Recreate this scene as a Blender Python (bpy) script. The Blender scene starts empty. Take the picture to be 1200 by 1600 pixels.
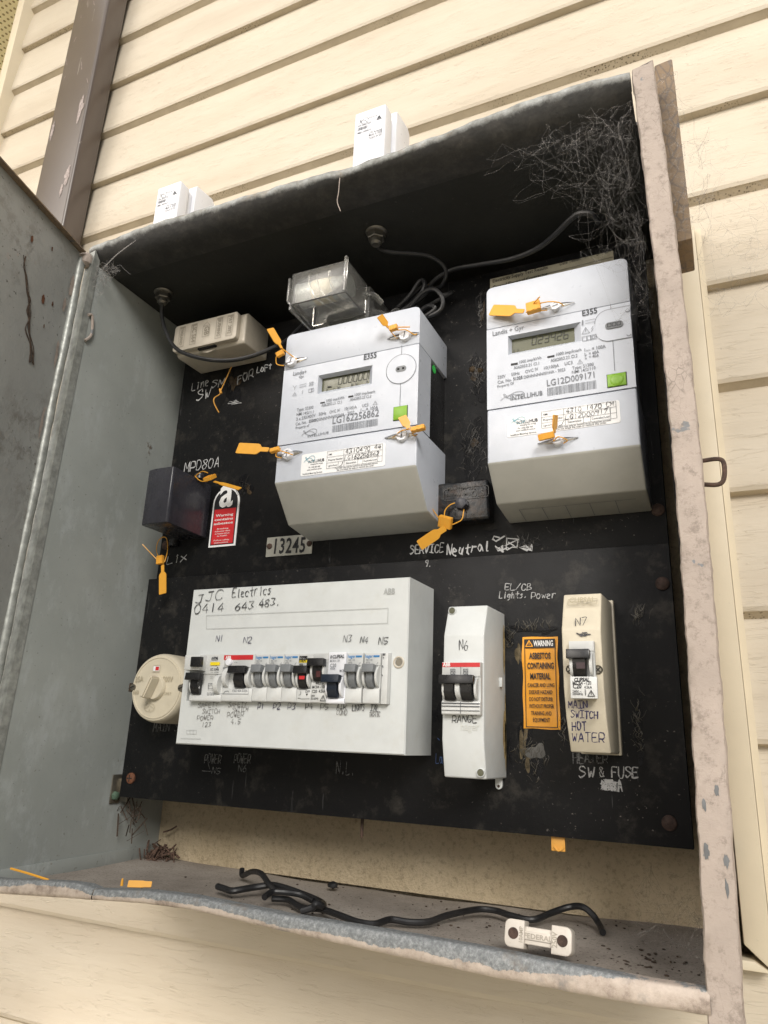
import bpy, bmesh, math, random
from mathutils import Vector, Matrix
random.seed(7)
S = bpy.context.scene
COL = S.collection
# ------------------------------------------------------------------ camera
cam = bpy.data.cameras.new('camera'); camo = bpy.data.objects.new('camera', cam); COL.objects.link(camo)
cam.sensor_fit = 'VERTICAL'; cam.sensor_height = 32.0; cam.sensor_width = 24.0
cam.lens = 1125.178 / 1600.0 * 32.0
cam.clip_start = 0.02; cam.clip_end = 600.0
PIT, YAW, ROL = 0.30099513, -0.44350661, 0.03905774
fw = Vector((math.sin(YAW)*math.cos(PIT), math.cos(YAW)*math.cos(PIT), math.sin(PIT)))
rt = Vector((math.cos(YAW), -math.sin(YAW), 0)); up = rt.cross(fw)
r2 = rt*math.cos(ROL) + up*math.sin(ROL); u2 = up*math.cos(ROL) - rt*math.sin(ROL)
m3 = Matrix((r2, u2, -fw)).transposed()
camo.matrix_world = Matrix.Translation((0.0, -0.642, 1.6)) @ m3.to_4x4()
S.camera = camo
# ------------------------------------------------------------------ light
SUN_EL, SUN_AZ = 29.0, 210.0       # compass-like azimuth of the sun, seen from the box (180 = straight out from the wall)
w = bpy.data.worlds.new('World'); S.world = w; w.use_nodes = True
nt = w.node_tree; nt.nodes.clear()
sky = nt.nodes.new('ShaderNodeTexSky'); sky.sky_type = 'NISHITA'; sky.sun_disc = False
sky.sun_elevation = math.radians(SUN_EL); sky.sun_rotation = math.radians(SUN_AZ)
sky.air_density = 1.0; sky.dust_density = 4.0; sky.ozone_density = 0.6
hs = nt.nodes.new('ShaderNodeHueSaturation'); hs.inputs['Saturation'].default_value = 0.42
bg = nt.nodes.new('ShaderNodeBackground'); bg.inputs['Strength'].default_value = 0.11
wo = nt.nodes.new('ShaderNodeOutputWorld')
nt.links.new(sky.outputs[0], hs.inputs['Color']); nt.links.new(hs.outputs[0], bg.inputs[0]); nt.links.new(bg.outputs[0], wo.inputs[0])
sl = bpy.data.lights.new('sun', 'SUN'); so = bpy.data.objects.new('sun', sl); COL.objects.link(so)
sl.energy = 2.1; sl.angle = math.radians(22); sl.color = (1.0, 0.95, 0.88)
el, az = math.radians(SUN_EL), math.radians(SUN_AZ)
sd = Vector((-math.sin(az)*math.cos(el), math.cos(az)*math.cos(el), math.sin(el)))   # towards the sun: in front of the wall, to the right
so.rotation_euler = sd.to_track_quat('Z', 'Y').to_euler()
S.view_settings.view_transform = 'Standard'; S.view_settings.look = 'None'
S.view_settings.gamma = 1.0; S.view_settings.exposure = 0.42
S.view_settings.use_curve_mapping = False

# ------------------------------------------------------------------ materials
def srgb(r, g, b):
    f = lambda c: (c/12.92 if c <= .04045 else ((c+.055)/1.055)**2.4)
    return (f(r/255), f(g/255), f(b/255), 1)
class NT:
    def __init__(s, name):
        s.m = bpy.data.materials.new(name); s.m.use_nodes = True; s.t = s.m.node_tree
        s.p = s.t.nodes['Principled BSDF']; s.tc = s.t.nodes.new('ShaderNodeTexCoord')
    def n(s, k, **kw):
        o = s.t.nodes.new(k)
        for a, b in kw.items(): setattr(o, a, b)
        return o
    def l(s, a, b): s.t.links.new(a, b)
    def coord(s, sc=(1, 1, 1), rot=(0, 0, 0), uv=False):
        mp = s.n('ShaderNodeMapping'); mp.inputs['Scale'].default_value = sc; mp.inputs['Rotation'].default_value = rot
        s.l(s.tc.outputs['UV' if uv else 'Object'], mp.inputs['Vector']); return mp.outputs[0]
    def noise(s, scale, detail=4, rough=.55, sc=(1, 1, 1), dist=0, rot=(0, 0, 0)):
        o = s.n('ShaderNodeTexNoise'); o.inputs['Scale'].default_value = scale; o.inputs['Detail'].default_value = detail
        o.inputs['Roughness'].default_value = rough; o.inputs['Distortion'].default_value = dist
        s.l(s.coord(sc, rot), o.inputs['Vector']); return o.outputs['Fac']
    def voro(s, scale, feature='F1', sc=(1, 1, 1), rnd=1):
        o = s.n('ShaderNodeTexVoronoi', feature=feature); o.inputs['Scale'].default_value = scale
        s.l(s.coord(sc), o.inputs['Vector']); return o.outputs['Distance']
    def ramp(s, f, stops, interp='LINEAR'):
        r = s.n('ShaderNodeValToRGB'); r.color_ramp.interpolation = interp
        e = r.color_ramp.elements
        while len(e) < len(stops): e.new(0.5)
        for i, (p, c) in enumerate(stops):
            e[i].position = p; e[i].color = c if not isinstance(c, (int, float)) else (c, c, c, 1)
        s.l(f, r.inputs[0]); return r.outputs[0]
    def mix(s, f, a, b, mode='MIX'):
        r = s.n('ShaderNodeMix', data_type='RGBA', blend_type=mode)
        for k, v in ((0, f), (6, a), (7, b)):
            if isinstance(v, (int, float)): r.inputs[k].default_value = v
            elif isinstance(v, tuple): r.inputs[k].default_value = v
            else: s.l(v, r.inputs[k])
        return r.outputs[2]
    def math(s, op, a, b=None):
        r = s.n('ShaderNodeMath', operation=op)
        for k, v in ((0, a), (1, b)):
            if v is None: continue
            if isinstance(v, (int, float)): r.inputs[k].default_value = v
            else: s.l(v, r.inputs[k])
        return r.outputs[0]
    def set(s, **kw):
        for k, v in kw.items():
            i = s.p.inputs[k.replace('_', ' ')]
            if isinstance(v, (int, float, tuple)): i.default_value = v
            else: s.l(v, i)
    def bump(s, h, strength=.3, dist=.001, prev=None):
        b = s.n('ShaderNodeBump'); b.inputs['Strength'].default_value = strength; b.inputs['Distance'].default_value = dist
        s.l(h, b.inputs['Height'])
        if prev is not None: s.l(prev, b.inputs['Normal'])
        s.l(b.outputs[0], s.p.inputs['Normal']); return b.outputs[0]

def plain(name, c, rough=.5, metal=0.0, var=.08, scale=60, bump=0.0, spec=.5, dirt=0.0, dirtc=(.12, .10, .07, 1)):
    t = NT(name)
    n = t.noise(scale, 5)
    lo = tuple(x*(1-var) for x in c[:3])+(1,); hi = tuple(min(1, x*(1+var)) for x in c[:3])+(1,)
    col = t.ramp(n, [(.3, lo), (.7, hi)])
    if dirt:
        d = t.noise(23, 8, .7); dd = t.ramp(d, [(.56, 0.0), (.80, dirt)])
        col = t.mix(dd, col, dirtc)
        d2 = t.noise(420, 3, .6); d2r = t.ramp(d2, [(.68, 0.0), (.74, dirt)])
        col = t.mix(d2r, col, dirtc)
    t.set(Base_Color=col, Metallic=metal, Roughness=t.ramp(t.noise(scale*2.3, 4), [(.3, max(0, rough-.08)), (.7, min(1, rough+.1))]))
    t.p.inputs['Specular IOR Level'].default_value = spec
    if bump: t.bump(t.noise(900, 2), bump, .0004)
    return t.m
M = {}
def mat(k, *a, **kw): M[k] = plain(k, *a, **kw)
mat('white_plastic', (.66, .68, .71, 1), .38, var=.03, dirt=.10)
mat('meter_plastic', (.515, .545, .605, 1), .34, var=.03, bump=.12, dirt=.08)
mat('meter_shaded', (.40, .395, .36, 1), .45, var=.04, bump=.15, dirt=.15)  # meter plastic with shade and ground bounce put into the colour
mat('meter_side', (.50, .52, .53, 1), .4, var=.04, bump=.12, dirt=.12)
mat('board_white', (.60, .62, .615, 1), .42, var=.04, dirt=.28, dirtc=(.40, .36, .26, 1))
mat('breaker_white', (.60, .61, .60, 1), .42, var=.05, dirt=.30, dirtc=(.35, .31, .24, 1))
mat('fresh_white', (.78, .79, .83, 1), .35, var=.02)
mat('cream_plastic', (.58, .525, .41, 1), .40, var=.06, dirt=.35, dirtc=(.38, .30, .18, 1))
mat('bakelite', (.50, .45, .37, 1), .42, var=.08, bump=.2, dirt=.30, dirtc=(.22, .18, .12, 1))
mat('porcelain', (.62, .57, .50, 1), .40, var=.07, bump=.2, dirt=.38, dirtc=(.25, .20, .15, 1))
mat('black_plastic', (.012, .012, .013, 1), .30, var=.2, dirt=.25, dirtc=(.05, .045, .04, 1))
mat('fuse_black', (.030, .030, .038, 1), .28, var=.15, dirt=.3, dirtc=(.06, .055, .05, 1))
mat('grey_toggle', (.17, .18, .19, 1), .42, var=.1, dirt=.2)
mat('navy_toggle', (.012, .018, .032, 1), .32, var=.1)
mat('cable_black', (.013, .013, .014, 1), .42, var=.3, dirt=.35, dirtc=(.09, .08, .07, 1))
mat('yellow_tag', (.74, .36, .04, 1), .42, var=.05)
mat('yellow_dirty', (.66, .33, .06, 1), .5, var=.1, dirt=.5)
mat('red_ink', (.55, .025, .03, 1), .45)
mat('blue_ink', (.03, .20, .48, 1), .45)
mat('teal_ink', (.05, .28, .36, 1), .5)
mat('grey_ink', (.06, .065, .075, 1), .6)
mat('mid_ink', (.17, .18, .20, 1), .6)
mat('black_ink', (.012, .012, .014, 1), .5)
mat('navy_ink', (.015, .012, .06, 1), .5)
mat('pen_ink', (.045, .045, .05, 1), .6, var=.5, scale=300)
mat('faint_ink', (.17, .165, .16, 1), .7, var=.4, scale=300)
mat('emboss_line', (.40, .41, .40, 1), .6)
mat('white_ink', (.80, .80, .79, 1), .5)
mat('paper', (.80, .80, .80, 1), .6, var=.02)
mat('old_card', (.36, .33, .24, 1), .7, var=.15, dirt=.4)
mat('orange_paper', (.80, .34, .012, 1), .42, var=.06)
mat('yellow_band', (.80, .62, .02, 1), .5)
mat('green_button', (.20, .40, .02, 1), .38, var=.06)
mat('green_dot', (.04, .50, .08, 1), .5)
mat('plate_metal', (.42, .41, .36, 1), .42, metal=.35, var=.15, dirt=.5, dirtc=(.12, .10, .07, 1))
mat('bright_metal', (.55, .55, .55, 1), .28, metal=.9, var=.1)
mat('screw_metal', (.24, .22, .18, 1), .42, metal=.8, var=.3, dirt=.4)
mat('rust', (.12, .045, .02, 1), .8, var=.5, scale=200, bump=.8)
mat('rust_dark', (.06, .035, .025, 1), .8, var=.5, scale=300, bump=.8)
mat('gland_metal', (.20, .19, .17, 1), .35, metal=.8, var=.3, dirt=.4)
mat('lcd', (.085, .088, .045, 1), .20, var=.10, scale=30)
mat('lcd_digit', (.010, .012, .008, 1), .4)
mat('lcd_ghost', (.045, .047, .028, 1), .4)
mat('debris', (.05, .033, .022, 1), .9, var=.6, scale=300)
mat('foil', (.50, .49, .45, 1), .4, metal=.1, var=.1)
mat('dark_hole', (.01, .01, .01, 1), .8)
mat('hinge_grey', (.30, .31, .29, 1), .45, metal=.3, var=.3, scale=120, dirt=.5)

def chalk(name, c, thr):
    t = NT(name); n = t.noise(900, 3, .7)
    t.set(Base_Color=t.mix(t.ramp(n, [(thr, 0.0), (thr+.08, 1.0)]), c, (.02, .02, .02, 1)), Roughness=.9); return t.m
M['chalk'] = chalk('chalk', (.36, .36, .36, 1), .56)
M['white_pen'] = chalk('white_pen', (.50, .50, .50, 1), .60)
M['chalk_faint'] = chalk('chalk_faint', (.15, .15, .15, 1), .50)

def siding_mat():
    t = NT('cream_vinyl_siding')
    n = t.noise(3, 5, sc=(1, 1, 6))
    col = t.ramp(n, [(.25, (.495, .425, .33, 1)), (.5, (.555, .49, .39, 1)), (.8, (.605, .54, .44, 1))])
    st = t.noise(14, 6, .65, sc=(.5, 1, 9)); col = t.mix(t.ramp(st, [(.55, 0.0), (.85, .22)]), col, (.46, .37, .25, 1))
    fg = t.noise(26, 7, .72, sc=(.35, 1, 11)); col = t.mix(t.ramp(fg, [(.50, 0.0), (.70, .20)]), col, (.44, .36, .245, 1))
    blo = t.noise(2.2, 6, .65, sc=(1, 1, 2)); col = t.mix(t.ramp(blo, [(.50, 0.0), (.72, .25)]), col, (.47, .385, .27, 1))
    g = t.noise(7, 4, .55, sc=(1, 1, 13), dist=.25)
    line = t.math('PINGPONG', t.math('MULTIPLY', g, 20.0), 1.0)
    ridge = t.ramp(line, [(.0, 1.0), (.15, 0.0)])
    msk = t.ramp(t.noise(26, 3, .5, sc=(.7, 1, 3)), [(.46, 0.0), (.56, 1.0)])
    rr = t.mix(1.0, ridge, msk, 'MULTIPLY')
    col = t.mix(t.math('MULTIPLY', rr, .10), col, (.82, .73, .58, 1))
    sp = t.noise(260, 3, .6); sm = t.noise(18, 4, .6)
    spk = t.mix(1.0, t.ramp(sp, [(.72, 0.0), (.75, 1.0)]), t.ramp(sm, [(.5, 0.0), (.7, 1.0)]), 'MULTIPLY')
    col = t.mix(spk, col, (.09, .06, .035, 1))
    t.set(Base_Color=col, Roughness=.58)
    h2 = t.noise(140, 5, .7, sc=(.5, 1, 2))
    b = t.bump(h2, .30, .0010); b = t.bump(fg, .12, .0010, b); t.bump(rr, .46, .0011, b)
    return t.m
M['siding'] = siding_mat()
def ledge_mat():
    t = NT('dirty_ledge_vinyl')
    n = t.noise(30, 5, sc=(1, 1, 1)); col = t.ramp(n, [(.3, (.47, .395, .29, 1)), (.7, (.57, .49, .37, 1))])
    sp = t.voro(330, sc=(1, 1, 1)); sm = t.noise(9, 4, .6)
    spk = t.mix(1.0, t.ramp(sp, [(.22, 1.0), (.36, 0.0)]), t.ramp(sm, [(.50, 0.0), (.66, .8)]), 'MULTIPLY')
    col = t.mix(spk, col, (.035, .022, .012, 1))
    t.set(Base_Color=col, Roughness=.75); t.bump(t.noise(400, 3), .4, .0008); return t.m
M['ledge'] = ledge_mat()
mat('trim_cream', (.64, .56, .42, 1), .55, var=.06, scale=12, bump=.15, dirt=.10)
def box_paint():
    t = NT('grey_green_box_paint')
    n = t.noise(5, 7, .6); col = t.ramp(n, [(.25, (.235, .255, .242, 1)), (.5, (.295, .315, .30, 1)), (.75, (.365, .385, .37, 1))])
    s = t.noise(16, 9, .78, sc=(1.6, 1.6, .8)); col = t.mix(t.ramp(s, [(.52, 0.0), (.64, .55)]), col, (.40, .425, .43, 1))
    r = t.noise(16, 7, .7); rs = t.ramp(r, [(.66, 0.0), (.70, .9)]); col = t.mix(rs, col, (.13, .10, .075, 1))
    c = t.voro(7, 'DISTANCE_TO_EDGE'); cm = t.noise(4, 4)
    ck = t.mix(1.0, t.ramp(c, [(.0, 1.0), (.010, 0.0)]), t.ramp(cm, [(.58, 0.0), (.64, 1.0)]), 'MULTIPLY')
    col = t.mix(ck, col, (.06, .05, .04, 1))
    f = t.noise(260, 3, .6); col = t.mix(t.ramp(f, [(.66, 0.0), (.72, .6)]), col, (.10, .09, .075, 1))
    t.set(Base_Color=col, Roughness=t.ramp(n, [(.3, .38), (.7, .58)]))
    b = t.bump(t.noise(120, 5), .25, .0008); t.bump(rs, .4, .0008, b); return t.m
M['box_paint'] = box_paint()
def door_paint():
    t = NT('grimy_door_paint')
    n = t.noise(5, 7, .6); col = t.ramp(n, [(.25, (.245, .252, .238, 1)), (.5, (.30, .306, .292, 1)), (.75, (.36, .366, .352, 1))])
    g = t.noise(45, 8, .75); gm = t.noise(6, 4, .6)
    gr = t.mix(1.0, t.ramp(g, [(.48, 0.0), (.60, .8)]), t.ramp(gm, [(.50, .04), (.64, .75)]), 'MULTIPLY')
    col = t.mix(gr, col, (.15, .135, .115, 1))
    pk = t.noise(70, 7, .75); col = t.mix(t.mix(1.0, t.ramp(pk, [(.60, 0.0), (.68, .8)]), t.ramp(gm, [(.48, 0.0), (.60, 1.0)]), 'MULTIPLY'), col, (.36, .30, .26, 1))
    s = t.noise(9, 8, .7, sc=(2.2, 2.2, .7)); col = t.mix(t.ramp(s, [(.56, 0.0), (.72, .5)]), col, (.38, .40, .39, 1))
    f = t.noise(190, 3, .6); col = t.mix(t.ramp(f, [(.66, 0.0), (.71, .8)]), col, (.06, .05, .04, 1))
    t.set(Base_Color=col, Roughness=.5); b = t.bump(t.noise(120, 6, .7), .45, .001); t.bump(gr, .5, .0008, b); return t.m
M['door_paint'] = door_paint()
def ceil_paint():
    t = NT('blackened_box_ceiling')
    n = t.noise(8, 7, .65); col = t.ramp(n, [(.3, (.018, .0185, .0175, 1)), (.65, (.030, .0305, .028, 1)), (.85, (.052, .049, .042, 1))])
    # old flaking zone near the front edge of the sheet
    sx = t.n('ShaderNodeSeparateXYZ'); t.l(t.tc.outputs['Object'], sx.inputs[0])
    edge = t.ramp(t.math('ADD', t.math('MULTIPLY', sx.outputs['Y'], -18.0), t.math('MULTIPLY', t.noise(11, 6, .7), .9)), [(2.45, 0.0), (2.75, .75)])
    k = t.ramp(t.noise(55, 6, .75), [(.45, (.03, .028, .025, 1)), (.64, (.075, .068, .06, 1)), (.78, (.22, .20, .18, 1))])
    col = t.mix(edge, col, k)
    f = t.noise(200, 3, .6); col = t.mix(t.ramp(f, [(.68, 0.0), (.74, .4)]), col, (.10, .09, .08, 1))
    t.set(Base_Color=col, Roughness=.62); t.p.inputs['Specular IOR Level'].default_value = .25; t.bump(t.noise(90, 6, .7), .5, .0012); return t.m
M['ceil_paint'] = ceil_paint()
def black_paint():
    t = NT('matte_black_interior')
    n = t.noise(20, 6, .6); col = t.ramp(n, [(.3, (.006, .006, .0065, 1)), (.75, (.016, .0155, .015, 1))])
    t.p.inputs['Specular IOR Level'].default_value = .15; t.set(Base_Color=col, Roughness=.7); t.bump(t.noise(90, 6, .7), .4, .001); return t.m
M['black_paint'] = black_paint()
def roll_mat():
    t = NT('weathered_roll_shaded_below')
    sx = t.n('ShaderNodeSeparateXYZ'); t.l(t.tc.outputs['UV'], sx.inputs[0])
    n = t.noise(70, 7, .7); gal = t.ramp(n, [(.30, (.10, .10, .09, 1)), (.46, (.24, .245, .23, 1)), (.62, (.36, .375, .37, 1)), (.76, (.50, .51, .50, 1))])
    r = t.noise(21, 6, .7); gal = t.mix(t.ramp(r, [(.55, 0.0), (.66, .75)]), gal, (.26, .21, .15, 1))
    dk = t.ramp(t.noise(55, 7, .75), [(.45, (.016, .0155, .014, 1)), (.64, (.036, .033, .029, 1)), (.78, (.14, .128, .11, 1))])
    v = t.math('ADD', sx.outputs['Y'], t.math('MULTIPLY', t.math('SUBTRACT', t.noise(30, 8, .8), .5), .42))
    col = t.mix(t.ramp(v, [(.36, 0.0), (.52, 1.0)]), gal, dk)  # shade below the crest put into the colour, among dark flaky scabs
    t.set(Base_Color=col, Roughness=.6); t.bump(t.noise(200, 5), .5, .001); return t.m
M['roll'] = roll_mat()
def peel(name, pink=(.41, .345, .30, 1), thr=.60, under=(.17, .185, .20, 1), vs=150, cw=.05, ct=.54):
    t = NT(name)
    n = t.noise(14, 6, .65); col = t.ramp(n, [(.3, (pink[0]*.80, pink[1]*.80, pink[2]*.80, 1)), (.7, (pink[0]*1.08, pink[1]*1.08, pink[2]*1.08, 1))])
    c = t.voro(vs, 'DISTANCE_TO_EDGE', sc=(1.3, 1.3, .7)); cm = t.noise(13, 5, .7)
    ck = t.mix(1.0, t.ramp(c, [(.0, 1.0), (cw, 0.0)]), t.ramp(cm, [(ct, 0.0), (ct+.10, .8)]), 'MULTIPLY')
    col = t.mix(ck, col, (.10, .085, .075, 1))
    ch = t.noise(34, 4, .55, dist=.3); cr = t.ramp(ch, [(thr+.075, 0.0), (thr+.085, 1.0)], 'LINEAR'); col = t.mix(cr, col, under)
    d = t.noise(130, 7, .8); col = t.mix(t.ramp(d, [(.52, 0.0), (.64, .7)]), col, (.19, .155, .13, 1))
    d3 = t.noise(9, 4, .6); col = t.mix(t.ramp(d3, [(.45, 0.0), (.7, .35)]), col, (.26, .22, .19, 1))
    t.set(Base_Color=col, Roughness=.75); b = t.bump(t.noise(240, 5, .7), .5, .001)
    b = t.bump(ck, -.6, .001, b); t.bump(cr, -.5, .001, b); return t.m
M['peel'] = peel('peeling_pink_paint')
M['brown_peel'] = peel('crazed_brown_paint', (.22, .155, .095, 1), .58, (.09, .09, .095, 1), 110, .11, .34)
def lip_mat():
    t = NT('galvanised_lip_with_paint_edge')
    sx = t.n('ShaderNodeSeparateXYZ'); t.l(t.tc.outputs['UV'], sx.inputs[0])
    n = t.noise(190, 7, .8); n2 = t.noise(14, 5, .6)
    gal = t.ramp(t.noise(420, 5, .75), [(.35, (.13, .14, .145, 1)), (.5, (.20, .212, .218, 1)), (.70, (.36, .37, .37, 1))])
    r = t.noise(30, 5, .7); gal = t.mix(t.ramp(r, [(.56, 0.0), (.68, .8)]), gal, (.19, .16, .13, 1))
    pink = t.ramp(t.noise(60, 8, .75), [(.32, (.22, .175, .145, 1)), (.46, (.42, .35, .295, 1)), (.66, (.55, .475, .41, 1))])
    pst = t.noise(26, 6, .7); pink = t.mix(t.ramp(pst, [(.58, 0.0), (.68, .7)]), pink, (.20, .19, .18, 1))
    v = t.math('ADD', sx.outputs['Y'], t.math('MULTIPLY', t.math('SUBTRACT', n, .5), .55))
    v = t.math('ADD', v, t.math('MULTIPLY', t.math('SUBTRACT', n2, .5), .9))
    # paint survives on the whole lip towards its right-hand end
    v = t.math('SUBTRACT', v, t.ramp(sx.outputs['X'], [(.80, 0.0), (.93, .6)]))
    v = t.math('SUBTRACT', v, t.ramp(sx.outputs['X'], [(.20, .25), (.27, 0.0)]))
    col = t.mix(t.ramp(v, [(.40, 0.0), (.43, 1.0)]), pink, gal)
    t.set(Base_Color=col, Roughness=.6); t.bump(v, .7, .0014); return t.m
M['lip'] = lip_mat()
def panel_mat(name, seed):
    t = NT(name)
    n = t.noise(4.5, 7, .65, rot=(seed, 0, seed)); col = t.ramp(n, [(.3, (.0055, .0055, .0062, 1)), (.6, (.0095, .0095, .010, 1)), (.8, (.024, .022, .020, 1))])
    d = t.noise(37, 7, .75, rot=(0, seed, 0)); col = t.mix(t.ramp(d, [(.54, 0.0), (.78, .6)]), col, (.075, .068, .058, 1))
    f = t.noise(330, 3, .6); fm = t.noise(7, 4); sp = t.mix(1.0, t.ramp(f, [(.685, 0.0), (.72, .9)]), t.ramp(fm, [(.45, 0.0), (.65, 1.0)]), 'MULTIPLY')
    col = t.mix(sp, col, (.20, .18, .16, 1))
    sc = t.noise(12, 3, .5, sc=(14, 1, .7), rot=(0, .5+seed, 0)); sr = t.ramp(sc, [(.700, 0.0), (.715, .45), (.73, 0.0)])
    col = t.mix(sr, col, (.13, .13, .13, 1))
    t.set(Base_Color=col, Roughness=t.ramp(t.noise(15, 6, .7), [(.35, .34), (.7, .60)])); t.p.inputs['Specular IOR Level'].default_value = .20; t.bump(t.noise(260, 5, .7), .35, .0006); return t.m
M['panel_low'] = panel_mat('black_asbestos_panel', .3)
M['panel_up'] = panel_mat('black_upper_panel', 1.1)
def floor_mat():
    t = NT('dusty_box_floor')
    n = t.noise(9, 7, .65); col = t.ramp(n, [(.3, (.19, .165, .14, 1)), (.5, (.29, .255, .22, 1)), (.72, (.40, .36, .315, 1))])
    g = t.noise(420, 3, .7); col = t.mix(t.ramp(g, [(.55, 0.0), (.68, .7)]), col, (.07, .05, .04, 1))
    t.set(Base_Color=col, Roughness=.9); t.bump(t.noise(300, 5, .7), .6, .001); return t.m
M['floor'] = floor_mat()
def back_mat():
    t = NT('old_rough_fibre_cladding')
    n = t.noise(12, 7, .65); col = t.ramp(n, [(.3, (.50, .40, .255, 1)), (.6, (.62, .51, .345, 1)), (.8, (.68, .57, .40, 1))])
    g = t.noise(170, 5, .75); col = t.mix(t.ramp(g, [(.50, 0.0), (.68, .6)]), col, (.24, .18, .11, 1))
    t.set(Base_Color=col, Roughness=.9); t.bump(t.noise(170, 7, .75), 1.0, .004); return t.m
M['back'] = back_mat()
def pipe_mat():
    t = NT('brown_grey_downpipe_paint')
    n = t.noise(3, 6, .6); col = t.ramp(n, [(.3, (.085, .066, .055, 1)), (.7, (.12, .098, .084, 1))])
    ch = t.noise(7, 7, .7, sc=(2, 2, 1)); col = t.mix(t.ramp(ch, [(.665, 0.0), (.675, 1.0)]), col, (.30, .25, .22, 1))
    sc = t.noise(6, 3, .5, sc=(16, 4, 1), rot=(.5, 0, 0)); col = t.mix(t.ramp(sc, [(.69, 0.0), (.70, .6), (.71, 0.0)]), col, (.45, .42, .40, 1))
    t.set(Base_Color=col, Roughness=.30); t.bump(t.noise(60, 4), .08, .001); return t.m
M['pipe'] = pipe_mat()
def soffit_mat():
    t = NT('perforated_yellow_soffit')
    v = t.voro(75, rnd=0); v.node.voronoi_dimensions = '2D'; v.node.inputs['Randomness'].default_value = 0.0
    col = t.mix(t.ramp(v, [(.22, 1.0), (.26, 0.0)]), (.95, .87, .58, 1), (.38, .30, .12, 1))
    t.set(Base_Color=col, Roughness=.6); return t.m
M['soffit'] = soffit_mat()
def clear_mat():
    t = NT('clear_fuse_plastic')
    t.set(Base_Color=(.93, .92, .88, 1), Roughness=t.ramp(t.noise(60, 5), [(.4, .04), (.7, .22)]), IOR=1.49)
    t.p.inputs['Transmission Weight'].default_value = .93; return t.m
M['clear'] = clear_mat()
def web_mat():
    t = NT('cobweb_silk'); t.set(Base_Color=(.42, .40, .385, 1), Roughness=.6); t.p.inputs['Alpha'].default_value = .38; return t.m
M['web'] = web_mat()
def ground_mat():
    t = NT('concrete_and_dry_grass')
    n = t.noise(.6, 6); col = t.ramp(n, [(.35, (.44, .405, .32, 1)), (.6, (.36, .33, .25, 1))])
    t.set(Base_Color=col, Roughness=.9); return t.m
M['ground'] = ground_mat()
def svc_mat():
    t = NT('glossy_black_bakelite')
    n = t.noise(70, 7, .7); col = t.mix(t.ramp(n, [(.5, 0.0), (.72, .8)]), (.010, .010, .011, 1), (.085, .05, .03, 1))
    t.set(Base_Color=col, Roughness=.16); t.bump(t.noise(160, 5), .5, .001); return t.m
M['svc'] = svc_mat()
mat('scar', (.10, .078, .045, 1), .45, spec=.2, var=.6, scale=160, bump=.9)
mat('scar_brown', (.055, .038, .022, 1), .4, spec=.2, var=.8, scale=120, bump=.9)
mat('scar_black', (.004, .004, .005, 1), .4, spec=.18, var=.5, scale=160, bump=1)

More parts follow.
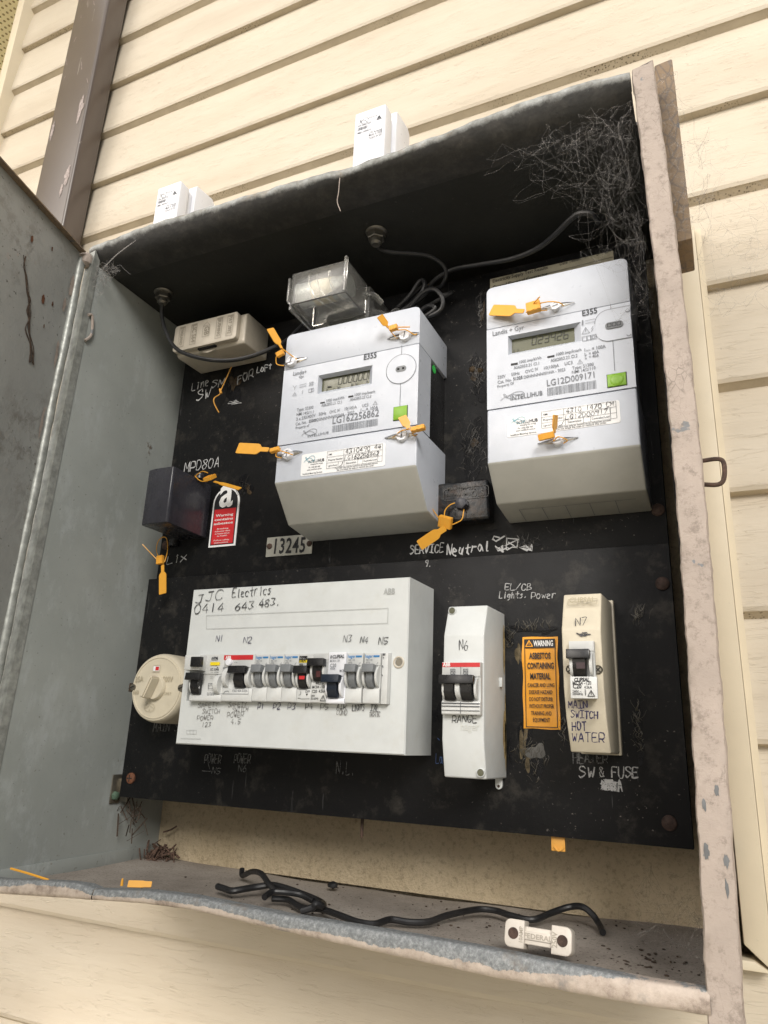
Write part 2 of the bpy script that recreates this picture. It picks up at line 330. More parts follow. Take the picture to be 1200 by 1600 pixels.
# ------------------------------------------------------------------ helpers
def sub(a, b): return (a[0]-b[0], a[1]-b[1], a[2]-b[2])
class MB:
    """collects faces in world metres, builds ONE mesh object"""
    def __init__(s): s.v = []; s.f = []; s.uv = None
    def add(s, v, f):
        o = len(s.v); s.v += [tuple(x) for x in v]; s.f += [tuple(i+o for i in q) for q in f]; return s
    def bm(s, bm):
        bm.verts.index_update(); s.add([v.co[:] for v in bm.verts], [[v.index for v in f.verts] for f in bm.faces]); bm.free(); return s
    def box(s, x0, x1, y0, y1, z0, z1, r=0, seg=2):
        if x0 > x1: x0, x1 = x1, x0
        if y0 > y1: y0, y1 = y1, y0
        if z0 > z1: z0, z1 = z1, z0
        b = bmesh.new(); bmesh.ops.create_cube(b, size=1)
        for v in b.verts: v.co = Vector(((x0+x1)/2+v.co.x*(x1-x0), (y0+y1)/2+v.co.y*(y1-y0), (z0+z1)/2+v.co.z*(z1-z0)))
        if r: bmesh.ops.bevel(b, geom=b.edges[:], offset=r, segments=seg, affect='EDGES', profile=.5)
        return s.bm(b)
    def prism(s, poly, a0, a1, axis='y', r=0, seg=2):
        """poly of 2D points in the plane across axis: y->(x,z), x->(y,z), z->(x,y)"""
        P = {'y': lambda p, a: (p[0], a, p[1]), 'x': lambda p, a: (a, p[0], p[1]), 'z': lambda p, a: (p[0], p[1], a)}[axis]
        b = bmesh.new(); A = [b.verts.new(P(p, a0)) for p in poly]; B = [b.verts.new(P(p, a1)) for p in poly]
        n = len(poly); b.faces.new(A); b.faces.new(B[::-1])
        for i in range(n): b.faces.new((A[i], B[i], B[(i+1) % n], A[(i+1) % n]))
        bmesh.ops.recalc_face_normals(b, faces=b.faces[:])
        if r:
            ed = [e for e in b.edges if e.calc_face_angle(0) > .3]
            bmesh.ops.bevel(b, geom=ed, offset=r, segments=seg, affect='EDGES', profile=.5, clamp_overlap=True)
        return s.bm(b)
    def lathe(s, c, prof, axis=(0, -1, 0), n=24):
        """prof: (radius, height along axis) from centre c"""
        ax = Vector(axis).normalized(); a = ax.orthogonal().normalized(); b = ax.cross(a); c = Vector(c)
        v = []; f = []
        for r, h in prof:
            for k in range(n):
                t = 2*math.pi*k/n; v.append(c+ax*h+(a*math.cos(t)+b*math.sin(t))*r)
        for i in range(len(prof)-1):
            for k in range(n): f.append((i*n+k, i*n+(k+1) % n, (i+1)*n+(k+1) % n, (i+1)*n+k))
        f.append(tuple(range(n))[::-1]); f.append(tuple((len(prof)-1)*n+k for k in range(n)))
        return s.add(v, f)
    def tube(s, pts, r, n=8, smooth=6, taper=None):
        P = [Vector(p) for p in pts]
        if smooth and len(P) > 2:
            pq = []
            for i in range(len(P)-1):
                p0, p1, p2, p3 = P[max(i-1, 0)], P[i], P[i+1], P[min(i+2, len(P)-1)]
                for k in range(smooth):
                    t = k/smooth; pq.append(.5*((2*p1)+(p2-p0)*t+(2*p0-5*p1+4*p2-p3)*t*t+(3*p1-p0-3*p2+p3)*t**3))
            pq.append(P[-1]); P = pq
        nrm = None; v = []; f = []
        for i, p in enumerate(P):
            d = (P[min(i+1, len(P)-1)]-P[max(i-1, 0)])
            if d.length < 1e-9: d = Vector((0, 0, 1))
            d.normalize()
            if nrm is None: nrm = d.orthogonal().normalized()
            nrm = (nrm-d*nrm.dot(d)); nrm = nrm.normalized() if nrm.length > 1e-6 else d.orthogonal().normalized()
            bn = d.cross(nrm); rr = r if taper is None else r*taper(i/(len(P)-1))
            for k in range(n):
                t = 2*math.pi*k/n; v.append(p+(nrm*math.cos(t)+bn*math.sin(t))*rr)
        for i in range(len(P)-1):
            for k in range(n): f.append((i*n+k, i*n+(k+1) % n, (i+1)*n+(k+1) % n, (i+1)*n+k))
        f.append(tuple(range(n))[::-1]); f.append(tuple((len(P)-1)*n+k for k in range(n)))
        return s.add(v, f)
    def quad(s, a, b, c, d): return s.add([a, b, c, d], [(0, 1, 2, 3)])
    def rect(s, x0, x1, z0, z1, y):
        """thin sheet facing -Y"""
        return s.add([(x0, y, z0), (x1, y, z0), (x1, y, z1), (x0, y, z1)], [(0, 1, 2, 3)])
    def build(s, name, m, parent=None, sharp=35, smooth=True):
        me = bpy.data.meshes.new(name)
        if parent is None:
            xs, ys, zs = zip(*s.v); o0 = Vector(((min(xs)+max(xs))/2, (min(ys)+max(ys))/2, min(zs)))
        else:
            o0 = Vector((0, 0, 0)); q = parent
            while q is not None: o0 += q.location; q = q.parent
        me.from_pydata([(v[0]-o0[0], v[1]-o0[1], v[2]-o0[2]) for v in s.v], [], s.f)
        if s.uv:
            L = me.uv_layers.new(name='UVMap')
            for lp in me.loops: L.data[lp.index].uv = s.uv[lp.vertex_index]
        me.materials.append(M[m] if isinstance(m, str) else m); me.validate(); me.update()
        b = bmesh.new(); b.from_mesh(me); bmesh.ops.recalc_face_normals(b, faces=b.faces[:]) if not getattr(s, 'flat', 0) else None
        b.to_mesh(me); b.free()
        if smooth:
            me.shade_smooth(); me.set_sharp_from_angle(angle=math.radians(sharp))
        o = bpy.data.objects.new(name, me); COL.objects.link(o)
        if parent is not None: o.parent = parent
        else: o.location = o0
        return o
def tag(o, label=None, cat=None, group=None, kind=None):
    if label: o['label'] = label
    if cat: o['category'] = cat
    if group: o['group'] = group
    if kind: o['kind'] = kind
    return o
def thing(name, label, cat, loc, group=None):
    o = bpy.data.objects.new(name, None); COL.objects.link(o); o.location = loc; o.empty_display_size = .02
    return tag(o, label, cat, group)
def lerp(a, b, t): return a+(b-a)*t

# ---- printed text
_tc = {}
def glyphs(s, bold=0.0, shear=0.0, space=1.0):
    k = (s, bold, shear, space)
    if k in _tc: return _tc[k]
    cu = bpy.data.curves.new('t', 'FONT'); cu.body = s; cu.size = 1; cu.resolution_u = 2; cu.offset = bold; cu.shear = shear; cu.space_character = space
    cu.fill_mode = 'FRONT'
    o = bpy.data.objects.new('t', cu); COL.objects.link(o)
    dg = bpy.context.evaluated_depsgraph_get(); dg.update()
    me = bpy.data.meshes.new_from_object(o.evaluated_get(dg))
    v = [(p.co.x, p.co.y) for p in me.vertices]; f = [tuple(p.vertices) for p in me.polygons]
    bpy.data.objects.remove(o); bpy.data.curves.remove(cu); bpy.data.meshes.remove(me)
    x0 = min(a for a, b in v); x1 = max(a for a, b in v)
    _tc[k] = ([(a-x0, b) for a, b in v], f, x1-x0); return _tc[k]
def txt(mb, s, L, R, h=None, bold=0.008, shear=0.0, lift=.00025, space=1.0, n=(0, -1, 0)):
    """baseline from L to R (world points); the width is fitted; h = capital height in metres (else proportional)"""
    v, f, wd = glyphs(s, bold, shear, space); L = Vector(L); R = Vector(R); u = (R-L); W = u.length; u.normalize()
    nn = Vector(n).normalized(); vv = nn.cross(u).normalized()*-1
    if vv.z < 0: vv = -vv
    sx = W/wd; sy = sx*1.22 if h is None else h/.70
    mb.flat = 1
    return mb.add([L+u*(a*sx)+vv*(b*sy)+nn*lift for a, b in v], f)
# ---- hand lettering: stroke font on a 4 x 6 grid
HF = {'A': '00 26 40|12 32', 'B': '00 06 26 35 24 03|23 33 42 31 00', 'C': '45 36 16 04 02 10 30 41', 'D': '00 06 26 44 42 20 00', 'E': '46 06 00 40|03 33', 'F': '46 06 00|03 33',
 'G': '45 36 16 04 02 10 30 42 22', 'H': '00 06|40 46|03 43', 'I': '20 26|06 46|00 40', 'J': '16 46|36 31 20 01', 'K': '06 00|46 02 40', 'L': '06 00 40', 'M': '00 06 22 46 40', 'N': '00 06 40 46',
 'O': '16 04 02 10 30 42 44 36 16', 'P': '00 06 36 45 43 32 02', 'R': '00 06 36 45 43 32 02|22 40', 'S': '45 36 16 05 14 33 42 31 10 01', 'T': '06 46|26 20', 'U': '06 02 10 30 42 46', 'V': '06 20 46',
 'W': '06 10 24 30 46', 'X': '06 40|00 46', 'Y': '06 23 46|23 20', 'Z': '06 46 00 40', '0': '16 04 02 10 30 42 44 36 16', '1': '25 26 20', '2': '05 16 36 44 33 00 40', '3': '06 46 23 42 31 10 01',
 '4': '36 02 42|34 30', '5': '46 06 03 33 42 31 10 01', '6': '36 14 02 10 30 42 33 13 02', '7': '06 46 10', '8': '23 05 16 36 45 23 02 10 30 42 23', '9': '43 14 05 16 36 45 43 30', '.': '20 21', ',': '21 10', '/': '00 46',
 '&': '40 05 16 35 13 02 10 30 43', '-': '03 43', 'a': '33 14 02 10 31 34 40', 'c': '43 24 03 01 10 30', 'e': '02 33 24 04 01 10 30', 'g': '34 14 02 11 32 34 30 18', 'h': '06 00|03 24 32 30', 'i': '24 20|25 26',
 'k': '06 00|34 02 30', 'l': '26 21 30', 'n': '04 00|02 24 33 30', 'o': '14 02 10 30 42 34 14', 'r': '04 00|02 14 34', 's': '34 14 13 32 20 00', 't': '26 21 30|04 44', 'u': '04 01 20 33|34 30', 'w': '04 10 23 30 44', 'p': '04 0a|04 33 22 01', 'x': '04 40|00 44'}
def _hc(c): return {'a': -2, '8': 8}.get(c, None)
def hand(mb, s, L, R, h, wd=.0006, jit=.05, lift=.0004, n=(0, -1, 0), seed=1, slant=.12):
    rnd = random.Random(seed); L = Vector(L); R = Vector(R); u = R-L; W = u.length; u.normalize(); nn = Vector(n).normalized(); vv = -nn.cross(u)
    if vv.z < 0: vv = -vv
    N = len(s); adv = W/(N-.25) if N > 1 else W; mb.flat = 1
    for i, ch in enumerate(s):
        if ch == ' ' or ch not in HF: continue
        dy = rnd.uniform(-.06, .06)*h; sc = rnd.uniform(.9, 1.08)
        for st in HF[ch].split('|'):
            pts = []
            for p in st.split():
                gy = -2 if p[1] == 'a' else int(p[1])
                gx = int(p[0])/4*.72+rnd.uniform(-jit, jit); gy = gy/6+rnd.uniform(-jit, jit)
                if gy > 1.2: gy = -.3
                pts.append(L+u*((i+gx+gy*slant)*adv)+vv*(dy+gy*h*sc))
            # smooth a little
            pq = []
            for k in range(len(pts)-1):
                p0, p1, p2, p3 = pts[max(k-1, 0)], pts[k], pts[k+1], pts[min(k+2, len(pts)-1)]
                for t in (0, .25, .5, .75):
                    cr = .5*((2*p1)+(p2-p0)*t+(2*p0-5*p1+4*p2-p3)*t*t+(3*p1-p0-3*p2+p3)*t**3); pq.append(cr.lerp(p1.lerp(p2, t), .45))
            pq.append(pts[-1]); line(mb, pq, wd*rnd.uniform(.70, 1.12), nn, lift, .30)
def hw(par, mk, *a, nm='handwriting', **k):
    m = MB(); hand(m, *a, **k); return m.build(nm, mk, par, smooth=False)
_ln = [0]
def line(mb, pq, wd, nn=(0, -1, 0), lift=.0004, vary=0):
    _ln[0] = (_ln[0]+1) % 24; lift += _ln[0]*8e-6
    nn = Vector(nn); pq = [Vector(q) for q in pq]; v = []
    for k, q in enumerate(pq):
        d = pq[min(k+1, len(pq)-1)]-pq[max(k-1, 0)]
        if d.length < 1e-9: d = Vector((1, 0, 0))
        d.normalize(); side = d.cross(nn).normalized()*(wd/2*(1+vary*math.sin(k*.55+_ln[0]*1.7)+vary*.6*math.sin(k*1.9+_ln[0])))
        if k == 0: q = q-d*wd*.4
        if k == len(pq)-1: q = q+d*wd*.4
        v += [q+side+nn*(lift+k*1.5e-6), q-side+nn*(lift+k*1.5e-6)]
    mb.flat = 1
    mb.add(v, [(2*k, 2*k+1, 2*k+3, 2*k+2) for k in range(len(pq)-1)])
def outline(mb, P, wd, lift=.0003, n=(0, -1, 0)):
    for a, b in zip(P, P[1:]+P[:1]): line(mb, [a, b], wd, n, lift)
def scribble(mb, c, w, h, y, wd=.0006, k=14, seed=3):
    rnd = random.Random(seed); line(mb, [(c[0]+rnd.uniform(-w, w), y, c[2]+rnd.uniform(-h, h)) for _ in range(k)], wd)
def loops_logo(mb, a, b, wd=.0004, lift=.0003):
    """open line emblem of crossing loops, a = lower left, b = upper right"""
    y = a[1]; cx, cz = (a[0]+b[0])/2, (a[2]+b[2])/2; w, h = (b[0]-a[0])/2, (b[2]-a[2])/2
    P = []
    for k in range(61):
        t = 2*math.pi*k/60; P.append((cx+w*(.75*math.cos(t)+.25*math.cos(2*t+.6)), y, cz+h*(.62*math.sin(2*t+.5)+.38*math.sin(t-.4))))
    line(mb, P, wd, lift=lift)
    line(mb, [(cx+w*(-.9+1.7*t), y, cz+h*(-.75+1.9*t*(1-t)*2.0)) for t in [i/12 for i in range(13)]], wd, lift=lift)
def tri_icon(mb, c, r, wd=.0003):
    x, y, z = c; outline(mb, [(x-r, y, z-r*.8), (x+r, y, z-r*.8), (x, y, z+r)], wd); line(mb, [(x, y, z+r*.4), (x, y, z-r*.3)], wd)
SEG = {'0': 'abcdef', '1': 'bc', '2': 'abged', '3': 'abgcd', '4': 'fgbc', '5': 'afgcd', '6': 'afgedc', '7': 'abc', '8': 'abcdefg', '9': 'abfgcd'}
def seg7(mb, ch, x, z, w, h, y, wd=.0006, sl=.12):
    p = {'a': ((0, 1), (1, 1)), 'b': ((1, 1), (1, .5)), 'c': ((1, .5), (1, 0)), 'd': ((0, 0), (1, 0)), 'e': ((0, 0), (0, .5)), 'f': ((0, .5), (0, 1)), 'g': ((0, .5), (1, .5))}
    for s in SEG[ch]:
        (a, b), (c, d) = p[s]; ax, az = lerp(a, c, .08), lerp(b, d, .08); bx, bz = lerp(a, c, .92), lerp(b, d, .92)
        line(mb, [(x+ax*w+az*sl*h, y, z+az*h), (x+bx*w+bz*sl*h, y, z+bz*h)], wd)
def rrect(x0, x1, z0, z1, r, n=5, only=None):
    """rounded rectangle points; only = set of corners to round among 'tr tl bl br'"""
    P = []
    for nm, cx, cz, a0 in (('tr', x1-r, z1-r, 0), ('tl', x0+r, z1-r, 90), ('bl', x0+r, z0+r, 180), ('br', x1-r, z0+r, 270)):
        if only is not None and nm not in only: P.append({'tr': (x1, z1), 'tl': (x0, z1), 'bl': (x0, z0), 'br': (x1, z0)}[nm]); continue
        for k in range(n+1):
            t = math.radians(a0+90*k/n); P.append((cx+r*math.cos(t), cz+r*math.sin(t)))
    return P
def sheet(mb, poly, y): mb.flat = 1; return mb.add([(p[0], y, p[1]) for p in poly][::-1], [tuple(range(len(poly)))])

# ------------------------------------------------------------------ ground, house wall
g = MB(); g.add([(-250, -250, 0), (250, -250, 0), (250, 250, 0), (-250, 250, 0)], [(0, 1, 2, 3)]); tag(g.build('ground', 'ground', smooth=False), kind='structure')

WY = .060          # plane of the siding's lower edges (faces towards -Y)
PITCH = .1107; Z0 = 2.380   # joints at Z0 + 2k*PITCH, soft folds between
def courses(z0, z1):
    """(y,z) outline from low to high, flagged face/ledge"""
    P = []; k0 = int(math.floor((z0-Z0)/PITCH)); k1 = int(math.ceil((z1-Z0)/PITCH)); segs = []
    for k in range(k0, k1+1):
        b = Z0+k*PITCH; t = b+PITCH; soft = k % 2
        ld = .0085 if not soft else .0085; lz = .002 if not soft else .0055
        # lower drip edge (b), face up to the next course's ledge
        segs.append(('f', (WY-.0, b+.0), (WY-.0015, b+.004), (WY+.0035, t-.042), (WY+ld, t-lz)))
        segs.append(('l', (WY+ld, t-lz), (WY+.0015, t-.0005), (WY, t)))
    return segs
def siding(mbf, mbl, x0, x1, z0, z1):
    nx = max(2, int((x1-x0)/.25))
    def clip(a, b):
        (ya, za), (yb, zb) = a, b
        if zb <= z0 or za >= z1: return None
        if za < z0: t = (z0-za)/(zb-za); ya, za = ya+(yb-ya)*t, z0
        if zb > z1: t = (z1-za)/(zb-za); yb, zb = ya+(yb-ya)*t, z1
        return (ya, za), (yb, zb)
    for s in courses(z0, z1):
        mb = mbf if s[0] == 'f' else mbl
        for a, b in zip(s[1:], s[2:]):
            c = clip(a, b)
            if not c: continue
            (ya, za), (yb, zb) = c
            for i in range(nx):
                xa, xb = lerp(x0, x1, i/nx), lerp(x0, x1, (i+1)/nx)
                mb.quad((xa, ya, za), (xb, ya, za), (xb, yb, zb), (xa, yb, zb))
BX0, BX1, BZ0, BZ1 = -.634, .0005, 1.4455, 2.121
XL = -1.208         # left corner of the house
house = thing('house', 'cream vinyl-clad house wall behind the meter box', 'house', (-.3, .1, 0))
F, L_ = MB(), MB()
siding(F, L_, XL, BX0, .15, 4.6); siding(F, L_, BX1, 3.2, .15, 4.6); siding(F, L_, BX0, BX1, BZ1, 4.6); siding(F, L_, BX0, BX1, .15, BZ0)
F.build('siding', 'siding', house, smooth=False); L_.build('siding_ledge', 'ledge', house, smooth=False)
m = MB(); m.box(XL, 3.2, .104, .25, 0, 4.6); m.build('wall_core', 'back', house)
m = MB(); m.box(XL-.021, XL, .042, .30, .1, 4.6, .002); m.build('corner_trim', 'trim_cream', house)
# trim round the box opening: right upright and bottom piece meet in a mitre
J0, J1, JB, JT = -.0065, .0127, 1.4405, 2.112
m = MB(); m.prism([(J0, 1.4575), (J1, JB), (J1, JT), (J0, JT)], .044, .070, 'y', .0015)
m.prism([(J1+.0005, JB), (J1+.006, JB+.002), (J1+.006, JT), (J1+.0005, JT)], .053, .070, 'y')
m.build('box_trim', 'trim_cream', house)
m = MB(); m.prism([(-.64, 1.4405-.0007), (J1-.0007, JB-.0007), (J0+.006, 1.4468), (-.64, 1.4468)], .0445, .070, 'y', .0012); m.build('box_trim', 'trim_cream', house)
# boarded soffit of the side verandah beyond the corner
m = MB(); m.box(-4.5, XL-.0215, -.6, 3.0, 3.30, 3.34); m.build('soffit', 'soffit', house)
m = MB(); m.box(-4.5, XL-.04, .9, 1.0, 0, 3.3); m.build('verandah_wall', 'trim_cream', house)

# downpipe
PX0, PX1, PY = -.995, -.908, .0142
dp = thing('downpipe', 'brown grey rectangular metal downpipe with scraped paint on the siding', 'downpipe', ((PX0+PX1)/2, .04, .1))
m = MB(); m.box(PX0, PX1, PY, WY-.004, .1, 4.5, .006, 4); m.build('pipe', 'pipe', dp)
R = random.Random(2)
for i, (cx_, cz_, rx, rz) in enumerate(((PX1-.0135, 2.615, .0065, .030), (PX1-.013, 2.475, .006, .022), (PX1-.020, 2.445, .003, .014), (PX0+.011, 2.59, .004, .022))):
    m = MB(); P = []
    for k in range(22):
        a = 2*math.pi*k/22; q = R.uniform(.55, 1.15); P.append((cx_+rx*q*math.cos(a), PY-.0006, cz_+rz*q*math.sin(a)))
    m.v = [(cx_, PY-.0007, cz_)]+P; m.f = [(0, 1+k, 1+(k+1) % 22) for k in range(22)]; m.flat = 1
    m.build('scraped_patch', plain('bare_scrape', (.30, .25, .235, 1), .6, var=.4, scale=200) if i == 0 else bpy.data.materials['bare_scrape'], dp, smooth=False)
for i in range(9):
    x_, z_ = R.uniform(PX0+.01, PX1-.008), R.uniform(2.62, 2.95); m = MB(); a = R.uniform(-1, 1); l = R.uniform(.006, .022); line(m, [(x_, PY, z_), (x_+l*math.sin(a)*.5, PY, z_+l)], .0012); m.build('scratch', bpy.data.materials['bare_scrape'], dp, smooth=False)
for z in (.8, 3.7):
    m = MB(); m.box(PX0-.012, PX1+.012, PY-.0012, WY-.002, z, z+.03); m.build('strap', 'pipe', dp)

# ------------------------------------------------------------------ the meter box
WL, WR = -.624, -.0205       # inner faces of the side walls
YF, YB = -.141, .088         # front opening, back
ZC, ZF = 2.113, 1.4565       # ceiling, floor
box = thing('meter_box', 'open weathered metal meter box recessed in cream siding', 'meter box', (-.32, 0, ZF))
YFL = -.151                  # the left wall leans out slightly towards its foot
def wallL(zz): return lerp(YF, YFL, (ZC-zz)/(ZC-ZF))
m = MB()
N = 12
for i in range(N):
    za, zb = lerp(ZF, ZC, i/N), lerp(ZF, ZC, (i+1)/N)
    for x in (WL, WL-.0015):
        m.quad((x, wallL(za), za), (x, YB, za), (x, YB, zb), (x, wallL(zb), zb))
    m.quad((WL, wallL(za), za), (WL-.0015, wallL(za), za), (WL-.0015, wallL(zb), zb), (WL, wallL(zb), zb))
m.build('side_wall', 'box_paint', box)
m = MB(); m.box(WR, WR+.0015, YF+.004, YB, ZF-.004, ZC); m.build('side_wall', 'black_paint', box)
m = MB(); m.box(WL-.001, WR+.001, YB, YB+.010, ZF-.003, ZC+.001); m.build('back_wall', 'back', box)
# ceiling sheet, gently sagging
m = MB(); nx, ny = 24, 8
for i in range(nx+1):
    for j in range(ny+1):
        x = lerp(WL-.001, WR+.001, i/nx); y = lerp(YF+.0335, YB, j/ny)
        m.v.append((x, y, ZC+.0015*math.sin(i*.7)*math.sin(math.pi*j/ny)))
for i in range(nx):
    for j in range(ny): a = i*(ny+1)+j; m.f.append((a, a+1, a+ny+2, a+ny+1))
m.build('ceiling', 'ceil_paint', box)
m = MB(); m.box(WL-.004, WR+.004, YF+.036, YB, ZC+.003, ZC+.006); m.build('top_sheet', 'roll', box)
# rolled top edge, dented: (x, z of its crest)
top = [(-0.6324, -0.1410, 2.1391), (-0.5453, -0.1410, 2.1441), (-0.4683, -0.1410, 2.1414), (-0.3389, -0.1410, 2.1377), (-0.2875, -0.1410, 2.1330), (-0.2529, -0.1410, 2.1344), (-0.1876, -0.1410, 2.1377), (-0.1269, -0.1410, 2.1430), (-0.0705, -0.1410, 2.1431), (-0.0275, -0.1410, 2.1383)]
def crest(x):
    for a, b in zip(top, top[1:]):
        if x <= b[0]: return lerp(a[2], b[2], (x-a[0])/(b[0]-a[0]))
    return top[-1][2]
R = random.Random(6); m = MB(); m.uv = []; prof = [(.034, -.026), (.022, -.0245), (.012, -.0215), (.004, -.0165), (-.0015, -.0105), (-.0030, -.006), (-.0015, -.002), (.003, 0), (.009, -.002), (.013, -.008)]; pv = (1.2, 1.0, .85, .68, .50, .36, .2, .05, 0, 0)
n = 150; k = len(prof)
for i in range(n+1):
    x = lerp(-.634, -.0265, i/n); c = crest(x); wob = .0006*math.sin(i*.5)+.0004*math.sin(i*1.2)
    for (dy, dz), vv_ in zip(prof, pv):
        z = c+dz+wob*(1 if dz > -.02 else 0)
        if dz < -.0255: z = ZC
        elif dz < -.023: z = ZC+.0010
        elif dz < -.020: z = ZC+.0035
        elif dz < -.016: z = lerp(z, ZC+.0085, .7)
        z += R.gauss(0, .00010) if -.02 < dz < -.004 else 0
        m.v.append((x, YF+dy, z)); m.uv.append((x, vv_))
for i in range(n):
    for j in range(k-1): a = i*k+j; m.f.append((a, a+1, a+k+1, a+k))
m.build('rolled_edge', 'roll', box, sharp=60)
m = MB(); m.box(WL+.0002, WL+.0017, YF-.004, YB, ZF-.001, ZF+.0125, .0004); m.build('floor_flange', 'box_paint', box)
# front lip of the floor: bowed rolled band (top and bottom edges along x)
lt = [(-0.6006, -0.1410, 1.4658), (-0.5538, -0.1410, 1.4702), (-0.5166, -0.1410, 1.4727), (-0.4990, -0.1410, 1.4727), (-0.4872, -0.1410, 1.4706), (-0.4367, -0.1410, 1.4753), (-0.3889, -0.1410, 1.4766), (-0.3019, -0.1410, 1.4741), (-0.2258, -0.1410, 1.4741), (-0.1582, -0.1410, 1.4735), (-0.0981, -0.1410, 1.4715), (-0.0562, -0.1410, 1.4705), (-0.0253, -0.1410, 1.4708)]
lb = [(-0.5975, -0.1410, 1.4549), (-0.5508, -0.1410, 1.4582), (-0.5139, -0.1410, 1.4609), (-0.4967, -0.1410, 1.4619), (-0.4855, -0.1410, 1.4628), (-0.4351, -0.1410, 1.4663), (-0.3876, -0.1410, 1.4675), (-0.3010, -0.1410, 1.4636), (-0.2252, -0.1410, 1.4609), (-0.1583, -0.1410, 1.4585), (-0.0986, -0.1410, 1.4577), (-0.0571, -0.1410, 1.4576), (-0.0257, -0.1410, 1.4584)]
lt = [(-.636, -.141, lt[0][2])]+lt; lb = [(-.636, -.141, lb[0][2])]+lb
def at(L, x):
    for a, b in zip(L, L[1:]):
        if x <= b[0]: return lerp(a[2], b[2], max(0, (x-a[0])/(b[0]-a[0])))
    return L[-1][2]
def lip(x0, x1, n):
    m = MB(); m.uv = []
    pr = [(.010, .95), (.003, .99), (-.0010, 1.0), (-.0026, .93), (-.0036, .60), (-.0040, .30), (-.0034, .08), (-.001, 0), (.012, .02)]
    for i in range(n+1):
        x = lerp(x0, x1, i/n); a, b = at(lt, x), at(lb, x)
        for dy, t in pr: m.v.append((x, YF+dy+.0004*math.sin(i*2.1), lerp(b, a, t))); m.uv.append(((x+.636)/.61, t))
    k = len(pr)
    for i in range(n):
        for j in range(k-1): q = i*k+j; m.f.append((q, q+1, q+k+1, q+k))
    return m
# floor
def floorz(x, y):
    t = (y-YF)/(YB-YF); xx = (x-WL)/(WR-WL); fr = max(0, 1-t/.35)**2
    return lerp(ZF-.0055*math.sin(math.pi*max(0, min(1, xx)))*t, max(ZF, at(lb, x)+.003), fr)
m = MB(); nx, ny = 30, 12
for i in range(nx+1):
    for j in range(ny+1):
        x = lerp(WL-.001, WR+.001, i/nx); y = lerp(YF, YB, j/ny); xx = i/nx
        dip = -.0055*math.sin(math.pi*xx)*(j/ny); fr = max(0, 1-(j/ny)/.35)**2
        m.v.append((x, y, lerp(ZF+dip+.0006*math.sin(i*.9+j*.7), max(ZF, at(lb, x)+.003), fr)))
for i in range(nx):
    for j in range(ny): a = i*(ny+1)+j; m.f.append((a, a+1, a+ny+2, a+ny+1))
m.build('floor', 'floor', box)
lip(-.636, -.4875, 24).build('front_lip', 'lip', box, sharp=60)
lip(-.4862, -.0245, 60).build('front_lip', 'lip', box, sharp=60)
# right-hand front stile: slightly bowed strip, with a narrow return
def stile(z): t = (z-1.455)/.68; return .0065*math.sin(math.pi*max(0, min(1, t)))
m = MB(); pr = [(-.0272, .012), (-.0268, -.001), (-.0258, -.0026), (-.0200, -.003), (-.0130, -.003), (-.0088, -.0027), (-.0078, -.0012), (-.0076, .013)]
R = random.Random(8); n = 190; k = len(pr)
for i in range(n+1):
    z = lerp(1.4535, 2.1365, i/n); w_ = 1-.10*i/n
    for x, dy in pr: m.v.append((-.0085+(x+.0085)*w_+stile(z)+.0003*math.sin(i*.6+x*500)+(R.gauss(0, .00018) if x < -.024 or x > -.010 else 0), YF+dy+R.gauss(0, .00006), z+(.003 if (i == n and x > -.012) else 0)))
for i in range(n):
    for j in range(k-1): a = i*k+j; m.f.append((a, a+1, a+k+1, a+k))
for i in (0, n): m.f.append(tuple(i*k+j for j in range(k)))
m.build('front_stile', 'peel', box, sharp=50)
R = random.Random(3)
for px_ in ((-0.0187, -0.1443, 1.5681), (-0.0196, -0.1443, 1.5427), (-0.0105, -0.1443, 1.5242), (-0.0095, -0.1443, 1.5386), (-0.0111, -0.1443, 1.5764)):
    m = MB(); rx, rz = R.uniform(.0010, .0020), R.uniform(.002, .0055); m.v = [(px_[0], px_[1]-.0002, px_[2])]+[(px_[0]+rx*R.uniform(.6, 1.2)*math.cos(t), px_[1], px_[2]+rz*R.uniform(.6, 1.2)*math.sin(t)) for t in [2*math.pi*k/16 for k in range(16)]]
    m.f = [(0, 1+k, 1+(k+1) % 16) for k in range(16)]; m.flat = 1; m.build('paint_chip', plain('bare_blue_grey', (.13, .135, .14, 1), .5, var=.2) if 'bare_blue_grey' not in bpy.data.materials else bpy.data.materials['bare_blue_grey'], box, smooth=False)
# outer side of the box, set back behind the stile
m = MB()
for i in range(20):
    za, zb = lerp(1.456, 2.12, i/20), lerp(1.456, 2.12, (i+1)/20); xa, xb = -.0085+stile(za)*.8, -.0085+stile(zb)*.8
    m.quad((xa, YF+.012, za), (xa, .075, za), (xb, .075, zb), (xb, YF+.012, zb))
m.build('outer_side', 'brown_peel', box)
# brown packer at the top right, behind the stile
a_, b_ = (-0.0104, -0.1150, 2.1638), (0.0068, -0.1150, 2.1654); c_, d_ = (0.0078, -0.1150, 1.9812), (-0.0039, -0.1150, 1.9805)
m = MB(); m.prism([(-.0078, d_[2]), (c_[0], c_[2]), (b_[0], b_[2]), (-.0078, a_[2])], -.115, -.070, 'y', .0012); m.build('corner_packer', 'brown_peel', box)
# left frame flange in front of the side wall
m = MB()
for i in range(N):
    za, zb = lerp(ZF, ZC+.016, i/N), lerp(ZF, ZC+.016, (i+1)/N); ya, yb = wallL(za), wallL(zb)
    m.quad((WL-.0135, ya-.001, za), (WL+.0008, ya-.003, za), (WL+.0008, yb-.003, zb), (WL-.0135, yb-.001, zb))
    m.quad((WL+.0008, ya-.003, za), (WL+.0008, ya+.006, za), (WL+.0008, yb+.006, zb), (WL+.0008, yb-.003, zb))
m.build('frame_flange', 'hinge_grey', box)
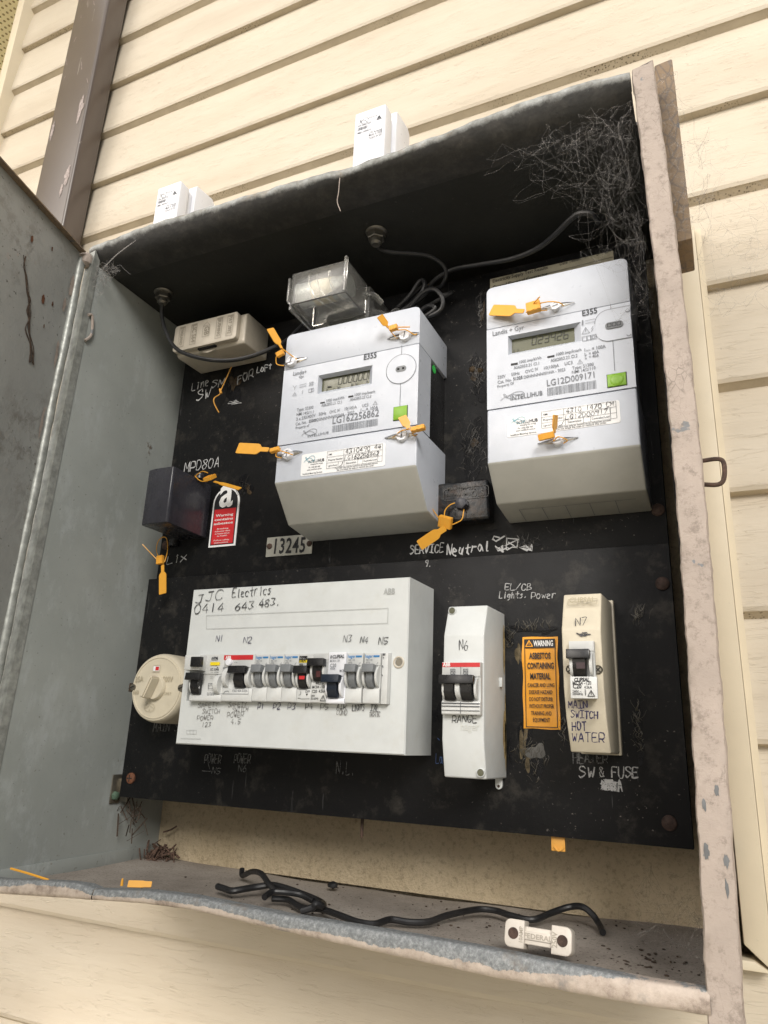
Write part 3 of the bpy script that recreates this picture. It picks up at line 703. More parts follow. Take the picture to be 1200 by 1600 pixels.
# hasp staple on the right stile
m = MB(); m.tube([(-0.0008, -0.1280, 1.7905), (0.0089, -0.1280, 1.7906), (0.0122, -0.1280, 1.7869), (0.0112, -0.1280, 1.7758), (0.0072, -0.1280, 1.7721), (-0.0015, -0.1280, 1.7731)], .0016, 8, 4); m.build('hasp_staple', 'rust_dark', box)
m = MB(); m.box(-.006, -.0015, YF+.001, YF+.03, 1.765, 1.802, .001); m.build('hasp_plate', 'peel', box)
# hinge leaf tabs, one on the wall and one at the door roll
for pts in ([(138,492), (144,494), (143,522), (133,532)], ):
    m = MB(); P0, P1_, P2_, P3_ = (-0.6222, -0.1383, 2.0456), (-0.6222, -0.1329, 2.0472), (-0.6222, -0.1295, 2.0257), (-0.6222, -0.1364, 2.0136)
    m.tube([P0, P1_, P2_, P3_], .0016, 6, 4); m.build('hinge_tab', 'peel', box)
# door standing open at about right angles, hinge on the left
HX, HY = -.6345, -.150
DA = Vector((.0336, -.1344, 0)).normalized(); DN = Vector((-DA.y, DA.x, 0))   # along the door, and its inner normal (towards +x)
if DN.x < 0: DN = -DN
def dpt(s_, o_, z): return (HX+DA.x*s_+DN.x*o_, HY-.003+DA.y*s_+DN.y*o_, z)
DZ0, DZ1 = 1.452, 2.122
m = MB()
def slab(m, s0, s1, o0, o1, z0, z1):
    v = [dpt(s, o, z) for z in (z0, z1) for s, o in ((s0, o0), (s1, o0), (s1, o1), (s0, o1))]
    m.add(v, [(3, 2, 1, 0), (4, 5, 6, 7), (0, 1, 5, 4), (1, 2, 6, 5), (2, 3, 7, 6), (3, 0, 4, 7)])
slab(m, .002, .60, -.0015, .0, DZ0, DZ1); door = m.build('door', 'door_paint', box)
m = MB(); slab(m, .002, .60, .0003, .0075, DZ1-.0015, DZ1); slab(m, .002, .60, -.0165, -.0018, DZ1-.0015, DZ1); m.build('door_top_flange', 'brown_peel', door)
m = MB(); pr = 14
for i in range(41):
    z = lerp(DZ0, DZ1-.006, i/40); r = .0050+.0003*math.sin(i*2.3)
    for k in range(pr):
        t = 2*math.pi*k/pr; m.v.append((HX+r*math.cos(t)+.0006*math.sin(i*.6), HY-.001+(-.010 if 0 else 0)*0+r*math.sin(t)+(-.009)*(DZ1-z)/(DZ1-DZ0), z))
for i in range(40):
    for k in range(pr): a = i*pr+k; b = i*pr+(k+1) % pr; m.f.append((a, b, b+pr, a+pr))
m.f.append(tuple(range(pr))[::-1]); m.f.append(tuple(40*pr+k for k in range(pr)))
m.build('hinge_roll', 'hinge_grey', door)
# rust spots and a torn scab of paint on the door's inner face
m = MB()
def onDoor(px): return px
for s_, z_, rr in ((.045, 2.030, .004), (.078, 2.081, .003), (.047, 2.092, .0018), (.030, 2.034, .002), (.036, 2.003, .0015)):
    m = MB(); n_ = 14; V = [dpt(s_+rr*.7*math.cos(t)*random.uniform(.7, 1.2), .0006, z_+rr*1.6*math.sin(t)*random.uniform(.7, 1.2)) for t in [2*math.pi*q/n_ for q in range(n_)]]
    m.add(V, [tuple(range(n_))]); m.build('rust_spot', 'rust', door, smooth=False)
R = random.Random(9); m = MB(); pth = [(.083, 2.056), (.079, 2.044), (.074, 2.038), (.070, 2.024), (.066, 2.018), (.063, 2.004), (.058, 1.996), (.055, 1.984), (.049, 1.972), (.044, 1.955)]
for q_ in range(5): m.tube([dpt(a+R.gauss(0, .0018), .0008, b+R.gauss(0, .001)) for a, b in pth[(q_*2) % 4:]], R.uniform(.0004, .0010), 5, 3, taper=lambda t: .4+.6*abs(math.sin(t*17+1)))
m.build('paint_tear', 'debris', door)
kb = MB(); kb.lathe((HX+.001, HY+.004, DZ1-.014), [(.004, 0), (.0078, .003), (.0082, .011), (.0060, .016), (.0001, .0175)], (0, 0, 1), 18); kb.build('hinge_knuckle', 'peel', box)
for a, b, w_, h_ in ((.006, 2.072, .004, .016), (.010, 1.985, .003, .020), (.013, 2.045, .003, .010), (.012, 1.90, .0025, .022)):
    V = [dpt(a+w_*math.cos(t)*R.uniform(.5, 1.2), .0012, b+h_*math.sin(t)*R.uniform(.6, 1.1)) for t in [2*math.pi*q/14 for q in range(14)]]; m = MB(); m.add(V, [tuple(range(14))]); m.build('flaked_patch', 'peel', door, smooth=False)

# ------------------------------------------------------------------ the two black boards
low = thing('switchboard_panel', 'lower black board carrying the breakers, with rusty corner screws', 'panel', (-.32, .005, 1.5262))
m = MB(); m.box(-.6098, -.0340, 0, .0105, 1.5262, 1.7665, .0005); m.build('board', 'panel_low', low)
for p in ((-0.5962, 0.0000, 1.5457), (-0.0501, 0.0000, 1.5437), (-0.0415, 0.0000, 1.7317)):
    s_ = MB(); s_.lathe((p[0], 0, p[2]), [(.0058, 0), (.0056, .0016), (.0035, .0028), (.0001, .003)], n=18); o = s_.build('screw', 'rust' if p[0] < -.4 else plain('screw_dull', (.035, .022, .018, 1), .7, var=.5, scale=200, bump=.6, spec=.2), low)
    if p[0] > -.4: continue
    s_ = MB(); s_.rect(p[0]-.0035, p[0]+.0035, p[2]-.0005, p[2]+.0005, -.0031); s_.rect(p[0]-.0005, p[0]+.0005, p[2]-.0035, p[2]+.0035, -.0032); s_.build('screw_slot', 'dark_hole', o)
upp = thing('switchboard_panel', 'upper black board carrying the two electricity meters', 'panel', (-.32, .015, 1.7675))
m = MB(); m.box(-.6075, -.0345, .0100, .0200, 1.7675, 2.0865, .0005); m.build('board', 'panel_up', upp)
for p in ((-0.0411, 0.0100, 1.8000), (-0.5989, 0.0100, 1.8098)):
    s_ = MB(); s_.lathe((p[0], .010, p[2]), [(.0058, 0), (.0056, .0016), (.0035, .0028), (.0001, .003)], n=18); s_.build('screw', 'rust_dark', upp)
# rail and green-headed bolt that hold the lower board's left corner
br = thing('panel_bracket', 'small steel bracket with green bolt at the lower left panel corner', 'bracket', (-.617, .02, 1.50))
m = MB(); m.box(-.6235, -.6222, .000, .014, 1.518, 1.548, .0005); m.box(-.6235, -.6105, .013, .0145, 1.520, 1.544, .0004); m.build('angle', 'screw_metal', br)
m = MB(); m.lathe((-.6222, .006, 1.526), [(.0048, 0), (.0048, .003), (.003, .0042), (.0001, .0044)], (1, 0, 0), 6); m.build('bolt', plain('green_bolt', (.08, .13, .09, 1), .5, var=.3), br)
# back rails hidden behind the boards
m = MB(); m.box(-.60, -.58, .021, .087, 1.53, 2.08); m.build('mounting_rail', 'black_paint', upp); m = MB(); m.box(-.06, -.04, .021, .087, 1.53, 2.08); m.build('mounting_rail', 'black_paint', upp)

# ------------------------------------------------------------------ electricity meters
def frame_hole(m, X0, X1, Z0_, Z1_, hx0, hx1, hz0, hz1, ix0, ix1, iz0, iz1, y, yi):
    """flat face with a rectangular hole whose sides slope in to a smaller window"""
    m.add([(X0, y, Z0_), (X1, y, Z0_), (X1, y, Z1_), (X0, y, Z1_), (hx0, y, hz0), (hx1, y, hz0), (hx1, y, hz1), (hx0, y, hz1), (ix0, yi, iz0), (ix1, yi, iz0), (ix1, yi, iz1), (ix0, yi, iz1)],
          [(0, 1, 5, 4), (1, 2, 6, 5), (2, 3, 7, 6), (3, 0, 4, 7), (4, 5, 9, 8), (5, 6, 10, 9), (6, 7, 11, 10), (7, 4, 8, 11)])
def seal_screw(par, c, r, rec, yf, ang=20):
    """white slotted sealing screw in an eye-shaped steel recess"""
    x, z = c[0], c[2]; (ra, rb) = rec; m = MB(); P = []
    ra, rb = Vector(ra), Vector(rb); d = rb-ra; nrm = Vector((-d.z, 0, d.x)).normalized()
    for i in range(13):
        t = i/12; P.append(ra+d*t+nrm*(math.sin(math.pi*t)*r*.50))
    for i in range(11, 0, -1):
        t = i/12; P.append(ra+d*t-nrm*(math.sin(math.pi*t)*r*.50))
    m.add([(p.x, yf-.0003, p.z) for p in P][::-1], [tuple(range(len(P)))]); m.flat = 1
    m.build('screw_recess', 'screw_metal', par, smooth=False)
    m = MB(); line(m, [(p.x, yf, p.z) for p in P[:13]], .0007, lift=.0005); m.build('recess_edge', 'grey_ink', par, smooth=False)
    m = MB(); m.lathe((x, yf+.002, z), [(r, 0), (r, .0052), (r*.88, .0062), (r*.62, .0062), (r*.56, .0055), (.0001, .0055)], n=24); o = m.build('seal_screw', 'fresh_white', par, sharp=40)
    m = MB(); a = math.radians(ang); dx, dz = math.sin(a)*r*.6, math.cos(a)*r*.6; line(m, [(x-dx, yf-.0036, z-dz), (x+dx, yf-.0036, z+dz)], .0009); m.build('screw_slot', 'grey_ink', o, smooth=False)
def meter(name, label, x0, x1, yf, yb, zt, s1, s2, zl, ys, zs, disp, lcdr, base_mat):
    t = thing(name, label, 'electricity meter', ((x0+x1)/2, yb, zs))
    g = .0003
    m = MB(); m.prism(rrect(x0, x1, s1+g, zt, .006, only='tl tr'), yf, yb, 'y', .0009); m.build('top_cover', 'meter_plastic', t)
    # middle body: front shell with display opening, darker base behind
    m = MB(); b0, b1, z0, z1 = x0+.0002, x1-.0002, s2+g, s1-g; ym = -.036
    (hx0, hx1, hz0, hz1) = disp; (ix0, ix1, iz0, iz1) = lcdr
    frame_hole(m, b0, b1, z0, z1, hx0, hx1, hz0, hz1, ix0, ix1, iz0, iz1, yf, yf+.0062)
    m.quad((b0, yf, z0), (b0, ym, z0), (b0, ym, z1), (b0, yf, z1)); m.quad((b1, ym, z0), (b1, yf, z0), (b1, yf, z1), (b1, ym, z1))
    m.quad((b0, yf, z1), (b1, yf, z1), (b1, ym, z1), (b0, ym, z1)); m.quad((b0, ym, z0), (b1, ym, z0), (b1, yf, z0), (b0, yf, z0)); m.quad((b0, ym, z0), (b0, ym, z1), (b1, ym, z1), (b1, ym, z0))
    m.build('front_shell', 'meter_plastic', t, sharp=15)
    m = MB(); m.box(x0+.0022, x1-.0022, ym+.0003, yb, s2+.001, s1-.001, .0006); m.build('base', base_mat, t)
    m = MB(); m.box(ix0-.0006, ix1+.0006, yf+.0064, yf+.0074, iz0-.0006, iz1+.0006); lc = m.build('display', 'lcd', t)
    # terminal cover: flat front, then sloping in to a small underside
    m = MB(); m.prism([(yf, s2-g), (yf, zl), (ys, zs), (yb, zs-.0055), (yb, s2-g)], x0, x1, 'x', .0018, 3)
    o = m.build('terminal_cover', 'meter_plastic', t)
    o.data.materials.append(M['meter_shaded']); o.data.materials.append(M['meter_side'])
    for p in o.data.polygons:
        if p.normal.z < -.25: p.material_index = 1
    return t, lc
m1x0, m1x1, m1y = -.3968, -.2415, -.0683
z = lambda p: p[2]
dA, dB = (-0.3536, -0.0686, 1.9527), (-0.2914, -0.0686, 1.9529); dC, dD = (-0.3530, -0.0686, 1.9308), (-0.2910, -0.0686, 1.9321)
lA, lB, lC, lD = (-0.3521, -0.0621, 1.9507), (-0.2973, -0.0621, 1.9524), (-0.3514, -0.0621, 1.9359), (-0.2968, -0.0621, 1.9376)
m1, lcd1 = meter('electricity_meter', 'wider grey electricity meter with a row of zeros on its display and serial LG162256862', m1x0, m1x1, m1y, .0098, 2.0092, 1.9667, 1.8803, 1.8393, -.0372, 1.8035,
    (dA[0], dB[0], (dC[2]+dD[2])/2, (dA[2]+dB[2])/2), (lA[0], lB[0], (lC[2]+lD[2])/2, (lA[2]+lB[2])/2), 'black_plastic')
def port_button(t, c, r, yf, pill, grn, full=True):
    m = MB(); P = [(c[0]+r*math.cos(a), yf, c[2]+r*math.sin(a)) for a in [2*math.pi*i/40 for i in range(41)]]
    line(m, P, .0004); o = m.build('optical_port', 'mid_ink', t, smooth=False)
    return o
c = (-0.2600, -0.0686, 1.9421); r = .0157
m = MB(); m.lathe((c[0], m1y+.001, c[2]), [(r, 0), (r, .0012), (r-.0004, .0016), (.0001, .0016)], n=40); op = m.build('optical_port', 'meter_plastic', m1, sharp=30)
m = MB(); line(m, [(c[0]+(r+.0002)*math.cos(a), m1y, c[2]+(r+.0002)*math.sin(a)) for a in [2*math.pi*i/40 for i in range(41)]], .0005)
g1, g2 = (-0.2605, -0.0686, 1.9680), (-0.2587, -0.0686, 1.9029)
line(m, [(c[0], m1y, g1[2]), (c[0], m1y, c[2]+r)], .0005); line(m, [(c[0], m1y, c[2]-r), (c[0], m1y, g2[2])], .0005); m.build('port_groove', 'mid_ink', m1, smooth=False)
m = MB(); m.prism(rrect(c[0]-.0056, c[0]+.0056, c[2]-.0031, c[2]+.0031, .003), m1y-.0010, m1y-.0004); pl = m.build('port_magnet', 'grey_toggle', op)
m = MB(); [m.rect(c[0]+dx-.0012, c[0]+dx+.0012, c[2]-.0012, c[2]+.0012, m1y-.00115) for dx in (-.0026, .0026)]; m.build('port_window', 'dark_hole', pl, smooth=False)
ga, gb = (-0.2662, -0.0686, 1.8880), (-0.2521, -0.0686, 1.9018)
m = MB(); m.box(ga[0]-.0005, gb[0]+.0005, m1y-.0002, m1y+.002, ga[2]-.0005, gb[2]+.0005); bq = m.build('button_well', 'black_plastic', m1)
m = MB(); m.box(ga[0], gb[0], m1y-.0016, m1y+.0015, ga[2], gb[2], .0006); m.build('button', 'green_button', bq)
gd = (-0.2437, -0.0227, 1.9619)
m = MB(); m.lathe((-.2436, gd[1], gd[2]), [(.0045, 0), (.0045, .0003), (.0001, .0003)], (1, 0, 0), 20); m.build('test_dot', 'green_dot', m1)
R1 = .0060
for a_, b_, c_, an in (((-0.3981, -0.0686, 1.9739), (-0.3688, -0.0686, 1.9762), (-0.3869, -0.0686, 1.9751), 10), ((-0.2761, -0.0686, 1.9786), (-0.2421, -0.0686, 1.9782), (-0.2562, -0.0686, 1.9775), 8), ((-0.2746, -0.0686, 1.8712), (-0.2411, -0.0686, 1.8705), (-0.2559, -0.0686, 1.8706), 0), ((-0.3945, -0.0686, 1.8682), (-0.3658, -0.0686, 1.8696), (-0.3822, -0.0686, 1.8684), 5)):
    seal_screw(m1, c_, R1, ((a_[0], 0, a_[2]), (b_[0], 0, b_[2])), m1y, an)
# display
YL = m1y+.0064
m = MB()
dg0, dg1 = (-0.3333, -0.0621, 1.9409), (-0.3269, -0.0621, 1.9412)
for i in range(7): seg7(m, '0', dg0[0]+i*.00575, ((-0.3338, -0.0621, 1.9419)[2]+(-0.2979, -0.0621, 1.9419)[2])/2, .0040, .0085, YL)
for s_, p in (('L', (-0.3459, -0.0621, 1.9362)), ('1', (-0.3390, -0.0621, 1.9359)), ('N', (-0.3334, -0.0621, 1.9361))): hand(m, s_, p, (p[0]+.003, p[1], p[2]), .003, .0005, .02)
p = (-0.3175, -0.0621, 1.9365); hand(m, 'kW', p, (p[0]+.007, p[1], p[2]), .0035, .0005, .02); p = (-0.3006, -0.0621, 1.9370); hand(m, 'h', p, (p[0]+.003, p[1], p[2]), .0035, .0005, .02)
p = (-0.3449, -0.0621, 1.9409); q = (-0.3412, -0.0621, 1.9408); line(m, [p, q], .0014)
m.build('display_digits', 'lcd_digit', lcd1, smooth=False)
# printing
G, B2 = MB(), MB()
txt(B2, 'E355', (-0.3016, -0.0686, 1.9602), (-0.2873, -0.0686, 1.9601), bold=.02)
txt(G, 'Landis+', (-0.3845, -0.0686, 1.9583), (-0.3683, -0.0686, 1.9577)); txt(G, 'Gyr', (-0.3768, -0.0686, 1.9536), (-0.3708, -0.0686, 1.9535))
for s_, a_, b_ in (('1000 imp/kWh', (-0.3418, -0.0686, 1.9204), (-0.3213, -0.0686, 1.9207)), ('AS62053.21 Cl.1', (-0.3474, -0.0686, 1.9162), (-0.3239, -0.0686, 1.9162)), ('1000 imp/kvarh', (-0.3096, -0.0686, 1.9214), (-0.2873, -0.0686, 1.9213)), ('AS62053.23 Cl.2', (-0.3148, -0.0686, 1.9172), (-0.2910, -0.0686, 1.9170)),
    ('Type: S3300', (-0.3763, -0.0686, 1.9156), (-0.3566, -0.0686, 1.9157)), ('NMI 14/2/111', (-0.3762, -0.0686, 1.9106), (-0.3560, -0.0686, 1.9106)), ('3 x 230/400V', (-0.3760, -0.0686, 1.9051), (-0.3534, -0.0686, 1.9061)), ('50Hz', (-0.3495, -0.0686, 1.9065), (-0.3411, -0.0686, 1.9067)), ('OVC IV', (-0.3374, -0.0686, 1.9069), (-0.3253, -0.0686, 1.9073)),
    ('10(100)A', (-0.3200, -0.0686, 1.9076), (-0.3066, -0.0686, 1.9079)), ('UC3', (-0.3007, -0.0686, 1.9080), (-0.2940, -0.0686, 1.9080)), ('Cat. No.', (-0.3763, -0.0686, 1.8998), (-0.3633, -0.0686, 1.9004)), ('D0NNNNN001HA - 2022', (-0.3515, -0.0686, 1.9007), (-0.3089, -0.0686, 1.9023)), ('I    = 100A', (-0.3020, -0.0686, 1.9033), (-0.2831, -0.0686, 1.9032)), ('Property of', (-0.3760, -0.0686, 1.8957), (-0.3601, -0.0686, 1.8962))):
    txt(G, s_, a_, b_)
txt(B2, 'S3300', (-0.3607, -0.0686, 1.9007), (-0.3519, -0.0686, 1.9008), bold=.02)
txt(G, 'TOT', (-0.3004, -0.0686, 1.9030), (-0.2969, -0.0686, 1.9030)); txt(G, 'LG162256862', (-0.3331, -0.0686, 1.8949), (-0.2819, -0.0686, 1.8955)); tri_icon(G, (-0.2865, -0.0686, 1.9101), .0022)
txt(G, 'INTELLIHUB', (-0.3608, -0.0686, 1.8842), (-0.3367, -0.0686, 1.8851), h=.0026)
loops_logo(G, ((-0.3692, -0.0686, 1.8869)[0], m1y-.0003, (-0.3691, -0.0686, 1.8863)[2]), ((-0.3504, -0.0686, 1.8947)[0], m1y, (-0.3504, -0.0686, 1.8941)[2]))
for p in ((245,330), (318,322)): line(G, [(-0.3834, -0.0686, 1.9462), (-0.3810, -0.0686, 1.9436), (-0.3790, -0.0686, 1.9457)], .0004); line(G, [(-0.3810, -0.0686, 1.9436), (-0.3811, -0.0686, 1.9412)], .0004)
line(G, [(-0.3753, -0.0686, 1.9454), (-0.3674, -0.0686, 1.9457)], .0004); line(G, [(-0.3751, -0.0686, 1.9429), (-0.3672, -0.0686, 1.9432)], .0004); tri_icon(G, (-0.3806, -0.0686, 1.9360), .0022); line(G, [(-0.3707, -0.0686, 1.9389), (-0.3718, -0.0686, 1.9371), (-0.3703, -0.0686, 1.9372), (-0.3714, -0.0686, 1.9349)], .0004)
def boxi(mb, a, b, w_=.0004): outline(mb, [(a[0], a[1], a[2]), (b[0], a[1], a[2]), (b[0], a[1], b[2]), (a[0], a[1], b[2])], w_)
boxi(G, (-0.3633, -0.0686, 1.9425), (-0.3590, -0.0686, 1.9464)); boxi(G, (-0.3622, -0.0686, 1.9435), (-0.3600, -0.0686, 1.9453)); boxi(G, (-0.3636, -0.0686, 1.9350), (-0.3604, -0.0686, 1.9388)); boxi(G, (-0.3599, -0.0686, 1.9353), (-0.3579, -0.0686, 1.9391))
def barcode(mb, a, b, z0, z1, y, seed):
    rnd = random.Random(seed); x = a
    while x < b-.0006:
        w_ = rnd.choice((.00035, .00035, .0006, .0009)); mb.rect(x, x+w_, z0, z1, y); mb.flat = 1; x += w_+rnd.choice((.0003, .0004, .0006))
ba, bb = (-0.3330, -0.0686, 1.8853), (-0.2824, -0.0686, 1.8938); zb0, zb1 = ((-0.3330, -0.0686, 1.8853)[2]+(-0.2821, -0.0686, 1.8859)[2])/2, ((-0.3335, -0.0686, 1.8927)[2]+(-0.2824, -0.0686, 1.8935)[2])/2
bc = MB(); barcode(bc, ba[0], bb[0], zb0, zb1, m1y-.0003, 3); bc.build('barcode', 'mid_ink', m1, smooth=False)
G.build('printed_text', 'mid_ink', m1, smooth=False); 
for (a_, b_) in (((-0.3490, -0.0686, 1.9199), (-0.3437, -0.0686, 1.9213)), ((-0.3169, -0.0686, 1.9211), (-0.3112, -0.0686, 1.9229))): bc = MB(); bc.rect(a_[0], b_[0], min(a_[2], b_[2]), max(a_[2], b_[2]), m1y-.0003); bc.build('pulse_led', 'black_ink', m1, smooth=False)
B2.build('printed_text', 'grey_ink', m1, smooth=False)
# address sticker
def id_sticker(t, x0, x1, z0, z1, y, num1, num2, kk):
    m = MB(); m.prism(rrect(x0, x1, z0, z1, .002), y-.00035, y-.0001); st = m.build('sticker', 'paper', t)
    w_, h_ = x1-x0, z1-z0; u = lambda a, b: (x0+a*w_, y-.0005, z0+b*h_)
    T_, G_, H_ = MB(), MB(), MB()
    loops_logo(T_, u(.03, .58), u(.17, .93), .00035)
    txt(G_, 'INTELLI', u(.09, .56), u(.205, .56)); txt(G_, 'HUB', u(.21, .56), u(.285, .56), bold=.03); txt(G_, 'changing the energy', u(.12, .46), u(.27, .46))
    txt(G_, 'Ph: 1300 000 000', u(.10, .32), u(.24, .32)); txt(G_, 'www.intellihub.com.au', u(.08, .22), u(.26, .22)); txt(G_, 'Intellihub Metering Services', u(.03, .05), u(.27, .05))
    for a, b, c_, d in ((.32, .96, .97, .96), (.32, .70, .97, .70), (.32, .44, .97, .44), (.32, .20, .97, .20), (.32, .20, .32, .96), (.97, .20, .97, .96), (.52, .44, .52, .96), (.46, .20, .46, .44), (.53, .20, .53, .44), (.69, .20, .69, .44), (.75, .20, .75, .44), (.92, .20, .92, .70)):
        line(G_, [u(a, b), u(c_, d)], .00028)
    txt(G_, 'NMI', u(.335, .78), u(.375, .78)); txt(G_, 'Property Number', u(.335, .53), u(.51, .53)); txt(G_, 'Light & Power', u(.335, .28), u(.45, .28)); txt(G_, 'Generation', u(.55, .28), u(.67, .28)); txt(G_, 'Controlled Load', u(.76, .28), u(.91, .28))
    txt(G_, 'This meter may only be worked on by authorised persons', u(.42, .12), u(.92, .12)); txt(G_, 'Do not break the seals or remove this cover', u(.45, .03), u(.88, .03))
    hand(H_, num1, u(.54, .74), u(.95, .76), .20*h_, .0005, .05, seed=kk); hand(H_, num2, u(.535, .46), u(.93, .48), .19*h_, .0005, .05, seed=kk+1)
    line(H_, [u(.475, .22), u(.50, .26), u(.515, .40)], .0005)
    T_.build('sticker_emblem', 'teal_ink', st, smooth=False); G_.build('sticker_print', 'grey_ink', st, smooth=False); H_.build('sticker_handwriting', 'pen_ink', st, smooth=False)
    return st
sA, sB, sC, sD = (-0.3653, -0.0686, 1.8416), (-0.2735, -0.0686, 1.8444), (-0.3668, -0.0686, 1.8649), (-0.2735, -0.0686, 1.8679)
id_sticker(m1, (sA[0]+sC[0])/2, (sB[0]+sD[0])/2, (sA[2]+sB[2])/2, (sC[2]+sD[2])/2, m1y, '4310490 44', 'LG162256862', 5)

# second meter
m2x0, m2x1, m2y = -.1755, -.0456, -.0623
lA, lB, lC, lD = (-0.1529, -0.0564, 1.9580), (-0.0954, -0.0564, 1.9586), (-0.1531, -0.0564, 1.9432), (-0.0957, -0.0564, 1.9450)
dA, dB, dC, dD = (-0.1548, -0.0626, 1.9576), (-0.0886, -0.0626, 1.9606), (-0.1553, -0.0626, 1.9391), (-0.0901, -0.0626, 1.9397)
m2, lcd2 = meter('electricity_meter', 'narrower grey electricity meter reading 023426 with serial LG12D009171', m2x0, m2x1, m2y, .0098, 2.0155, 1.9700, 1.8870, 1.8345, -.035, 1.8045,
    (dA[0], dB[0], (dC[2]+dD[2])/2, (dA[2]+dB[2])/2), (lA[0], lB[0], (lC[2]+lD[2])/2, (lA[2]+lB[2])/2), 'meter_side')
G, B2 = MB(), MB()
# arched port cover
pc = (-0.0601, -0.0626, 1.9487); px0 = (-0.0760, -0.0626, 1.9523)[0]; pz1 = ((-0.0591, -0.0626, 1.9654)[2]+(-0.0458, -0.0626, 1.9640)[2])/2; pz0 = (-0.0609, -0.0626, 1.9344)[2]
m = MB(); m.prism(rrect(px0, m2x1-.0006, pz0, pz1, .0115, n=8, only='tl bl'), m2y-.0012, m2y+.001); op = m.build('optical_port', 'meter_plastic', m2)
m = MB(); P = rrect(px0-.0003, m2x1-.0008, pz0-.0003, pz1+.0003, .0117, n=8, only='tl bl'); P = [(p[0], m2y-.0012, p[1]) for p in P]
line(m, P[0:10], .0005); c1, c2 = (-0.0622, -0.0626, 1.9706), (-0.0641, -0.0626, 1.9054); line(m, [(c1[0], m2y, c1[2]), (c1[0], m2y, pz1)], .0004); line(m, [(c1[0], m2y, pz0), (c1[0], m2y, c2[2])], .0005)
for p in ((-0.0483, -0.0626, 1.9603), (-0.0486, -0.0626, 1.9367)): line(m, [(p[0]+.0016*math.cos(a), m2y-.0012, p[2]+.0012*math.sin(a)) for a in [math.pi+i*math.pi/6 for i in range(7)]], .0007)
m.build('port_groove', 'mid_ink', m2, smooth=False)
m = MB(); m.prism(rrect(pc[0]-.0075, pc[0]+.0075, pc[2]-.0031, pc[2]+.0031, .003), m2y-.0022, m2y-.0012); pl = m.build('port_magnet', 'grey_toggle', op)
m = MB(); [outline(m, [(pc[0]+dx-.0015, m2y-.0023, pc[2]-.0015), (pc[0]+dx+.0015, m2y-.0023, pc[2]-.0015), (pc[0]+dx+.0015, m2y-.0023, pc[2]+.0015), (pc[0]+dx-.0015, m2y-.0023, pc[2]+.0015)], .0004) for dx in (-.004, 0, .004)]; m.build('port_window', 'dark_hole', pl, smooth=False)
ga, gb = (-0.0687, -0.0626, 1.8904), (-0.0531, -0.0626, 1.9022)
m = MB(); m.box(ga[0]-.0005, gb[0]+.0004, m2y-.0002, m2y+.002, ga[2]-.0005, gb[2]+.0005); bq = m.build('button_well', 'black_plastic', m2)
m = MB(); m.box(ga[0], gb[0]-.0002, m2y-.0013, m2y+.0015, ga[2], gb[2], .0006); m.lathe(((ga[0]+gb[0])/2, m2y-.0012, (ga[2]+gb[2])/2), [(.0058, 0), (.0050, .0005), (.0030, .0008), (.0001, .0009)], n=24); m.build('button', 'green_button', bq)
for a_, b_, c_, r_ in (((-0.1246, -0.0626, 1.9803), (-0.0931, -0.0626, 1.9799), (-0.1099, -0.0626, 1.9789), .0046), ((-0.1297, -0.0626, 1.8471), (-0.0955, -0.0626, 1.8480), (-0.1122, -0.0626, 1.8466), .0046)):
    seal_screw(m2, c_, r_, ((a_[0], 0, a_[2]), (b_[0], 0, b_[2])), m2y, 80)
m = MB(); zz = ((-0.1343, -0.0564, 1.9487)[2]+(-0.1027, -0.0564, 1.9489)[2])/2
for i, ch in enumerate('023426'): seg7(m, ch, (-0.1343, -0.0564, 1.9487)[0]+i*.0058, zz, .0038, .0078, m2y+.0062)
p = (-0.1512, -0.0564, 1.9442); hand(m, 'L1', p, (p[0]+.005, p[1], p[2]), .003, .0005, .02)
m.build('display_digits', 'lcd_digit', lcd2, smooth=False)
txt(B2, 'E355', (-0.0867, -0.0626, 1.9642), (-0.0737, -0.0626, 1.9646), bold=.02); txt(G, 'Landis + Gyr', (-0.1694, -0.0626, 1.9622), (-0.1395, -0.0626, 1.9627))
for s_, a_, b_ in (('1000 imp/kWh', (-0.1445, -0.0626, 1.9283), (-0.1245, -0.0626, 1.9290)), ('AS62053.21 Cl.1', (-0.1499, -0.0626, 1.9236), (-0.1267, -0.0626, 1.9238)), ('1000 imp/kvarh', (-0.1110, -0.0626, 1.9293), (-0.0890, -0.0626, 1.9298)), ('AS62053.23 Cl.2', (-0.1163, -0.0626, 1.9242), (-0.0926, -0.0626, 1.9246)),
    ('I     = 100A', (-0.0863, -0.0626, 1.9285), (-0.0684, -0.0626, 1.9286)), ('L  = 60A', (-0.0864, -0.0626, 1.9245), (-0.0742, -0.0626, 1.9247)), ('L  = 40A', (-0.0863, -0.0626, 1.9211), (-0.0744, -0.0626, 1.9213)), ('230V', (-0.1650, -0.0626, 1.9166), (-0.1575, -0.0626, 1.9168)), ('50Hz', (-0.1521, -0.0626, 1.9171), (-0.1445, -0.0626, 1.9174)), ('OVC IV', (-0.1393, -0.0626, 1.9174), (-0.1274, -0.0626, 1.9182)),
    ('10(100)A', (-0.1223, -0.0626, 1.9179), (-0.1090, -0.0626, 1.9182)), ('UC3', (-0.1040, -0.0626, 1.9186), (-0.0972, -0.0626, 1.9186)), ('Type: S1300', (-0.0976, -0.0626, 1.9129), (-0.0793, -0.0626, 1.9135)), ('Cat. No.', (-0.1650, -0.0626, 1.9114), (-0.1520, -0.0626, 1.9121)), ('D0NNNNN001HA - 2023', (-0.1407, -0.0626, 1.9123), (-0.1037, -0.0626, 1.9132)), ('NMI 14/2/110', (-0.0980, -0.0626, 1.9090), (-0.0778, -0.0626, 1.9097)),
    ('Property Of', (-0.1653, -0.0626, 1.9074), (-0.1498, -0.0626, 1.9084))):
    txt(G, s_, a_, b_)
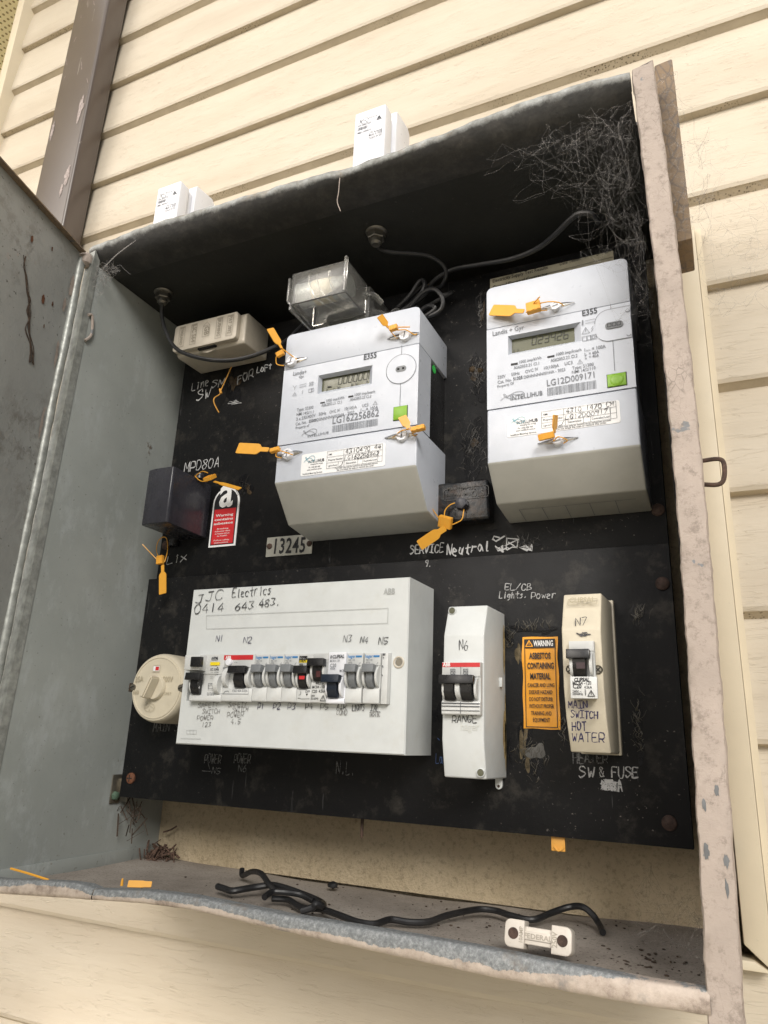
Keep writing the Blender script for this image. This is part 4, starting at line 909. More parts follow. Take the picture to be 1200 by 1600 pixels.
txt(B2, 'S1325', (-0.1505, -0.0626, 1.9122), (-0.1419, -0.0626, 1.9125), bold=.02); txt(G, 'TOT', (-0.0851, -0.0626, 1.9282), (-0.0814, -0.0626, 1.9282)); txt(G, 'T', (-0.0850, -0.0626, 1.9243), (-0.0842, -0.0626, 1.9244)); txt(G, 'T', (-0.0852, -0.0626, 1.9209), (-0.0844, -0.0626, 1.9210))
txt(G, 'LG12D009171', (-0.1202, -0.0626, 1.9010), (-0.0791, -0.0626, 1.9018)); tri_icon(G, (-0.0907, -0.0626, 1.9194), .0022)
txt(G, 'INTELLI', (-0.1532, -0.0626, 1.8926), (-0.1347, -0.0626, 1.8929)); txt(G, 'HUB', (-0.1341, -0.0626, 1.8930), (-0.1243, -0.0626, 1.8932), bold=.015)
loops_logo(G, ((-0.1633, -0.0626, 1.8947)[0], m2y-.0003, (-0.1634, -0.0626, 1.8934)[2]), ((-0.1405, -0.0626, 1.9027)[0], m2y, (-0.1405, -0.0626, 1.9016)[2]))
bc = MB(); barcode(bc, (-0.1201, -0.0626, 1.8925)[0], (-0.0777, -0.0626, 1.8977)[0], ((-0.1201, -0.0626, 1.8915)[2]+(-0.0780, -0.0626, 1.8911)[2])/2, ((-0.1199, -0.0626, 1.8996)[2]+(-0.0776, -0.0626, 1.8990)[2])/2, m2y-.0003, 9); bc.build('barcode', 'mid_ink', m2, smooth=False)
line(G, [(-0.0843, -0.0626, 1.9588), (-0.0760, -0.0626, 1.9590)], .0004); line(G, [(-0.0844, -0.0626, 1.9562), (-0.0761, -0.0626, 1.9563)], .0004); line(G, [(-0.0867, -0.0626, 1.9595), (-0.0869, -0.0626, 1.9554)], .0012); tri_icon(G, (-0.0845, -0.0626, 1.9488), .0033, .0004); line(G, [(-0.0780, -0.0626, 1.9517), (-0.0798, -0.0626, 1.9494), (-0.0779, -0.0626, 1.9495), (-0.0796, -0.0626, 1.9470)], .0005)
boxi(G, (-0.0876, -0.0626, 1.9392), (-0.0839, -0.0626, 1.9434)); boxi(G, (-0.0837, -0.0626, 1.9393), (-0.0807, -0.0626, 1.9435)); boxi(G, (-0.0803, -0.0626, 1.9392), (-0.0759, -0.0626, 1.9435)); boxi(G, (-0.0793, -0.0626, 1.9401), (-0.0770, -0.0626, 1.9425))
G.build('printed_text', 'mid_ink', m2, smooth=False)
for (a_, b_) in (((-0.1525, -0.0626, 1.9274), (-0.1461, -0.0626, 1.9301)), ((-0.1191, -0.0626, 1.9286), (-0.1127, -0.0626, 1.9310))): bc = MB(); bc.rect(a_[0], b_[0], a_[2]+.0003, b_[2]-.0003, m2y-.0003); bc.build('pulse_led', 'black_ink', m2, smooth=False)
B2.build('printed_text', 'grey_ink', m2, smooth=False)
sA, sB, sC, sD = (-0.1569, -0.0626, 1.8556), (-0.0604, -0.0626, 1.8580), (-0.1566, -0.0626, 1.8794), (-0.0596, -0.0626, 1.8776)
id_sticker(m2, (sA[0]+sC[0])/2, (sB[0]+sD[0])/2, (sA[2]+sB[2])/2, (sC[2]+sD[2])/2-.001, m2y, '4310 1470 CM', 'LG12D009171', 11)
# knock-out lines on its underside
m = MB(); ya, yb_, za, zb = -.030, .006, 1.8045-.0006, 1.7993
nn = Vector((0, (zs_ := (zb-za)), 0)); 
def und(x, t, l=.0004): return (x, lerp(ya, yb_, t), lerp(1.8038, 1.7994, t)-l)
m.flat = 1
for a_, b_ in zip([-.158, -.137, -.116, -.095, -.073], [-.137, -.116, -.095, -.073, -.056]):
    for P0, P1_ in ((und(a_, .25), und(b_, .25)), (und(a_, .25), und(a_, 1))):
        P0, P1_ = Vector(P0), Vector(P1_); d = (P1_-P0).normalized(); s_ = d.cross(Vector((0, .12, 1))).normalized()*.0003
        m.add([P0+s_, P0-s_, P1_-s_, P1_+s_], [(0, 1, 2, 3)])
m.build('knockout_lines', 'mid_ink', m2, smooth=False)
# old test-results card behind the second meter
card = thing('test_card', 'stained buff test results card sticking up behind the narrower meter', 'card', (-.12, .009, 1.93))
ca, cb = (-0.1926, 0.0092, 2.0770), (-0.0640, 0.0092, 2.0774)
m = MB(); m.box(ca[0], cb[0], .0086, .0097, 1.93, (ca[2]+cb[2])/2); m.build('card', 'old_card', card)
m = MB(); txt(m, 'Electricity Supply Test Results', (-0.1896, 0.0085, 2.0717), (-0.1301, 0.0085, 2.0735), bold=.01); txt(m, 'Date Tested:', (-0.1174, 0.0085, 2.0739), (-0.0958, 0.0085, 2.0750)); line(m, [(-0.1896, 0.0083, 2.0659), (-0.0650, 0.0083, 2.0694)], .0004); txt(m, 'Control Electrical Contractor', (-0.1897, 0.0085, 2.0637), (-0.1303, 0.0085, 2.0657)); hand(m, '7  5 2', (-0.0925, 0.0083, 2.0755), (-0.0690, 0.0083, 2.0759), .006, .0006)
m.build('card_print', 'black_ink', card, smooth=False)

# ------------------------------------------------------------------ breaker enclosure
DX0, DX1, DZ0_, DZ1_, DY = -.4914, -.2488, 1.5849, 1.7366, -.0595
db = thing('breaker_enclosure', 'wide white breaker enclosure with handwritten electrician name and circuit labels', 'enclosure', ((DX0+DX1)/2, 0, DZ0_))
rx0, rx1, rz0, rz1 = -.4838, -.2640, 1.6256, 1.6692
m = MB(); iy = DY+.012
frame_hole(m, DX0+.001, DX1-.001, DZ0_+.001, DZ1_-.001, rx0, rx1, rz0, rz1, rx0, rx1, rz0, rz1, DY, iy)
f0 = [(DX0+.001, DY, DZ0_+.001), (DX1-.001, DY, DZ0_+.001), (DX1-.001, DY, DZ1_-.001), (DX0+.001, DY, DZ1_-.001)]
f1 = [(DX0, DY+.0012, DZ0_), (DX1, DY+.0012, DZ0_), (DX1, DY+.0012, DZ1_), (DX0, DY+.0012, DZ1_)]
f2 = [(DX0-.0004, -.0003, DZ0_-.0003), (DX1+.0004, -.0003, DZ0_-.0003), (DX1+.0004, -.0003, DZ1_+.0003), (DX0-.0004, -.0003, DZ1_+.0003)]
for A_, B_ in ((f0, f1), (f1, f2)):
    for i in range(4): m.quad(A_[i], A_[(i+1) % 4], B_[(i+1) % 4], B_[i])
m.build('cover', 'board_white', db, sharp=60)
m = MB(); outline(m, [(-0.4683, -0.0600, 1.6956), ((-0.2685, -0.0600, 1.6965)[0], DY-.0005, (-0.4683, -0.0600, 1.6956)[2]), ((-0.2685, -0.0600, 1.6965)[0], DY-.0005, (-0.2690, -0.0600, 1.7091)[2]), ((-0.4702, -0.0600, 1.7095)[0], DY-.0005, (-0.2690, -0.0600, 1.7091)[2])], .0004)
outline(m, [(-0.4781, -0.0600, 1.5946), (-0.4664, -0.0600, 1.5950), (-0.4669, -0.0600, 1.5984), (-0.4786, -0.0600, 1.5980)], .0003); line(m, [(-0.4741, -0.0600, 1.5947), (-0.4746, -0.0600, 1.5982)], .0003); line(m, [(-0.4702, -0.0600, 1.5949), (-0.4707, -0.0600, 1.5983)], .0003); line(m, [(-0.4847, -0.0600, 1.5902), (-0.4605, -0.0600, 1.5907)], .0003)
txt(m, 'ABB', (-0.2738, -0.0600, 1.7219), (-0.2624, -0.0600, 1.7217), bold=.03)
m.build('moulded_outline', 'emboss_line', db, smooth=False)
c = (-0.2567, -0.0600, 1.6614)
m = MB(); m.lathe((c[0], DY+.001, c[2]), [(.0052, 0), (.0052, .0018), (.0044, .0022), (.0037, .0018), (.0033, -.004)], n=28); m.build('cover_screw_well', 'bakelite', db)
m = MB(); m.lathe((c[0], DY-.0002, c[2]), [(.0032, 0), (.0032, .0001), (.0001, .0001)], n=20); m.build('cover_screw', 'screw_metal', db)
hw(db, 'pen_ink', 'JJC', (-0.4856, -0.0600, 1.7223), (-0.4522, -0.0600, 1.7247), .0090, .00080, .03, seed=4); hw(db, 'pen_ink', 'Electrics', (-0.4405, -0.0600, 1.7265), (-0.3945, -0.0600, 1.7274), .0084, .0008, .04, seed=5)
hw(db, 'pen_ink', '0414', (-0.4858, -0.0600, 1.7108), (-0.4498, -0.0600, 1.7133), .0088, .00085, .04, seed=6); hw(db, 'pen_ink', '643', (-0.4353, -0.0600, 1.7133), (-0.4140, -0.0600, 1.7140), .0074, .0008, .04, seed=7); hw(db, 'pen_ink', '483.', (-0.4072, -0.0600, 1.7155), (-0.3832, -0.0600, 1.7160), .0070, .0009, .04, seed=8)
for s_, a_, b_ in (('N1', (-0.4550, -0.0600, 1.6830), (-0.4468, -0.0600, 1.6829)), ('N2', (-0.4220, -0.0600, 1.6807), (-0.4126, -0.0600, 1.6806)), ('N3', (-0.3124, -0.0600, 1.6794), (-0.3041, -0.0600, 1.6792)), ('N4', (-0.2950, -0.0600, 1.6785), (-0.2876, -0.0600, 1.6779)), ('N5', (-0.2766, -0.0600, 1.6772), (-0.2679, -0.0600, 1.6770))):
    hw(db, 'pen_ink' if s_ > 'N2' else 'navy_ink', s_, a_, b_, .0060, .0006, .03, seed=len(s_)+ord(s_[1]))
for s_, a_, b_ in (('P1', (-0.3987, -0.0600, 1.6192), (-0.3920, -0.0600, 1.6193)), ('P2', (-0.3817, -0.0600, 1.6195), (-0.3741, -0.0600, 1.6197)), ('P3', (-0.3658, -0.0600, 1.6198), (-0.3579, -0.0600, 1.6200)), ('P4', (-0.3473, -0.0600, 1.6202), (-0.3400, -0.0600, 1.6203)), ('P5', (-0.3317, -0.0600, 1.6201), (-0.3235, -0.0600, 1.6203)), ('AIR', (-0.3152, -0.0600, 1.6208), (-0.3058, -0.0600, 1.6210)), ('LIGHTS', (-0.2996, -0.0600, 1.6202), (-0.2879, -0.0600, 1.6201)), ('IXL', (-0.2819, -0.0600, 1.6202), (-0.2738, -0.0600, 1.6200))):
    hw(db, 'pen_ink' if 'P' not in s_ or s_ > 'P3' else 'navy_ink', s_, a_, b_, .0052, .00055, .03, seed=ord(s_[0])+ord(s_[1]))
for s_, a_, b_ in (('SAFETY', (-0.4681, -0.0600, 1.6192), (-0.4442, -0.0600, 1.6206)), ('SWITCH', (-0.4619, -0.0600, 1.6138), (-0.4417, -0.0600, 1.6146)), ('POWER', (-0.4674, -0.0600, 1.6077), (-0.4488, -0.0600, 1.6085)), ('123', (-0.4611, -0.0600, 1.6017), (-0.4506, -0.0600, 1.6023)), ('SAFETY', (-0.4320, -0.0600, 1.6206), (-0.4115, -0.0600, 1.6216)), ('SWITCH', (-0.4265, -0.0600, 1.6159), (-0.4094, -0.0600, 1.6176)), ('POWER', (-0.4325, -0.0600, 1.6110), (-0.4138, -0.0600, 1.6121)), ('4.5', (-0.4275, -0.0600, 1.6054), (-0.4165, -0.0600, 1.6057)),
    ('COND', (-0.3149, -0.0600, 1.6161), (-0.3045, -0.0600, 1.6164)), ('TASTIC', (-0.2826, -0.0600, 1.6152), (-0.2726, -0.0600, 1.6155))):
    hw(db, 'faint_ink', s_, a_, b_, .0041, .0005, .05, seed=ord(s_[1])+int(abs(a_[0])*1e4) % 50)
# ---- breakers
def cheek(m, xa, xb, zc, r, y0, y1):
    """white finger guard beside the toggle: half disc seen from the side"""
    P = [(y0, zc+r)]+[(y0-(y0-y1)*math.sin(math.pi*i/10), zc+r*math.cos(math.pi*i/10)) for i in range(1, 10)]+[(y0, zc-r)]
    m.prism(P, xa, xb, 'x', .0003, 1)
def toggle(x0, x1, zc, on, y, h=.0075, body=None, poles=1):
    """lever: a wide cap on a narrower neck"""
    m = MB(); s_ = 1 if on else -1; yc = y-.0085; zt = zc+s_*.0055
    m.prism([(yc-.0015, zt-h*.42), (yc-.0005, zt+h*.50), (yc+.0055, zt+h*.42), (yc+.0060, zt-h*.45)], x0, x1, 'x', .0005, 2)
    for xa_, xb_ in (((x0+(x1-x0)*.22, x1-(x1-x0)*.22),) if poles == 1 else ((lerp(x0, x1, .10), lerp(x0, x1, .40)), (lerp(x0, x1, .60), lerp(x0, x1, .92)))): m.prism([(y-.0055, zt-h*.2), (y-.0055, zc-s_*.004), (y-.002, zc-s_*.0105), (y+.001, zc-s_*.0105), (y+.001, zt)], xa_, xb_, 'x', .0003, 1)
    return m
BY = -.0668
def breaker(label, x0, x1, z0, z1, zc, tmat='grey_toggle', group=None, poles=1, cat='circuit breaker', on=True, y=BY, bmat='breaker_white', yback=-.0485, cap=None, gt=True):
    t = thing('circuit_breaker', label, cat, ((x0+x1)/2, yback, z0), group)
    m = MB(); g = .0002
    m.prism([(y+.0006, z0), (y, z0+.001), (y, zc-.0115), (y+.0018, zc-.0105), (y+.0018, zc+.0080), (y+.0004, zc+.0088), (y+.0004, z1), (yback, z1), (yback, z0)], x0+g, x1-g, 'x', .00025, 1)
    body = m.build('body', bmat, t)
    w_ = x1-x0; c_ = .13*w_/poles
    m = MB(); cheek(m, x0+w_*.06, x0+w_*.06+c_, zc-.001, .0090, y+.0018, y-.0055); m.build('finger_guard', bmat, t); m = MB(); cheek(m, x1-w_*.06-c_, x1-w_*.06, zc-.001, .0090, y+.0018, y-.0055); m.build('finger_guard', bmat, t)
    cx0, cx1 = (x0+w_*.16, x1-w_*.16) if cap is None else (x0+w_*cap[0], x1-w_*cap[1])
    tg = toggle(cx0, cx1, zc, on, y, poles=poles).build('toggle', tmat, t)
    return t, tg
def ys(a): return a[2]
W0 = 1.6258; W1 = 1.6690
# group edges along the row
E = {'a': (-0.4749, -0.0668, 1.6262)[0], 'b': (-0.4370, -0.0668, 1.6267)[0], 'c': (-0.4022, -0.0668, 1.6272)[0], 'd': (-0.3872, -0.0668, 1.6274)[0], 'e': (-0.3718, -0.0668, 1.6277)[0], 'f': (-0.3539, -0.0668, 1.6271)[0], 'g': (-0.3387, -0.0668, 1.6273)[0], 'h': (-0.3224, -0.0668, 1.6275)[0], 'i': (-0.3043, -0.0668, 1.6278)[0], 'j': (-0.2871, -0.0668, 1.6281)[0], 'k': (-0.2703, -0.0668, 1.6283)[0], 'l': (-0.2655, -0.0668, 1.6284)[0]}
zcH = ((-0.3993, -0.0668, 1.6499)[2]+(-0.2805, -0.0668, 1.6502)[2])/2-.0005
# plain hager-type breakers: one prototype, then copies
def hager(x0, x1, label, group):
    t, tg = breaker(label, x0, x1, W0, W1, zcH, 'grey_toggle', group)
    m = MB(); txt(m, 'hager', (x0+.0010, BY+.0004, W1-.0042), (x0+.0085, BY+.0004, W1-.0042), bold=.015); m.rect(x0+.0090, x1-.0012, W1-.0038, W1-.0022, BY+.0001); m.build('brand_print', 'blue_ink', t, smooth=False)
    m = MB(); txt(m, 'NS 110', (x0+.0020, BY+.0004, W1-.0070), (x0+.0080, BY+.0004, W1-.0070)); outline(m, [(x0+.0025, BY+.0001, W1-.0105), (x0+.0055, BY+.0001, W1-.0105), (x0+.0055, BY+.0001, W1-.0080), (x0+.0025, BY+.0001, W1-.0080)], .0003); line(m, [(x0+.0125, BY+.0001, W1-.0100), (x0+.0140, BY+.0001, W1-.0080)], .0003); m.build('rating_print', 'mid_ink', t, smooth=False)
    m = MB(); txt(m, 'I ON', (x0+.0062, BY-.0021, zcH-.0086), (x1-.0060, BY-.0021, zcH-.0086), bold=.01, lift=.0006, n=(0, -1, -.3)); m.build('toggle_print', 'mid_ink', tg, smooth=False)
    return t
def copy_tree(o, parent=None):
    c = o.copy(); COL.objects.link(c); c.parent = parent
    for ch in list(o.children): copy_tree(ch, c)
    return c
GR = 'grey-toggle circuit breakers in the wide white enclosure'
pitch = (E['d']-E['c'])
w1 = (E['f']-E['c'])/3
labs = ['grey-toggle breaker above handwritten P1, next to the black toggle under the red stripe', 'grey-toggle breaker above handwritten P2, middle of three alike', 'grey-toggle breaker above handwritten P3, beside the yellow-striped breaker', 'grey-toggle breaker above handwritten LIGHTS and under N4', 'grey-toggle breaker above handwritten IXL, last in the row']
proto = hager(E['c'], E['c']+w1, labs[0], GR)
for x, lab_ in ((E['c']+w1, labs[1]), (E['c']+2*w1, labs[2]), (E['i'], labs[3]), (E['j'], labs[4])):
    c_ = copy_tree(proto); c_.location.x += x-E['c']; c_['label'] = lab_
# N1 safety switch with black test button
zc1 = (-0.4680, -0.0668, 1.6435)[2]-.0002
t, tg = breaker('white safety switch with a black square button above its black toggle, leftmost in the row', E['a'], E['b'], W0-.0008, W1+.0005, zc1-.0012, 'black_plastic', cat='safety switch', cap=(.0, .54), y=BY-.0002)
a_, b_ = (-0.4753, -0.0668, 1.6531), (-0.4587, -0.0668, 1.6683)
m = MB(); m.prism([(BY+.001, a_[2]+.0002), (BY-.0105, a_[2]+.0006), (BY-.0110, b_[2]-.0006), (BY+.001, b_[2]+.0002)], a_[0]-.001, b_[0], 'x', .0005, 2); m.build('button_housing', 'breaker_white', t)
a_, b_ = (-0.4665, -0.0785, 1.6563), (-0.4538, -0.0785, 1.6658)
m = MB(); m.box(a_[0]+.0003, b_[0]-.0002, -.0815, -.0770, a_[2], b_[2], .0006); m.build('test_button', 'black_plastic', t)
m = MB(); ya, yb_ = (-0.4533, -0.0668, 1.6583), (-0.4416, -0.0668, 1.6624); m.rect(ya[0], yb_[0]-.0004, ya[2]+.0006, yb_[2]-.0004, BY-.0006); m.build('yellow_band', 'yellow_band', t, smooth=False)
m = MB(); boxi(m, (-0.4523, -0.0668, 1.6640), (-0.4451, -0.0668, 1.6661)); txt(m, 'HPM', (-0.4518, -0.0668, 1.6643), (-0.4455, -0.0668, 1.6645), bold=.02); txt(m, '10 kA 30 mA', (-0.4532, -0.0668, 1.6601), (-0.4417, -0.0668, 1.6600), bold=.02); txt(m, '240V 20A', (-0.4521, -0.0668, 1.6583), (-0.4447, -0.0668, 1.6582)); tri_icon(m, (-0.4442, -0.0668, 1.6562), .0016)
for a_, b_ in (((-0.4528, -0.0668, 1.6557), (-0.4498, -0.0668, 1.6557)), ((-0.4529, -0.0668, 1.6537), (-0.4427, -0.0668, 1.6539)), ((-0.4520, -0.0668, 1.6517), (-0.4493, -0.0668, 1.6519)), ((-0.4475, -0.0668, 1.6517), (-0.4425, -0.0668, 1.6519)), ((-0.4522, -0.0668, 1.6481), (-0.4491, -0.0668, 1.6482)), ((-0.4520, -0.0668, 1.6462), (-0.4488, -0.0668, 1.6464)), ((-0.4467, -0.0668, 1.6497), (-0.4424, -0.0668, 1.6499))): txt(m, 'AC 50Hz', a_, b_)
outline(m, [(-0.4527, -0.0668, 1.6368), (-0.4419, -0.0668, 1.6369), (-0.4425, -0.0668, 1.6418), (-0.4533, -0.0668, 1.6417)], .0004); line(m, [(-0.4530, -0.0668, 1.6395), (-0.4493, -0.0668, 1.6417), (-0.4475, -0.0668, 1.6368), (-0.4423, -0.0668, 1.6400)], .0004); txt(m, 'ELECTRONIC', (-0.4535, -0.0668, 1.6320), (-0.4441, -0.0668, 1.6321), bold=.01); txt(m, 'RCD TYPE AC', (-0.4533, -0.0668, 1.6304), (-0.4450, -0.0668, 1.6305), bold=.01)
m.build('rating_print', 'grey_ink', t, smooth=False)
m = MB(); txt(m, 'I ON', (-0.4658, -0.0700, 1.6364), (-0.4601, -0.0700, 1.6365), bold=.01, lift=.0010); m.build('toggle_print', 'paper', tg, smooth=False)
# N2 safety switch with red stripe
t, tg = breaker('two-module safety switch with red stripe, oval test button and black toggle', E['b'], E['c'], W0-.0004, W1+.0003, zcH-.0010, 'black_plastic', cat='safety switch', cap=(.33, .11), y=BY)
m = MB(); a_, b_ = (-0.4382, -0.0668, 1.6655), (-0.4048, -0.0668, 1.6683); m.rect(a_[0], b_[0]+.0003, W1-.0050, W1-.0005, BY+.0001); m.build('red_stripe', 'red_ink', t, smooth=False)
m = MB(); txt(m, 'ABB', (a_[0]+.002, BY+.0001, W1-.0042), (a_[0]+.0085, BY+.0001, W1-.0042), bold=.03); m.build('brand_print', 'white_ink', t, smooth=False)
c_ = (-0.4313, -0.0668, 1.6618); m = MB(); m.lathe((c_[0], BY+.0008, c_[2]), [(.0036, 0), (.0036, .0022), (.0030, .0030), (.0001, .0032)], n=20); m.build('test_button', 'fresh_white', t)
m = MB(); line(m, [(-0.4377, -0.0668, 1.6322), (-0.4058, -0.0668, 1.6324)], .0004); line(m, [(-0.4058, -0.0668, 1.6324), (-0.4067, -0.0668, 1.6407)], .0003); line(m, [(-0.4379, -0.0668, 1.6454), (-0.4273, -0.0668, 1.6452)], .0003); line(m, [(-0.4343, -0.0668, 1.6322), (-0.4326, -0.0668, 1.6347), (-0.4288, -0.0668, 1.6349), (-0.4281, -0.0668, 1.6337)], .0005); txt(m, 'F362 40A 0.03A', (-0.4242, -0.0668, 1.6341), (-0.4071, -0.0668, 1.6343))
for a_, b_ in (((-0.4380, -0.0668, 1.6553), (-0.4296, -0.0668, 1.6555)), ((-0.4377, -0.0668, 1.6528), (-0.4304, -0.0668, 1.6529)), ((-0.4374, -0.0668, 1.6499), (-0.4278, -0.0668, 1.6501)), ((-0.4371, -0.0668, 1.6476), (-0.4287, -0.0668, 1.6477)), ((-0.4364, -0.0668, 1.6427), (-0.4314, -0.0668, 1.6427)), ((-0.4360, -0.0668, 1.6396), (-0.4310, -0.0668, 1.6396)), ((-0.4253, -0.0668, 1.6611), (-0.4220, -0.0668, 1.6613))): txt(m, 'IEC 1008', a_, b_)
m.build('rating_print', 'mid_ink', t, smooth=False)
# P4 yellow band with red toggle window
t, tg = breaker('breaker with a yellow band and a red patch under its black toggle, above handwritten P4', E['f'], E['g'], W0-.0004, W1, zcH-.0012, 'black_plastic', cap=(.02, .04))
m = MB(); a_, b_ = (-0.3539, -0.0668, 1.6609), (-0.3398, -0.0668, 1.6632); m.rect(E['f']+.0006, E['g']-.0005, a_[2], b_[2]+.0005, BY+.0001); m.build('yellow_band', 'yellow_band', t, smooth=False)
m = MB(); boxi(m, (-0.3526, -0.0668, 1.6636), (-0.3451, -0.0668, 1.6666), .0006); txt(m, 'HPM', (-0.3517, -0.0668, 1.6639), (-0.3456, -0.0668, 1.6642), bold=.03); txt(m, '10kA 30', (-0.3532, -0.0668, 1.6613), (-0.3416, -0.0668, 1.6614), bold=.02); txt(m, '4000', (-0.3529, -0.0668, 1.6583), (-0.3487, -0.0668, 1.6583), bold=.02); tri_icon(m, (-0.3429, -0.0668, 1.6592), .0015, .0006); txt(m, 'OFF', (-0.3445, -0.0668, 1.6341), (-0.3397, -0.0668, 1.6341), bold=.01)
v = (-0.3426, -0.0668, 1.6323); m.add([(v[0]-.0012, BY-.0003, v[2]+.0012), (v[0], BY-.0003, v[2]-.0010), (v[0]+.0012, BY-.0003, v[2]+.0012)], [(0, 1, 2)]); line(m, [(-0.3516, -0.0668, 1.6294), (-0.3490, -0.0668, 1.6292)], .0004); line(m, [(-0.3491, -0.0668, 1.6351), (-0.3489, -0.0668, 1.6327), (-0.3507, -0.0668, 1.6320)], .0004); line(m, [(-0.3488, -0.0668, 1.6288), (-0.3397, -0.0668, 1.6290)], .0003)
m.build('rating_print', 'black_ink', t, smooth=False)
a_, b_ = (-0.3481, -0.0720, 1.6455), (-0.3423, -0.0720, 1.6485); m = MB(); m.rect(a_[0], b_[0], a_[2], b_[2], -.0736); m.build('red_flag', 'red_ink', tg, smooth=False)
# P5 switched off, lever up high over a grey-white label
zc5 = (-0.3320, -0.0668, 1.6553)[2]
t, tg = breaker('breaker whose black toggle sits higher than its neighbours, above handwritten P5', E['g'], E['h'], W0-.0002, W1+.0003, zc5-.0006, 'black_plastic', cap=(-.02, .0), y=BY-.0008)
m = MB(); txt(m, 'WILCO', (-0.3337, -0.0678, 1.6414), (-0.3254, -0.0678, 1.6418), bold=.035, shear=.25); txt(m, 'MCB4 - 120', (-0.3369, -0.0678, 1.6380), (-0.3234, -0.0678, 1.6385)); txt(m, 'C20  4.5kA', (-0.3369, -0.0678, 1.6341), (-0.3227, -0.0678, 1.6346), bold=.012); txt(m, '240V', (-0.3378, -0.0678, 1.6306), (-0.3334, -0.0678, 1.6308)); txt(m, '50-60Hz', (-0.3376, -0.0678, 1.6282), (-0.3300, -0.0678, 1.6285)); tri_icon(m, (-0.3252, -0.0678, 1.6295), .0026, .0005)
m.build('rating_print', 'black_ink', t, smooth=False)
a_, b_ = (-0.3304, -0.0720, 1.6474), (-0.3258, -0.0720, 1.6528); m = MB(); m.rect(a_[0], b_[0], a_[2], b_[2], -.0743); m.build('red_flag', plain('dark_red_flag', (.06, .015, .015, 1), .4), tg, smooth=False)
# newer white breaker
zc6 = (-0.3158, -0.0668, 1.6414)[2]
t, tg = breaker('bright white newer breaker with a navy toggle set lower, above handwritten AIR COND', E['h'], E['i'], W0-.0006, W1+.0008, zc6-.0008, 'navy_toggle', cap=(-.06, .10), y=BY-.0010, bmat='fresh_white')
m = MB(); txt(m, 'CLIPSAL', (-0.3179, -0.0680, 1.6644), (-0.3061, -0.0680, 1.6648), bold=.03, shear=.25); line(m, [(-0.3199, -0.0680, 1.6644), (-0.3194, -0.0680, 1.6669)], .0006); line(m, [(-0.3189, -0.0680, 1.6644), (-0.3184, -0.0680, 1.6669)], .0006); m.build('brand_print', 'grey_ink', t, smooth=False)
m = MB(); txt(m, 'MCBH-120', (-0.3202, -0.0680, 1.6612), (-0.3105, -0.0680, 1.6615)); txt(m, 'C20', (-0.3199, -0.0680, 1.6565), (-0.3138, -0.0680, 1.6568)); txt(m, '4500A', (-0.3198, -0.0680, 1.6544), (-0.3144, -0.0680, 1.6546)); txt(m, 'MCB', (-0.3099, -0.0680, 1.6526), (-0.3054, -0.0680, 1.6527)); m.build('rating_print', 'mid_ink', t, smooth=False)
m = MB(); txt(m, 'I ON', (-0.3144, -0.0710, 1.6351), (-0.3099, -0.0710, 1.6352), lift=.001); m.build('toggle_print', 'mid_ink', tg, smooth=False)
# blank filler at the right end
t = thing('blank_filler', 'narrow white blanking strip at the right end of the breaker row', 'blanking strip', (E['l']-.003, -.05, W0))
m = MB(); m.box(E['k']+.0003, rx1-.0003, BY+.0010, -.0485, W0, W1, .0003); m.build('strip', 'breaker_white', t)
m = MB()
for a_, b_ in (((-0.2690, -0.0668, 1.6679), (-0.2669, -0.0668, 1.6679)), ((-0.2689, -0.0668, 1.6670), (-0.2674, -0.0668, 1.6670)), ((-0.2688, -0.0668, 1.6647), (-0.2680, -0.0668, 1.6647)), ((-0.2690, -0.0668, 1.6579), (-0.2685, -0.0668, 1.6565)), ((-0.2692, -0.0668, 1.6502), (-0.2686, -0.0668, 1.6493))): line(m, [(a_[0], BY+.0006, a_[2]), (b_[0], BY+.0006, b_[2])], .0007)
m.build('scuffs', 'grey_ink', t, smooth=False)

# ------------------------------------------------------------------ RANGE breaker box (N6)
X0, X1 = -.2140, -.1785
n6 = thing('breaker_enclosure', 'narrow tall white breaker box marked N6 and RANGE', 'enclosure', ((X0+X1)/2, 0, 1.5695))
m = MB(); m.prism([(-.0003, 1.5690), (-.0590, 1.5700), (-.0655, 1.5990), (-.0640, 1.6830), (-.0530, 1.7095), (-.0003, 1.7105)], X0, X1, 'x', .0014, 3); m.build('cover', 'board_white', n6)
for c_ in ((-0.2094, -0.0560, 1.7052), (-0.1826, -0.0610, 1.5749)):
    o = MB(); o.lathe((c_[0], c_[1]+.0035, c_[2]), [(.0035, 0), (.0035, .0042), (.0030, .0046), (.0027, .0042), (.0025, .001)], (0, -1, 0), 24); q = o.build('screw_well', 'board_white', n6)
    o = MB(); o.lathe((c_[0], c_[1]-.0010, c_[2]), [(.0026, 0), (.0001, .0002)], n=20); o.build('screw_head', plain('well_shadow', (.10, .10, .06, 1), .6), q)  # screw head with the shade of its well put into the colour
c_ = (-0.1847, -0.0040, 1.5631); m = MB(); m.prism([(c_[0]-.0030, c_[2]+.006), (c_[0]-.0030, c_[2])]+[(c_[0]+.0030*math.cos(math.pi+a), c_[2]+.0032*math.sin(math.pi+a)) for a in [math.pi*i/8 for i in range(1, 8)]]+[(c_[0]+.0030, c_[2]), (c_[0]+.0030, c_[2]+.006)], -.004, -.0005, 'y', .0003)
fx = m.build('fixing_lug', 'board_white', n6); m = MB(); m.lathe((c_[0], -.0042, c_[2]-.0006), [(.0012, 0), (.0001, .0001)], n=12); m.build('lug_hole', 'rust_dark', fx)
for z_ in (1.688, 1.607):
    m = MB(); m.lathe((X1+.0002, -.010, z_), [(.002, 0), (.0001, .0001)], (1, 0, 0), 8)
m = MB(); m.box(X1-.0005, X1+.0022, -.020, -.016, 1.644, 1.652, .0004); m.build('side_clip', 'board_white', n6)
m = MB()   # glue stains running down the side
